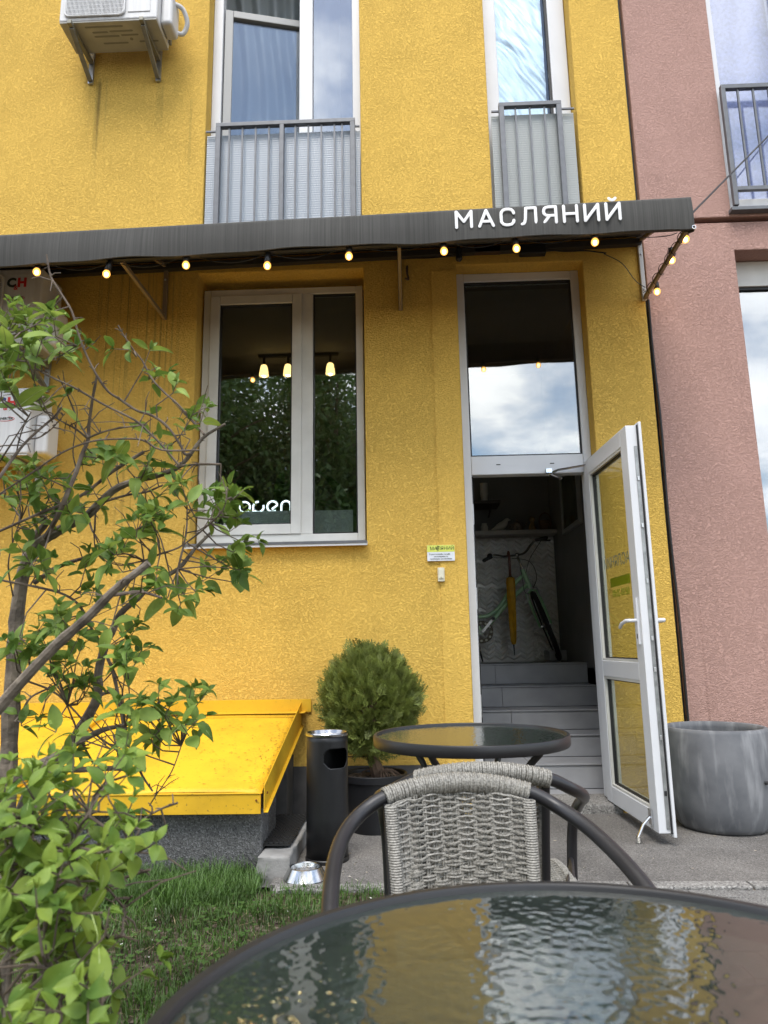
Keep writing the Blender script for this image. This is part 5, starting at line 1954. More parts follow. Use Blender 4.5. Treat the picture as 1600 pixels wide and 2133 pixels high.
def wheel(c, e1, e2, nm, r=0.325):
    c, e1, e2 = Vector(c), Vector(e1).normalized(), Vector(e2).normalized()
    ring_ = lambda rr, n: [c + e1 * rr * math.cos(a) + e2 * rr * math.sin(a) for a in np.linspace(0, 2 * PI, n + 1)[:-1]]
    w_ = obj(nm, MB().tube(ring_(r - 0.03, 48), 0.009, 8, closed=True), MATS['chrome'], bk_, smooth=True)
    obj('tyre', MB().tube(ring_(r - 0.004, 56), 0.022, 10, closed=True), mat('tyre_black', (0.008, 0.008, 0.008), 0.8), w_, smooth=True)
    sp = MB()
    nn = e1.cross(e2)
    for k in range(28):
        a = k * 2 * PI / 28
        b = a + (0.5 if k % 2 else -0.5)
        sp.tube([c + nn * (0.025 if k % 4 < 2 else -0.025) + (e1 * math.cos(b) + e2 * math.sin(b)) * 0.022, c + (e1 * math.cos(a) + e2 * math.sin(a)) * (r - 0.035)], 0.0011, 3)
    obj('spokes', sp, MATS['zinc'], w_)
    obj('hub', MB().tube([c - nn * 0.045, c + nn * 0.045], 0.018, 10), MATS['chrome'], w_, smooth=True)
    return w_


steer = Vector((0.181, 0, -0.514)).normalized()
fc = Vector((1.288, BY - 0.01, 1.170))
wheel(fc, steer, (-0.14, -1, 0), 'front_wheel')
wheel((0.245, BY, 1.172), (1, 0, 0), (0, 0, 1), 'rear_wheel')
side_v = Vector((1, -0.14, 0)) - steer * Vector((1, -0.14, 0)).dot(steer)
side_v.normalize()
fk = MB()
crown_p = Vector((1.172, BY - 0.0, 1.500))
for s in (-1, 1):
    fk.tube([crown_p, crown_p + side_v * 0.052 * s + steer * 0.02, crown_p + side_v * 0.055 * s + steer * 0.20, fc + side_v * 0.055 * s], [0.013, 0.014, 0.013, 0.009], 9)
fk.tube([(1.098, BY, 1.70), crown_p], 0.014, 8)
obj('fork', fk, mint, bk_, smooth=True)
for s in (-1, 1):
    obj('brake_arm', MB().tube([crown_p + side_v * 0.06 * s + steer * 0.10, crown_p + side_v * 0.05 * s - steer * 0.005 + Vector((0, -0.04, 0)), crown_p + Vector((0, -0.05, 0.03))], 0.006, 6), MATS['zinc'], bk_, smooth=True)
obj('stem', MB().tube([(1.110, BY, 1.69), (1.065, BY, 1.80), (1.055, BY - 0.01, 1.838)], 0.013, 10).ball((1.055, BY - 0.01, 1.838), 0.022), MATS['chrome'], bk_, smooth=True)
hb = smooth_path([(0.775, BY - 0.06, 1.806), (0.84, BY - 0.06, 1.835), (0.93, BY - 0.03, 1.825), (1.055, BY - 0.01, 1.838), (1.13, BY - 0.0, 1.86), (1.20, BY + 0.02, 1.94), (1.25, BY + 0.02, 1.985), (1.33, BY + 0.0, 1.995)], 5)
obj('handlebar', MB().tube(hb, 0.011, 10), MATS['chrome'], bk_, smooth=True)
obj('grip', MB().tube([(0.735, BY - 0.06, 1.788), (0.80, BY - 0.06, 1.818)], 0.018, 10, ball=True).ball((0.79, BY - 0.06, 1.825), 0.028), MATS['black_plastic'], bk_, smooth=True)
obj('grip', MB().tube([(1.25, BY + 0.02, 1.984), (1.345, BY, 2.0)], 0.018, 10, ball=True).tube([(1.28, BY, 1.975), (1.38, BY - 0.02, 1.972)], 0.008, 6), MATS['black_plastic'], bk_, smooth=True)
obj('cable', MB().tube(smooth_path([(1.29, BY, 1.97), (1.17, BY - 0.05, 1.80), (1.12, BY - 0.06, 1.66)], 6), 0.003, 5).tube(smooth_path([(0.80, BY - 0.07, 1.81), (1.0, BY - 0.08, 1.80), (1.16, BY - 0.09, 1.76), (1.215, BY - 0.09, 1.62), (1.17, BY - 0.08, 1.50)], 6), 0.003, 5).tube(smooth_path([(1.06, BY - 0.05, 1.82), (1.08, BY - 0.1, 1.6), (1.10, BY - 0.08, 1.48), (1.17, BY - 0.05, 1.46)], 6), 0.003, 5), MATS['black_plastic'], bk_, smooth=True)
obj('saddle', MB().grid(lambda u, v: (0.40 + 0.265 * u, BY + (v - 0.5) * 2 * (0.085 * (1 - u) ** 1.2 + 0.022), 1.665 + 0.02 * (1 - u) - 0.05 * abs(v - 0.5) * 2 * (1 if abs(v - .5) > .45 else 0.3)), 12, 8), MATS['black_plastic'], bk_, smooth=True, solid=0.02)
obj('seat_post', MB().tube([P(0.57, 1.50), P(0.53, 1.65)], 0.012, 8), MATS['chrome'], bk_, smooth=True)
cg = obj('chain_guard', MB().lathe([(0.100, -0.003), (0.103, 0), (0.100, 0.003), (0.062, 0.003), (0.062, -0.003)], 40, close=True).xf(Matrix.Translation((0.690, BY - 0.055, 1.120)) @ Matrix.Rotation(R(90), 4, 'X')), mat('guard_brown', (0.09, 0.075, 0.04), 0.5), bk_, smooth=True)
for k in range(11):
    a = k * 2 * PI / 11
    obj('dot', MB().lathe([(0.0115, 0), (0.0115, 0.001)], 12).xf(Matrix.Translation((0.690 + 0.082 * math.cos(a), BY - 0.0592, 1.120 + 0.082 * math.sin(a))) @ Matrix.Rotation(R(90), 4, 'X')), mat('dot_cream', (0.55, 0.55, 0.45), 0.5), cg)
cr = MB()
for k in range(5):
    a = k * 2 * PI / 5 + 0.3
    cr.tube([(0.690, BY - 0.062, 1.120), (0.690 + 0.066 * math.cos(a), BY - 0.062, 1.120 + 0.066 * math.sin(a))], 0.005, 6)
cr.bar((0.690, BY - 0.072, 1.120), (0.790, BY - 0.085, 1.235), 0.012, 0.024)
obj('crank', cr, MATS['zinc'], bk_)
obj('pedal', MB().box(0.775, 0.80, BY - 0.18, BY - 0.092, 1.225, 1.25), MATS['black_plastic'], bk_, bevel=0.004)
obj('kickstand', MB().tube([P(0.640, 1.12, -0.03), P(0.652, 1.0, -0.06), P(0.676, 0.850, -0.11)], 0.008, 8), MATS['black_plastic'], bk_, smooth=True)

um = thing('umbrella', 'folded yellow umbrella hanging from the bicycle handlebar', 'umbrella', (0.968, 6.70, 0.92))
prof = [(0.012, 1.625), (0.032, 1.615), (0.036, 1.57), (0.038, 1.45), (0.036, 1.30), (0.030, 1.15), (0.022, 1.03), (0.015, 1.005), (0.006, 1.0)]
ub_ = MB()
ub_.lathe([(r * 1.0, z) for r, z in reversed(prof)], 24, (0.970, 6.69, 0))
ub_.v = [(x + 0.007 * math.sin(math.atan2(y - 6.69, x - 0.97) * 5 + z * 9) * (math.hypot(x - 0.97, y - 6.69) / 0.04), y + 0.005 * math.cos(math.atan2(y - 6.69, x - 0.97) * 5 + z * 9), z) for x, y, z in ub_.v]
obj('canopy', ub_, mat('umbrella_yellow', (0.62, 0.33, 0.01), 0.6, var=0.15, vscale=18), um, smooth=True)
obj('handle', MB().tube(smooth_path([(0.969, 6.69, 1.62), (0.968, 6.69, 1.80), (0.968, 6.71, 1.852), (0.968, 6.735, 1.862), (0.968, 6.757, 1.835)], 4), 0.012, 9, ball=True), mat('wood_red', (0.13, 0.035, 0.02), 0.45), um, smooth=True)
obj('tip', MB().tube([(0.970, 6.69, 1.0), (0.973, 6.69, 0.905)], [0.007, 0.004], 8), MATS['black_plastic'], um, smooth=True)
obj('collar', MB().lathe([(0.020, 1.612), (0.022, 1.62), (0.014, 1.635)], 12, (0.970, 6.69, 0)), MATS['black_plastic'], um, smooth=True)

# picture on the right wall
pf = thing('picture_frame', 'framed picture on the dark right wall inside', 'picture', (1.49, 6.28, 2.0))
fmb = MB()
for (a, b, c, d) in ((5.95, 6.62, 2.00, 2.04), (5.95, 6.62, 2.52, 2.56), (5.95, 5.99, 2.04, 2.52), (6.58, 6.62, 2.04, 2.52)):
    fmb.box(1.462, 1.497, a, b, c, d)
obj('frame', fmb, mat('frame_grey', (0.35, 0.35, 0.34), 0.5), pf, bevel=0.003)
obj('picture', MB().box(1.480, 1.4965, 5.991, 6.579, 2.041, 2.519), mat('print', (0.10, 0.09, 0.08), 0.6, col2=(0.30, 0.28, 0.25), vscale=9), pf)
obj('pane', MB().box(1.470, 1.473, 5.991, 6.579, 2.041, 2.519), MATS['door_glass'], pf)

# ornaments on the ledge
cream = mat('ceramic', (0.55, 0.53, 0.48), 0.35)
dv = thing('bird_figurine', 'pale bird figurine on the ledge above the bicycle', 'figurine', (0.96, 7.06, 2.116))
dm = MB().lathe([(0.0005, 0), (0.03, 0.0), (0.034, 0.012), (0.0005, 0.014)], 16, (0.97, 7.06, 2.1155))
dm.tube(smooth_path([(0.86, 7.06, 2.135), (0.92, 7.06, 2.150), (0.98, 7.06, 2.185), (1.01, 7.06, 2.225), (1.03, 7.06, 2.232), (1.055, 7.06, 2.226)], 4), [0.006, 0.010, 0.018, 0.026, 0.034, 0.038, 0.040, 0.040, 0.038, 0.034, 0.029, 0.025, 0.022, 0.021, 0.020, 0.019, 0.016, 0.010, 0.006, 0.004, 0.002], 12)
obj('body', dm, cream, dv, smooth=True)
for (nm, lab, x, pr_, mt__, extra) in (
        ('jar', 'small round pale jar at the left of the ledge', 0.79, [(0.0005, 0), (0.03, 0), (0.036, 0.02), (0.036, 0.05), (0.024, 0.075), (0.026, 0.085), (0.0005, 0.086)], cream, 0),
        ('teapot', 'dark flowered teapot on the ledge above the umbrella', 1.12, [(0.0005, 0), (0.04, 0), (0.058, 0.03), (0.055, 0.065), (0.03, 0.09), (0.012, 0.10), (0.010, 0.115), (0.0005, 0.12)], mat('pot_mottle', (0.05, 0.035, 0.03), 0.4, col2=(0.40, 0.33, 0.26), vscale=30), 1),
        ('doll_figurine', 'small ochre doll figurine on the ledge', 1.27, [(0.0005, 0), (0.035, 0), (0.038, 0.03), (0.022, 0.07), (0.016, 0.085), (0.028, 0.105), (0.028, 0.125), (0.012, 0.145), (0.0005, 0.147)], mat('ochre', (0.28, 0.18, 0.06), 0.6, var=0.4, vscale=30), 0),
        ('woven_basket', 'small brown basket at the right of the ledge', 1.40, [(0.0005, 0), (0.05, 0), (0.062, 0.06), (0.064, 0.10), (0.058, 0.10), (0.054, 0.02), (0.0005, 0.02)], mat('basket', (0.12, 0.06, 0.03), 0.8, var=0.4, vscale=60), 2)):
    t = thing(nm, lab, nm.replace('_', ' '), (x, 7.07, 2.1155))
    obj('body', MB().lathe(pr_, 20), mt__, t, smooth=True, local=True)
    if extra == 1:
        obj('spout', MB().tube([(0.05, 0, 0.03), (0.085, 0, 0.06), (0.10, 0, 0.09)], [0.012, 0.008, 0.006], 8), mt__, t, smooth=True, local=True)
        obj('handle', MB().tube([(-0.05, 0, 0.07), (-0.085, 0, 0.065), (-0.085, 0, 0.035), (-0.05, 0, 0.03)], 0.006, 7), mt__, t, smooth=True, local=True)
    if extra == 2:
        obj('handle', MB().tube([(0.06 * math.cos(a), 0, 0.09 + 0.09 * math.sin(a)) for a in np.linspace(0, PI, 12)], 0.005, 6), mt__, t, smooth=True, local=True)
cp = thing('cup_stack', 'stack of pale paper cups on the upper shelf inside the doorway', 'cups', (0.80, 7.05, 2.42))
for k in range(6):
    obj('cup', MB().lathe([(0.030, 0), (0.040, 0.085), (0.042, 0.088), (0.039, 0.088), (0.029, 0.004)], 16, (0.80, 7.05, 2.42 + 0.02 * k)), cream, cp, smooth=True)
us = thing('upper_shelf', 'dark shelf above the ledge inside the doorway', 'shelf', (0.6, 7.1, 2.39))
obj('board', MB().box(0.30, 0.95, 6.96, 7.285, 2.385, 2.418), mat('dark_wood', (0.05, 0.04, 0.03), 0.6), us, bevel=0.003)
obj('bracket', MB().bar((0.86, 7.28, 2.30), (0.86, 7.0, 2.383), 0.012, 0.012), MATS['dark_wood'], us)

# track lamp behind the window
tr_ = thing('track_lamp', 'black ceiling track with three lit cone lamps behind the window', 'lamp', (-1.03, 6.5, 3.8))
obj('rail', MB().box(-1.40, -0.62, 6.48, 6.52, 3.80, 3.825), MATS['black_plastic'], tr_)
obj('drop_rod', MB().tube([(-1.32, 6.5, 3.825), (-1.32, 6.5, 4.10)], 0.006, 6).tube([(-0.70, 6.5, 3.825), (-0.70, 6.5, 4.10)], 0.006, 6), MATS['black_plastic'], tr_)
shade_m = emission('shade_glow', (1.0, 0.62, 0.22), 2.6, lamp=False)
lampc = emission('lamp_core', (1.0, 0.85, 0.50), 9.0, lamp=False)
for x in (-1.345, -1.110, -0.697):
    s_ = obj('lamp_shade', MB().lathe([(0.046, -0.055), (0.040, 0.0), (0.030, 0.045), (0.022, 0.055)], 20, (x, 6.5, 3.665)), shade_m, tr_, smooth=True)
    obj('bulb', MB().ball((x, 6.5, 3.625), 0.028, 12, 8), lampc, s_, smooth=True)
    obj('stem', MB().tube([(x, 6.5, 3.72), (x, 6.5, 3.80)], 0.013, 8), MATS['black_plastic'], s_, smooth=True)

# window ledge inside, frosted strips, neon sign, house plants
obj('window_ledge', MB().box(-1.41, -0.26, 4.87, 5.65, 1.70, 1.748), MATS['room_grey'], yb)
fros = translucent('frosted', (0.80, 0.86, 0.84), 0.10, clear=0.05, rough=0.4)
f1 = thing('frosted_screen', 'grey green frosted strip below the neon sign', 'screen', (-0.97, 4.80, 1.75))
obj('strip', MB().box(-1.168, -0.76, 4.805, 4.811, 1.749, 1.938), fros, f1)
f2 = thing('frosted_screen', 'grey green frosted strip behind the narrow fixed pane', 'screen', (-0.5, 4.80, 1.75))
obj('strip', MB().box(-0.640, -0.362, 4.805, 4.811, 1.749, 1.934), fros, f2)
ns_ = thing('neon_sign', 'white neon open sign standing in the window', 'sign', (-0.96, 4.83, 1.75))
neon = emission('neon_white', (0.80, 0.93, 1.0), 2.6, lamp=False)
arc = lambda cx_, cz_, r_, a0, a1, n=16: [(cx_ + r_ * math.cos(a), 4.835, cz_ + r_ * math.sin(a)) for a in np.linspace(a0, a1, n)]
rr_ = 0.037
zc_ = 1.976
nx_ = [-1.122, -1.025, -0.926, -0.832]
obj('letter', MB().tube(arc(nx_[0], zc_, rr_, 0, 2 * PI, 25)[:-1], 0.0062, 8, closed=True), neon, ns_, smooth=True)
obj('letter', MB().tube([(nx_[1] - rr_, 4.835, zc_ - 0.085)] + arc(nx_[1], zc_, rr_, PI, PI / 2, 8), 0.0062, 8).tube(arc(nx_[1], zc_, rr_, 0.3, -PI * 0.75, 14), 0.0062, 8), neon, ns_, smooth=True)
obj('letter', MB().tube(arc(nx_[2], zc_, rr_, -0.9, -2 * PI + 0.35, 24) + [(nx_[2] - 0.004, 4.835, zc_ - 0.020)], 0.0062, 8), neon, ns_, smooth=True)
obj('letter', MB().tube([(nx_[3] - 0.032, 4.835, zc_ - 0.05)] + arc(nx_[3], zc_ + 0.005, 0.032, PI, 0, 12) + [(nx_[3] + 0.032, 4.835, zc_ - 0.05)], 0.0062, 8), neon, ns_, smooth=True)
obj('backing', MB().box(-1.16, -0.765, 4.846, 4.850, 1.749, 2.024), glass('acrylic', f0=0.04, tint=(0.92, 0.94, 0.94)), ns_)


def strap_leaf(base, a, L, W, droop, up_):
    mb = MB()
    pts = []
    n = 9
    d = Vector((math.cos(a), math.sin(a), 0))
    s = Vector((-d.y, d.x, 0))
    for i in range(n + 1):
        t = i / n
        c = Vector(base) + d * L * (0.25 * t + 0.55 * t * t) + Vector((0, 0, 1)) * L * (up_ * t - droop * t * t)
        w = W * (math.sin(PI * (0.08 + 0.92 * t)) ** 0.7) * (1 if t < 1 else 0)
        f_ = Vector((0, 0, 0.25 * w))
        pts.append((c - s * w + f_, c, c + s * w + f_))
    vs = [p for r_ in pts for p in r_]
    fs = []
    for i in range(n):
        for j in range(2):
            q = i * 3 + j
            fs.append((q, q + 1, q + 4, q + 3))
    return mb.add(vs, fs)


hp_m = translucent('houseplant_green', (0.07, 0.16, 0.03), 0.3, rough=0.4, var=0.3, vscale=8)
for (x, y, nl, lab) in ((-1.02, 5.50, 13, 'broad leaved houseplant behind the neon sign'), (-0.42, 5.46, 12, 'arching houseplant behind the narrow fixed pane')):
    t = thing('houseplant', lab, 'plant', (x, y, 1.749))
    obj('pot', MB().lathe([(0.05, 0), (0.07, 0.12), (0.075, 0.125), (0.066, 0.125), (0.062, 0.10)], 20), cream, t, smooth=True, local=True)
    obj('soil', MB().lathe([(0.063, 0.104), (0.0005, 0.106)], 16), MATS['soil'], t, local=True)
    for k in range(nl):
        lf = strap_leaf((0, 0, 0.10), k * 2.4 + random.random(), random.uniform(0.35, 0.75), random.uniform(0.025, 0.05), random.uniform(0.35, 0.8), random.uniform(1.0, 1.35))
        obj('leaf', lf, hp_m, t, smooth=True, local=True, angle=180)


# shrub limbs as (x, y, z, radius) and shoot points
TALL_BRANCHES = [
    [[-1.042,1.934,0.398,0.0288],[-1.061,1.939,0.558,0.0275],[-1.068,1.943,0.701,0.0263],[-1.075,1.947,0.823,0.025],[-1.078,1.949,0.95,0.0237],[-1.081,1.95,1.04,0.0224],[-1.08,1.95,1.132,0.0211],[-1.07,1.948,1.225,0.0198],[-1.051,1.946,1.278,0.0184],[-1.027,1.942,1.304,0.0171],[-0.99,1.937,1.327,0.0157],[-0.937,1.931,1.353,0.0144],[-0.889,1.925,1.375,0.013],[-0.817,1.917,1.443,0.0117],[-0.746,1.91,1.47,0.0103],[-0.676,1.902,1.483,0.009],[-0.623,1.894,1.503,0.0077],[-0.59,1.886,1.537,0.0064],[-0.553,1.879,1.581,0.0051],[-0.493,1.872,1.614,0.0038]],
    [[-1.073,1.953,1.225,0.0172],[-1.079,1.977,1.283,0.015],[-1.059,1.976,1.331,0.0127],[-1.02,1.951,1.361,0.0102],[-1.018,1.914,1.383,0.0078]],
    [[-0.889,1.469,0.83,0.0149],[-0.831,1.461,0.894,0.0139],[-0.777,1.446,0.949,0.0129],[-0.705,1.426,1.015,0.0118],[-0.633,1.405,1.07,0.0107],[-0.582,1.386,1.114,0.0097],[-0.543,1.374,1.141,0.0088],[-0.505,1.37,1.169,0.0079]],
    [[-0.582,1.395,1.11,0.0042],[-0.572,1.431,1.116,0.004],[-0.559,1.461,1.121,0.0037],[-0.537,1.469,1.117,0.0034],[-0.505,1.451,1.107,0.0029]],
    [[-1.091,2.02,0.491,0.0205],[-1.038,2.01,0.628,0.0193],[-0.958,1.999,0.712,0.0181],[-0.908,1.988,0.78,0.0169],[-0.871,1.978,0.84,0.0157],[-0.851,1.969,0.88,0.0145],[-0.848,1.962,0.949,0.0134],[-0.832,1.956,1.014,0.0122],[-0.81,1.952,1.061,0.0111],[-0.789,1.95,1.105,0.01],[-0.745,1.951,1.144,0.0089],[-0.703,1.954,1.188,0.0079],[-0.638,1.959,1.224,0.0068],[-0.596,1.965,1.279,0.0057],[-0.554,1.974,1.326,0.0047]],
    [[-0.853,1.975,0.88,0.0067],[-0.857,2.041,0.886,0.0052],[-0.833,2.031,0.885,0.0034]],
    [[-1.035,1.872,0.665,0.0139],[-1,1.86,0.69,0.0127],[-0.937,1.852,0.725,0.0116],[-0.887,1.85,0.748,0.0104],[-0.847,1.853,0.773,0.0093],[-0.816,1.861,0.79,0.0083],[-0.785,1.874,0.804,0.0072],[-0.737,1.889,0.814,0.0061],[-0.692,1.906,0.836,0.005],[-0.657,1.922,0.872,0.0039]],
    [[-0.921,1.83,0.729,0.0105],[-0.891,1.844,0.715,0.0094],[-0.843,1.878,0.705,0.0083],[-0.774,1.912,0.702,0.0071],[-0.694,1.93,0.695,0.0059]],
    [[-0.685,1.855,0.708,0.0038],[-0.695,1.921,0.674,0.0032],[-0.668,1.911,0.645,0.0026]],
    [[-1.064,1.824,1.189,0.0031],[-0.968,1.841,1.169,0.0034],[-0.907,1.86,1.15,0.0038],[-0.869,1.877,1.116,0.0041],[-0.831,1.891,1.039,0.0045],[-0.791,1.899,0.967,0.0048],[-0.766,1.9,0.887,0.0051],[-0.741,1.894,0.784,0.0054],[-0.737,1.882,0.719,0.0057]],
    [[-0.856,1.772,1.459,0.0066],[-0.853,1.791,1.51,0.0062],[-0.842,1.8,1.559,0.0057],[-0.841,1.796,1.59,0.0052],[-0.833,1.782,1.612,0.0046],[-0.818,1.759,1.657,0.0041],[-0.799,1.735,1.711,0.0035]],
    [[-0.849,1.757,1.455,0.0065],[-0.855,1.73,1.393,0.0068],[-0.885,1.749,1.341,0.0073],[-0.937,1.796,1.294,0.0079]],
    [[-0.548,1.75,1.498,0.0041],[-0.564,1.75,1.497,0.0041],[-0.577,1.748,1.523,0.004],[-0.608,1.743,1.567,0.0039],[-0.645,1.737,1.596,0.0038],[-0.686,1.729,1.61,0.0037],[-0.728,1.72,1.638,0.0036],[-0.756,1.709,1.657,0.0035],[-0.783,1.699,1.697,0.0034],[-0.808,1.688,1.748,0.0033],[-0.826,1.678,1.796,0.0032],[-0.844,1.669,1.859,0.0031],[-0.875,1.661,1.912,0.003],[-0.9,1.656,1.954,0.0029],[-0.913,1.652,2.013,0.0028]],
    [[-1.082,1.752,1.808,0.003],[-0.997,1.736,1.758,0.003],[-0.92,1.717,1.708,0.003],[-0.839,1.699,1.665,0.0031],[-0.755,1.684,1.613,0.0031],[-0.669,1.674,1.566,0.0032],[-0.63,1.67,1.532,0.0032],[-0.594,1.673,1.495,0.0033],[-0.557,1.683,1.45,0.0034]],
    [[-0.834,1.784,1.557,0.0036],[-0.87,1.8,1.606,0.0032],[-0.887,1.789,1.65,0.0027],[-0.894,1.758,1.686,0.0022],[-0.897,1.722,1.709,0.0017]],
    [[-0.842,1.799,1.559,0.0036],[-0.86,1.77,1.576,0.003],[-0.876,1.722,1.583,0.0023],[-0.888,1.7,1.589,0.0017]],
    [[-0.833,1.78,1.556,0.0036],[-0.79,1.743,1.555,0.0031],[-0.753,1.716,1.554,0.0026],[-0.708,1.712,1.56,0.0022],[-0.661,1.734,1.572,0.0018]],
    [[-0.975,1.622,1.367,0.0022],[-0.89,1.607,1.414,0.0023],[-0.811,1.6,1.464,0.0023],[-0.743,1.602,1.491,0.0024],[-0.682,1.613,1.499,0.0025],[-0.63,1.63,1.5,0.0026],[-0.589,1.651,1.48,0.0027],[-0.503,1.672,1.483,0.0028]],
    [[-1.038,1.75,1.304,0.0035],[-0.938,1.764,1.353,0.004],[-0.851,1.798,1.404,0.0046],[-0.783,1.832,1.478,0.0051],[-0.709,1.85,1.534,0.0056]],
    [[-0.944,1.574,1.395,0.0043],[-0.921,1.603,1.467,0.0039],[-0.908,1.63,1.511,0.0035],[-0.885,1.647,1.547,0.0031],[-0.862,1.648,1.569,0.0027],[-0.835,1.632,1.59,0.0022]],
    [[-0.904,1.623,1.508,0.0022],[-0.895,1.647,1.518,0.0019],[-0.871,1.646,1.532,0.0017],[-0.836,1.621,1.547,0.0014],[-0.801,1.584,1.556,0.0011]],
    [[-0.948,1.65,1.481,0.0022],[-0.933,1.631,1.511,0.0018],[-0.892,1.584,1.537,0.0014],[-0.836,1.551,1.548,0.001]],
    [[-0.976,1.631,1.457,0.0028],[-0.928,1.584,1.479,0.0021],[-0.884,1.551,1.514,0.0016],[-0.876,1.564,1.544,0.0011]],
    [[-0.531,1.802,1.564,0.0037],[-0.549,1.817,1.585,0.0035],[-0.612,1.827,1.658,0.0032],[-0.65,1.83,1.693,0.003],[-0.687,1.826,1.734,0.0028],[-0.712,1.816,1.783,0.0025],[-0.73,1.801,1.806,0.0023],[-0.748,1.783,1.835,0.002],[-0.764,1.765,1.866,0.0018]],
    [[-0.618,1.88,1.499,0.0044],[-0.553,1.839,1.492,0.0037],[-0.478,1.782,1.475,0.003]],
    [[-1.01,1.632,1.781,0.0028],[-0.946,1.585,1.76,0.0025],[-0.887,1.552,1.759,0.0023],[-0.865,1.563,1.784,0.0021]],
    [[-1,1.623,1.72,0.0022],[-0.948,1.65,1.72,0.002],[-0.865,1.631,1.715,0.0018],[-0.784,1.584,1.727,0.0016]],
    [[-0.874,1.67,1.564,0.0023],[-0.886,1.629,1.612,0.0019],[-0.876,1.571,1.639,0.0016]],
    [[-0.853,1.845,1.362,0.0044],[-0.806,1.816,1.385,0.0038],[-0.736,1.811,1.405,0.0034],[-0.692,1.833,1.417,0.0029],[-0.659,1.868,1.444,0.0025]],
    [[-1.059,1.984,1.194,0.0074],[-1.035,1.997,1.218,0.0068],[-0.981,1.999,1.249,0.0061],[-0.906,1.989,1.27,0.0054],[-0.812,1.97,1.312,0.0047],[-0.735,1.945,1.346,0.0039],[-0.674,1.922,1.368,0.0032]],
    [[-0.657,1.749,1.222,0.003],[-0.613,1.739,1.237,0.0027],[-0.562,1.72,1.249,0.0025],[-0.515,1.695,1.272,0.0023],[-0.47,1.672,1.3,0.0021],[-0.435,1.656,1.331,0.0019],[-0.425,1.65,1.379,0.0017]],
    [[-1.08,1.92,1.154,0.0026],[-1.073,1.872,1.233,0.0023],[-1.05,1.85,1.305,0.0021],[-1.049,1.874,1.361,0.0019]],
    [[-0.569,1.822,0.768,0.0018],[-0.584,1.8,0.71,0.0018],[-0.63,1.824,0.649,0.0018],[-0.66,1.872,0.618,0.0019]],
    [[-0.603,1.85,1.211,0.0038],[-0.6,1.898,1.315,0.0032],[-0.616,1.95,1.392,0.0026]],
    [[-1.024,1.874,0.824,0.0044],[-1.026,1.91,0.845,0.004],[-1.02,1.941,0.883,0.0036],[-0.967,1.95,0.91,0.0031],[-0.921,1.932,0.935,0.0026]],
    [[-1.004,1.892,0.926,0.0032],[-0.948,1.913,0.899,0.0032],[-0.896,1.92,0.854,0.0032],[-0.823,1.909,0.787,0.0032],[-0.76,1.884,0.754,0.0032],[-0.727,1.855,0.727,0.0031]],
    [[-0.831,1.92,0.714,0.0032],[-0.85,1.902,0.759,0.003],[-0.85,1.855,0.806,0.0027],[-0.863,1.822,0.868,0.0025]],
    [[-0.811,1.902,0.714,0.0026],[-0.778,1.855,0.741,0.0023],[-0.747,1.822,0.762,0.0021],[-0.715,1.833,0.806,0.0019]],
    [[-0.737,1.855,0.723,0.0031],[-0.73,1.821,0.762,0.0028],[-0.765,1.878,0.79,0.0025]],
    [[-0.746,1.834,1.41,0.0025],[-0.714,1.839,1.446,0.0019],[-0.665,1.772,1.487,0.0012]],
    [[-0.87,1.799,1.48,0.0024],[-0.872,1.781,1.52,0.0021],[-0.851,1.745,1.575,0.0018],[-0.836,1.713,1.615,0.0014],[-0.852,1.7,1.656,0.0011]],
    [[-0.887,1.92,1.374,0.0039],[-0.844,1.872,1.317,0.0032],[-0.832,1.85,1.378,0.0025],[-0.825,1.874,1.416,0.0019]]]
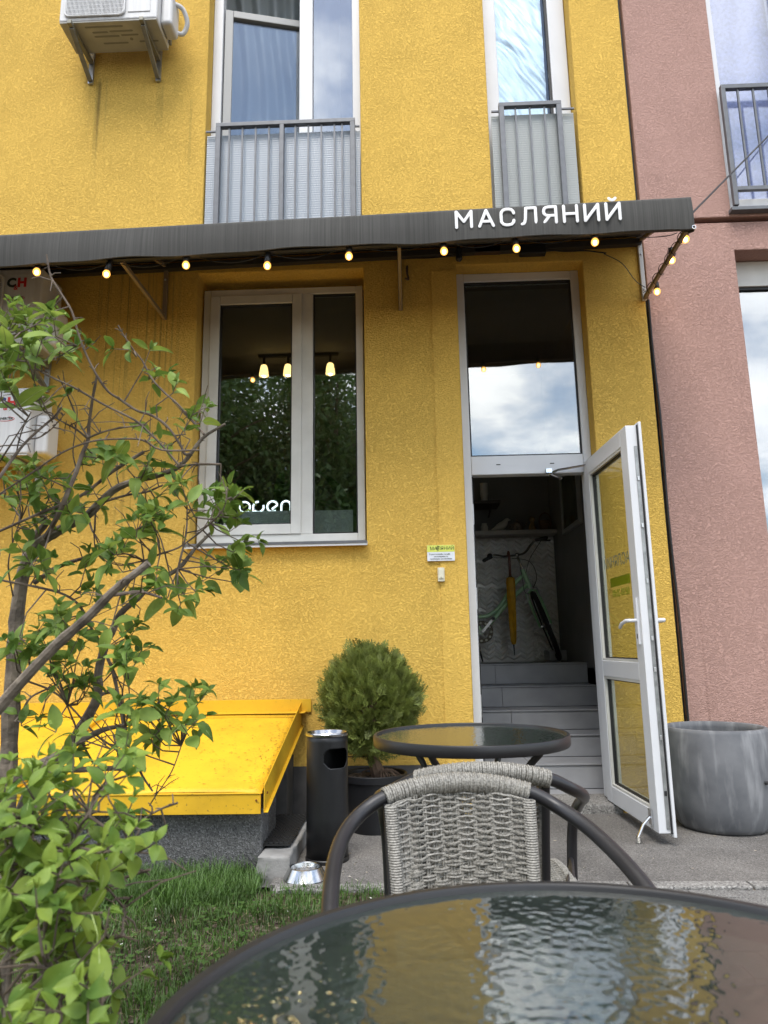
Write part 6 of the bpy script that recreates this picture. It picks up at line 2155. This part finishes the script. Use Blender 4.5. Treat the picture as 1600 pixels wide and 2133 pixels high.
LOW_BRANCHES = [
    [[-0.526,1.184,0.6,0.0036],[-0.514,1.2,0.613,0.0033],[-0.487,1.189,0.632,0.003],[-0.441,1.158,0.66,0.0026],[-0.391,1.122,0.681,0.0023]],
    [[-0.512,1.099,0.578,0.0045],[-0.49,1.081,0.594,0.0039],[-0.441,1.045,0.612,0.0034],[-0.399,1.013,0.628,0.0028],[-0.379,1,0.637,0.0024]],
    [[-0.391,1.025,0.626,0.0021],[-0.409,1.073,0.631,0.0019],[-0.418,1.1,0.64,0.0017],[-0.401,1.081,0.658,0.0015]],
    [[-0.495,1.07,0.589,0.0022],[-0.457,1.022,0.612,0.002],[-0.428,1,0.619,0.0018],[-0.417,1.024,0.601,0.0017]],
    [[-0.464,0.922,0.633,0.0019],[-0.424,0.9,0.639,0.0016],[-0.411,0.924,0.619,0.0015],[-0.416,0.972,0.59,0.0013]],
    [[-0.409,0.9,0.576,0.0018],[-0.433,0.948,0.58,0.0018],[-0.456,1,0.576,0.0017]],
    [[-0.495,1.174,0.678,0.002],[-0.478,1.198,0.684,0.002],[-0.463,1.222,0.687,0.0021],[-0.453,1.241,0.708,0.0021],[-0.448,1.25,0.724,0.0021],[-0.42,1.246,0.74,0.0021],[-0.388,1.232,0.752,0.0021]],
    [[-0.542,1.172,0.718,0.0036],[-0.537,1.2,0.729,0.0031],[-0.51,1.182,0.747,0.0025],[-0.479,1.135,0.761,0.0019]],
    [[-0.514,1.1,0.584,0.003],[-0.512,1.094,0.633,0.0027],[-0.499,1.074,0.671,0.0025],[-0.478,1.045,0.717,0.0022],[-0.455,1.017,0.764,0.0019],[-0.435,1.002,0.783,0.0017]],
    [[-0.512,1.032,0.503,0.0035],[-0.497,1.005,0.577,0.0031],[-0.474,0.976,0.645,0.0028],[-0.455,0.955,0.691,0.0025],[-0.446,0.95,0.726,0.0022],[-0.444,0.963,0.751,0.002]],
    [[-0.545,1.034,0.502,0.0042],[-0.552,1.047,0.565,0.0039],[-0.55,1.049,0.618,0.0035],[-0.542,1.039,0.664,0.0032],[-0.531,1.02,0.706,0.0028],[-0.511,0.995,0.785,0.0024],[-0.494,0.972,0.802,0.002]],
    [[-0.434,0.999,0.524,0.0017],[-0.411,0.97,0.565,0.0015],[-0.377,0.922,0.602,0.0014],[-0.363,0.9,0.619,0.0012]],
    [[-0.516,1.12,0.707,0.0023],[-0.487,1.083,0.739,0.002],[-0.459,1.056,0.778,0.0018],[-0.445,1.052,0.804,0.0016],[-0.441,1.074,0.814,0.0015]]]
TALL_SHOOTS = [[-0.982,1.649,1.841],[-0.959,1.678,1.827],[-0.937,1.691,1.859],[-1.034,1.726,1.798],[-0.953,1.678,1.754],[-0.914,1.721,1.772],[-0.759,1.507,1.69],[-0.937,1.612,1.688],[-0.938,1.726,1.715],[-0.933,1.656,1.642],[-0.907,1.716,1.619],[-0.891,1.527,1.553],[-0.966,1.613,1.671],[-0.867,1.559,1.676],[-0.841,1.631,1.724],[-0.984,1.638,1.796],[-0.907,1.503,1.568],[-0.945,1.552,1.688],[-0.701,1.747,1.77],[-0.723,1.9,1.792],[-0.679,1.864,1.716],[-0.594,1.718,1.633],[-0.603,1.871,1.656],[-0.566,1.713,1.567],[-0.566,1.828,1.617],[-0.596,1.71,1.538],[-0.655,1.68,1.72],[-0.852,1.889,1.543],[-0.74,1.73,1.509],[-0.662,1.732,1.466],[-0.701,1.916,1.487],[-0.84,1.889,1.498],[-0.715,1.749,1.45],[-0.693,1.911,1.601],[-0.587,1.809,1.442],[-0.545,1.843,1.433],[-0.472,1.729,1.383],[-0.589,1.906,1.397],[-0.515,1.846,1.357],[-0.643,1.912,1.413],[-0.688,1.894,1.37],[-0.672,1.752,1.318],[-0.628,1.767,1.305],[-0.683,1.72,1.289],[-0.445,1.715,1.307],[-0.415,1.696,1.362],[-0.438,1.752,1.266],[-0.63,1.825,1.434],[-0.506,1.681,1.308],[-1.044,1.843,1.448],[-0.936,1.761,1.439],[-0.881,1.754,1.424],[-0.952,1.876,1.4],[-0.987,1.795,1.371],[-0.838,1.756,1.335],[-1.027,1.795,1.398],[-0.947,1.849,1.339],[-0.967,1.694,1.208],[-1.039,1.914,1.261],[-0.893,1.685,1.182],[-0.959,1.86,1.246],[-1.092,1.883,1.35],[-0.99,1.684,1.398],[-1.003,1.869,1.426],[-0.86,1.768,1.388],[-0.845,1.819,1.385],[-0.691,1.682,1.224],[-0.705,1.691,1.191],[-0.634,1.723,1.193],[-0.558,1.909,1.223],[-0.455,1.727,1.213],[-0.464,1.861,1.203],[-0.581,1.903,1.171],[-0.54,1.906,1.184],[-0.597,1.763,1.124],[-0.561,1.765,1.121],[-0.674,1.806,1.128],[-0.802,1.866,1.23],[-0.666,1.706,1.238],[-0.519,1.86,1.256],[-0.895,1.871,1.181],[-0.859,1.886,1.124],[-0.838,1.689,1.089],[-1.003,1.907,1.064],[-0.737,1.702,1.065],[-0.835,1.762,1.057],[-0.751,1.827,1.021],[-0.73,1.9,1.021],[-0.963,1.762,0.989],[-0.996,1.902,0.962],[-0.923,1.811,0.952],[-0.828,1.755,0.998],[-0.876,1.756,0.988],[-0.968,1.723,1.024],[-0.661,1.699,0.963],[-0.829,1.716,0.942],[-0.841,1.845,0.925],[-0.837,1.919,0.947],[-0.863,1.719,0.909],[-0.68,1.692,0.952],[-0.901,1.917,0.948],[-0.804,1.808,0.903],[-0.807,1.777,0.882],[-0.59,1.737,0.882],[-0.558,1.823,0.875],[-0.599,1.878,0.836],[-0.618,1.789,0.821],[-0.532,1.781,0.819],[-0.643,1.693,0.864],[-0.867,1.9,0.741],[-0.625,1.688,0.779],[-0.628,1.798,0.762],[-1.028,1.881,0.823],[-0.818,1.711,0.81],[-0.678,1.856,0.827],[-0.632,1.908,0.785],[-0.536,1.831,0.851]]
LOW_SHOOTS = [[-0.594,1.102,0.803],[-0.495,0.979,0.815],[-0.49,1.038,0.791],[-0.509,0.987,0.778],[-0.549,1.032,0.715],[-0.494,1.013,0.738],[-0.435,0.962,0.734],[-0.496,1.14,0.725],[-0.527,1.033,0.684],[-0.497,1.056,0.677],[-0.507,0.962,0.678],[-0.423,0.968,0.695],[-0.487,1.011,0.652],[-0.488,0.966,0.64],[-0.423,0.932,0.658],[-0.497,0.953,0.618],[-0.432,0.906,0.629],[-0.413,0.948,0.617],[-0.528,1.058,0.534],[-0.484,1.053,0.528],[-0.519,0.993,0.546],[-0.429,1.05,0.816],[-0.374,1.021,0.746],[-0.358,0.896,0.622],[-0.555,1.009,0.782],[-0.599,1.101,0.729],[-0.521,1.036,0.714],[-0.54,1.025,0.735],[-0.51,1.101,0.741],[-0.496,1.099,0.769],[-0.544,1.005,0.687],[-0.53,1,0.631],[-0.504,1.017,0.671],[-0.443,0.945,0.592],[-0.43,1.007,0.715],[-0.388,0.931,0.577]]


# ------------------------------------------------------------------ shrubs
def leaf_mesh(L, W, fold, curl, wav, name='leaf'):
    """pointed oval leaf along +x, folded on its midrib, tip curling down"""
    n = 7
    rows = []
    for i in range(n + 1):
        t = i / n
        w = W * (math.sin(PI * min(1.0, t ** 0.80)) ** 0.85) * (1 - 0.15 * t) if 0 < t < 1 else 0.0
        ang = curl * t * t
        x = L * (t - 0.18 * curl * t * t * t)
        z = -L * 0.55 * curl * t * t
        e = wav * math.sin(t * 9)
        rows.append([(x, -w, z + w * fold + e), (x, -w * 0.5, z + w * fold * 0.62), (x, 0, z), (x, w * 0.5, z + w * fold * 0.62), (x, w, z + w * fold - e)])
    pet = L * 0.07
    vs = [(p[0] + pet, p[1], p[2]) for r_ in rows for p in r_]
    fs = []
    for i in range(n):
        for j in range(4):
            q = i * 5 + j
            fs.append((q, q + 1, q + 6, q + 5))
    mb = MB().add(vs, fs)
    mb.tube([(0, 0, 0), (pet * 1.1, 0, -0.0006), (L * 0.5 + pet, 0, -L * 0.55 * curl * 0.25 - 0.0008), (L * 0.95, 0, -L * 0.55 * curl * 0.85)], [0.0011, 0.001, 0.0007, 0.0003], 4)
    return mb


def leaf_material(name, c_dark, c_light):
    m, n, l, b = _nt(name)
    b.inputs['Roughness'].default_value = 0.55
    set_in(b, 'Specular IOR Level', 0.35)
    o = [x for x in n if x.type == 'OUTPUT_MATERIAL'][0]
    g = n.new('ShaderNodeNewGeometry')
    oi = n.new('ShaderNodeObjectInfo')
    nz = n.new('ShaderNodeTexNoise')
    nz.inputs['Scale'].default_value = 13
    nz.inputs['Detail'].default_value = 3
    l.new(g.outputs['Position'], nz.inputs['Vector'])
    ad = n.new('ShaderNodeMath')
    ad.operation = 'MULTIPLY_ADD'
    ad.inputs[1].default_value = 0.35
    l.new(oi.outputs['Random'], ad.inputs[0])
    sb = n.new('ShaderNodeMath')
    sb.operation = 'SUBTRACT'
    sb.inputs[1].default_value = 0.17
    l.new(nz.outputs['Fac'], sb.inputs[0])
    l.new(sb.outputs[0], ad.inputs[2])
    r = n.new('ShaderNodeValToRGB')
    r.color_ramp.elements[0].position, r.color_ramp.elements[0].color = 0.30, c4(c_dark)
    r.color_ramp.elements[1].position, r.color_ramp.elements[1].color = 0.72, c4(c_light)
    l.new(ad.outputs[0], r.inputs['Fac'])
    l.new(r.outputs['Color'], b.inputs['Base Color'])
    fine = n.new('ShaderNodeTexNoise')
    fine.inputs['Scale'].default_value = 140
    l.new(g.outputs['Position'], fine.inputs['Vector'])
    bp = n.new('ShaderNodeBump')
    bp.inputs['Strength'].default_value = 0.25
    bp.inputs['Distance'].default_value = 0.002
    l.new(fine.outputs['Fac'], bp.inputs['Height'])
    l.new(bp.outputs['Normal'], b.inputs['Normal'])
    t = n.new('ShaderNodeBsdfTranslucent')
    hs = n.new('ShaderNodeHueSaturation')
    hs.inputs['Hue'].default_value = 0.485
    hs.inputs['Value'].default_value = 1.25
    l.new(r.outputs['Color'], hs.inputs['Color'])
    l.new(hs.outputs['Color'], t.inputs['Color'])
    mx = n.new('ShaderNodeMixShader')
    mx.inputs['Fac'].default_value = 0.35
    l.new(b.outputs[0], mx.inputs[1])
    l.new(t.outputs[0], mx.inputs[2])
    l.new(mx.outputs[0], o.inputs['Surface'])
    MATS[name] = m
    return m


leaf_tall = leaf_material('leaf_green', (0.085, 0.165, 0.026), (0.27, 0.38, 0.070))
leaf_low = leaf_material('leaf_fresh', (0.085, 0.17, 0.022), (0.27, 0.37, 0.058))
bark_s = mat('shrub_bark', (0.060, 0.048, 0.038), 0.92, col2=(0.24, 0.20, 0.155), vscale=26, bump=1.0, bscale=90, bdist=0.004, detail=7)
bark_t = mat('twig_bark', (0.055, 0.038, 0.028), 0.85, col2=(0.19, 0.15, 0.115), vscale=20, bump=0.5, bscale=120, bdist=0.002)


def branch_curve(mb, pts, n=8, knob=0.12, sub=4):
    sp = smooth_path(pts, sub)
    ph = random.random() * 50
    mb.tube([p[:3] for p in sp], [max(0.0009, p[3] * 0.88 * (1 + knob * mnoise.noise((i * 0.45, ph, 0)) + (0.12 if i % 9 == 4 else 0))) for i, p in enumerate(sp)], n)
    return sp


def shrub(name, label, base, branches, roots, shoots, lm_, LL, LW, n_leaf, dens, bark_thr=0.009):
    t = thing(name, label, 'shrub', base)
    allp = []
    trunk, twigs = MB(), MB()
    for br in branches + roots:
        mb = trunk if max(p[3] for p in br) > bark_thr else twigs
        sp = branch_curve(mb, br, 9 if mb is trunk else 6)
        allp += [Vector(p[:3]) for p in sp]
        # side twigs and buds
        for i in range(2, len(sp) - 1):
            for _ in range(2 if random.random() < 0.30 else 0):
                if sp[i][3] > 0.012:
                    continue
                p = Vector(sp[i][:3])
                d = Vector((random.gauss(0, 1), random.gauss(0, 0.7), random.gauss(0.3, 0.9))).normalized()
                L = random.choice((0.010, 0.012, 0.015, 0.02, 0.03, 0.06, 0.11))
                q = p + d * L
                r = p + d * L * 0.5 + Vector((random.gauss(0, .1), random.gauss(0, .1), 0.1)) * L
                twigs.tube([p, r, q], [0.0018, 0.0014, 0.0009], 4)
    obj('trunk', trunk, bark_s, t, smooth=True)
    # shoots
    mats_ = []
    for c in [q for q in shoots for k_ in range(dens) if k_ == 0 or bark_thr < 0.005 or (q[2] < 1.42 and q[0] < -0.30 and random.random() < 0.7) or (q[2] > 1.42 and q[0] < -0.72)]:
        c = Vector(c) + Vector((random.gauss(0, .016), random.gauss(0, .03), random.gauss(0, .016))) * (dens > 1)
        near = min(allp, key=lambda q: (q - c).length)
        ax = (c - near)
        ax = ax.normalized() if ax.length > 0.01 else Vector((0, 0, 1))
        ax = (ax * 0.5 + Vector((random.gauss(0.1, .35), random.gauss(-0.15, .35), random.uniform(0.1, 0.8)))).normalized()
        if (near - c).length > 0.012:
            mid = near.lerp(c, 0.5) + Vector((random.gauss(0, .01), random.gauss(0, .01), random.gauss(0, .008)))
            twigs.tube([near, mid, c], [0.0022, 0.0018, 0.0014], 5)
        ln = random.uniform(0.030, 0.060)
        tip = c + ax * ln
        twigs.tube([c, c.lerp(tip, .5), tip], [0.0014, 0.0012, 0.0008], 4)
        nodes = random.choice(n_leaf)
        rot0 = random.uniform(0, PI)
        for k in range(nodes):
            p = c + ax * ln * (k / max(1, nodes - 1) if nodes > 1 else 0.5)
            s0 = ax.orthogonal().normalized()
            sd_ = Matrix.Rotation(rot0 + k * PI / 2, 3, ax) @ s0
            size = (1.0 - 0.22 * k) * random.uniform(0.66, 1.15)
            for sg in (-1, 1):
                if random.random() < 0.06:
                    continue
                d = (sd_ * sg + ax * random.uniform(0.25, 0.8) + Vector((0, 0, random.uniform(-0.25, 0.25)))).normalized()
                upn = (Vector((0, 0, 1)) + Vector((random.gauss(0, .35), random.gauss(-.2, .35), 0)) + ax * 0.5)
                mt = Matrix.Translation(p) @ frame_from(d, upn, random.gauss(0, .35)) @ Matrix.Diagonal((size, size * random.uniform(0.75, 1.2), size * random.uniform(0.5, 1.5), 1))
                mats_.append((mt, p))
        # tiny tip leaves
        for k in range(2):
            d = (ax + Vector((random.gauss(0, .4), random.gauss(0, .4), random.gauss(0, .2)))).normalized()
            mats_.append((Matrix.Translation(tip) @ frame_from(d, Vector((random.gauss(0, 1), random.gauss(0, 1), 1))) @ Matrix.Scale(0.42, 4), tip))
    obj('twigs', twigs, bark_t, t, smooth=True, kind='stuff')
    variants = [leaf_mesh(LL * a, LW * b, f, c, w) for a, b, f, c, w in ((1, 1, 0.35, 0.35, .0012), (1.1, 0.95, 0.25, 0.6, .0015), (0.92, 1.05, 0.45, 0.2, .001), (1.05, 0.85, 0.3, 0.9, .0018), (0.9, 1.0, 0.15, 0.5, .002))]
    vmesh = [mesh('leaf', v, lm_, True, 180) for v in variants]
    rib = mat('leaf_rib', (0.33, 0.42, 0.14), 0.5)
    for me_ in vmesh:
        me_.materials.append(rib)
        for pl_ in me_.polygons:
            if pl_.index >= 28:
                pl_.material_index = 1
    camp = Vector((0, 0, 1))
    score = lambda mp: mp[0].to_scale()[0] / (mp[1] - camp).length
    mats_.sort(key=score, reverse=True)
    inv = Matrix.Translation(Vector(base)).inverted()
    rest = MB()
    for i, (mt, p) in enumerate(mats_):
        k = random.randrange(5)
        if i < 296:
            o = bpy.data.objects.new('leaf', vmesh[k])
            COL.objects.link(o)
            o.parent = t
            o.matrix_parent_inverse = Matrix.Identity(4)
            o.matrix_basis = inv @ mt
        else:
            rest.merge(variants[k], mt)
    if rest.v:
        obj('foliage', rest, lm_, t, smooth=True, angle=180, kind='stuff')
    return t


TR = [[[-1.06, 1.93, -0.03, .034], [-1.055, 1.93, 0.15, .030], TALL_BRANCHES[0][0]],
      [[-1.08, 1.98, -0.03, .024], [-1.07, 1.98, 0.2, .022], TALL_BRANCHES[4][0]],
      [[-1.12, 1.85, 0.0, .026], [-1.05, 1.7, 0.5, .024], TALL_BRANCHES[2][0]]]
shrub('tall_shrub', 'tall open branched shrub in front of the yellow wall', (-1.06, 1.95, 0), TALL_BRANCHES, TR, TALL_SHOOTS, leaf_tall, 0.068, 0.0165, (2, 2, 3), 2)
LR = []
for i in (0, 1, 5, 6, 7, 8, 9, 10):
    q = LOW_BRANCHES[i][0]
    if i < len(LOW_BRANCHES):
        LR.append([[-0.68 + random.uniform(-.05, .05), 1.12 + random.uniform(-.06, .06), -0.02, .007], [(-0.68 + q[0]) / 2, (1.1 + q[1]) / 2, q[2] * 0.5, .0055], [q[0], q[1], q[2], q[3]]])
shrub('leafy_shrub', 'low bright green leafy shrub in the bottom left foreground', (-0.68, 1.12, 0), LOW_BRANCHES, LR, LOW_SHOOTS, leaf_low, 0.047, 0.0140, (2, 3, 3), 3, bark_thr=0.004)

# ------------------------------------------------------------------ grass
def grass_patch(n, xr, yr, hr, seed, mask, tall=None):
    g = np.random.default_rng(seed)
    x = g.uniform(*xr, n)
    y = g.uniform(*yr, n)
    keep = np.array([mask(a, b) > g.random() for a, b in zip(x, y)])
    x, y = x[keep], y[keep]
    n = len(x)
    h = g.uniform(*hr, n) * (0.6 + 0.8 * g.random(n))
    if tall is not None:
        h = h * np.array([tall(a, b) for a, b in zip(x, y)])
    z = np.array([lawn_z(a, b) for a, b in zip(x, y)]) - 0.003
    a = g.uniform(0, 2 * PI, n)
    lean = g.uniform(0.1, 0.9, n) * h
    w = g.uniform(0.0010, 0.0021, n)
    dx, dy = np.cos(a), np.sin(a)
    sx, sy = -dy * w, dx * w
    V = np.zeros((n, 7, 3))
    for k, (t, ww) in enumerate(((0, 1.0), (0.45, 0.9), (0.8, 0.6))):
        cx_ = x + dx * lean * t * t
        cy_ = y + dy * lean * t * t
        cz_ = z + h * t * (1 - 0.12 * t)
        V[:, 2 * k] = np.stack([cx_ - sx * ww, cy_ - sy * ww, cz_], 1)
        V[:, 2 * k + 1] = np.stack([cx_ + sx * ww, cy_ + sy * ww, cz_], 1)
    V[:, 6] = np.stack([x + dx * lean * 1.05, y + dy * lean * 1.05, z + h * 0.86], 1)
    base = (np.arange(n) * 7)[:, None]
    q1 = (base + np.array([0, 1, 3, 2])).tolist()
    q2 = (base + np.array([2, 3, 5, 4])).tolist()
    t3 = (base + np.array([4, 5, 6])).tolist()
    mb = MB()
    mb.v = V.reshape(-1, 3).tolist()
    mb.f = q1 + q2 + t3
    return mb


def lawn_mask(x, y):
    e = ((x + 0.40) / 0.36) ** 2 + ((y - 2.62) / 0.30) ** 2
    m = 0.92 + 0.7 * mnoise.noise((x * 2.6, y * 2.6, 5.0)) + 0.35 * mnoise.noise((x * 8, y * 8, 1.0))
    if e < 1.0:
        m -= 0.75 * (1 - e * 0.6)
    e2 = ((x + 0.25) / 0.25) ** 2 + ((y - 1.75) / 0.35) ** 2
    if e2 < 1:
        m -= 0.5
    if x > 0.30:
        m -= (x - 0.30) * 6
    return m


grassm = translucent('grass_green', (0.075, 0.150, 0.026), 0.3, rough=0.5, var=0.5, vscale=5)
tallf = lambda x, y: 1.0 + (1.5 * max(0, (y - 2.75) / 0.5) if x < -0.72 else 0.1) + 0.7 * max(0, mnoise.noise((x * 3.1, y * 3.1, 9.0)))
gr_o = obj('grass', grass_patch(60000, (-2.1, 0.38), (1.05, 3.25), (0.018, 0.044), 3, lawn_mask, tallf), grassm, None)
tag(gr_o, 'short uneven green grass of the lawn patch', 'grass', kind='stuff')
def edge_mask(x, y):
    return 1.0 if (3.05 < y < 3.50 and x < -0.66) else 0.0
gr2 = obj('tall_grass', grass_patch(9000, (-2.3, -0.60), (3.05, 3.49), (0.035, 0.085), 4, edge_mask), translucent('grass_tall_green', (0.085, 0.165, 0.035), 0.3, rough=0.5, var=0.4, vscale=6), None)
tag(gr2, 'longer grass tufts along the pebble dash wall', 'grass', kind='stuff')
# clover, straw and petals on the lawn
clv, pet, straw = MB(), MB(), MB()
for i in range(1500):
    x, y = random.uniform(-1.9, 0.2), random.uniform(1.4, 3.2)
    if lawn_mask(x, y) < 0.2 or mnoise.noise((x * 2, y * 2, 7)) < 0.02:
        continue
    z = lawn_z(x, y) + random.uniform(0.015, 0.04)
    r = random.uniform(0.005, 0.009)
    for k in range(3):
        a = k * 2.1 + random.random()
        c = Vector((x + r * math.cos(a), y + r * math.sin(a), z))
        clv.add([c + Vector((r * .9 * math.cos(b), r * .9 * math.sin(b), 0.2 * r * math.sin(b * 2))) for b in np.linspace(0, 2 * PI, 7)[:-1]], [(0, 1, 2, 3, 4, 5)])
for i in range(90):
    x, y = random.uniform(-1.6, 0.3), random.uniform(1.6, 3.2)
    z = lawn_z(x, y) + random.uniform(0.004, 0.03)
    s = random.uniform(0.003, 0.007)
    a = random.random() * 6
    c = Vector((x, y, z))
    d = Vector((math.cos(a), math.sin(a), .3)) * s
    e = Vector((-math.sin(a), math.cos(a), 0)) * s * .7
    pet.add([c - d, c + e, c + d, c - e], [(0, 1, 2, 3)])
for i in range(500):
    x, y = random.uniform(-1.6, 0.3), random.uniform(1.5, 3.2)
    z = lawn_z(x, y) + random.uniform(0.003, 0.02)
    a = random.random() * 6.3
    L = random.uniform(0.02, 0.06)
    d = Vector((math.cos(a), math.sin(a), random.uniform(-.1, .3))) * L
    p = Vector((x, y, z))
    s = Vector((-math.sin(a), math.cos(a), 0)) * 0.0009
    straw.add([p - s, p + s, p + d + s, p + d - s], [(0, 1, 2, 3)])
tag(obj('clover', clv, translucent('clover_green', (0.065, 0.14, 0.03), 0.3, var=0.3, vscale=9), None), 'small clover leaves among the lawn grass', 'clover', kind='stuff')
tag(obj('fallen_petals', pet, mat('petal', (0.62, 0.62, 0.58), 0.7), None), 'tiny white petals fallen on the lawn', 'petals', kind='stuff')
tag(obj('dry_straw', straw, mat('straw', (0.28, 0.23, 0.13), 0.9), None), 'dry grass stalks lying on the bare soil', 'straw', kind='stuff')

# ------------------------------------------------------------------ trees across the street (seen mirrored in the panes)
treeleaf = translucent('tree_leaf', (0.085, 0.150, 0.035), 0.35, rough=0.5, var=0.4, vscale=1.2)


def street_tree(label, x, y, h, r, n, seed):
    g = np.random.default_rng(seed)
    t = thing('street_tree', label, 'tree', (x, y, -0.06), group='trees across the yard')
    tk = MB()
    tk.tube(smooth_path([(0, 0, 0, 0.22), (0.05, 0, h * .25, 0.17), (-0.05, 0.05, h * .55, 0.11), (0, 0, h * .9, 0.03)], 4) and [p[:3] for p in smooth_path([(0, 0, 0), (0.05, 0, h * .25), (-0.05, 0.05, h * .55), (0, 0, h * .9)], 4)], list(np.linspace(0.22, 0.03, 13)), 9)
    for k in range(14):
        a = g.uniform(0, 6.28)
        z0 = h * g.uniform(.22, .7)
        d = Vector((math.cos(a), math.sin(a), g.uniform(.3, .9))) * r * g.uniform(.5, .95)
        tk.tube([(0, 0, z0), Vector((0, 0, z0)) + d * .5 + Vector((0, 0, .1)), Vector((0, 0, z0)) + d], [0.06, 0.035, 0.01], 5)
    obj('trunk', tk, barkm, t, smooth=True, local=True)
    cl = g.normal(0, 1, (46, 3))
    cl /= np.linalg.norm(cl, axis=1)[:, None]
    cl *= (g.random(46) ** 0.45)[:, None]
    cl = cl * np.array([r, r, h * 0.42]) + np.array([0, 0, h * 0.56])
    ci = g.integers(0, 46, n)
    pos = cl[ci] + g.normal(0, 1, (n, 3)) * np.array([r * .17, r * .17, h * .06])
    d1 = g.normal(0, 1, (n, 3))
    d1 /= np.linalg.norm(d1, axis=1)[:, None]
    d2 = np.cross(d1, g.normal(0, 1, (n, 3)))
    d2 /= np.linalg.norm(d2, axis=1)[:, None]
    s = g.uniform(.07, .14, n)[:, None]
    V = np.stack([pos - d1 * s, pos + d2 * s * .5, pos + d1 * s, pos - d2 * s * .5], 1)
    mb = MB()
    mb.v = V.reshape(-1, 3).tolist()
    mb.f = (np.arange(n)[:, None] * 4 + np.arange(4)).tolist()
    obj('crown', mb, treeleaf, t, local=True, kind='stuff')


street_tree('broad leafy tree mirrored in the left casement of the cafe window', -5.9, -11.5, 12.5, 3.3, 22000, 1)
street_tree('leafy tree mirrored in the narrow pane of the cafe window', -2.2, -13.5, 12.0, 2.9, 20000, 2)
street_tree('tall leafy tree far left, mirrored at the window edge', -11.5, -13.0, 13.0, 3.8, 18000, 3)
street_tree('leafy tree standing behind the two mirrored trees', -4.6, -18.5, 14.5, 4.2, 20000, 4)
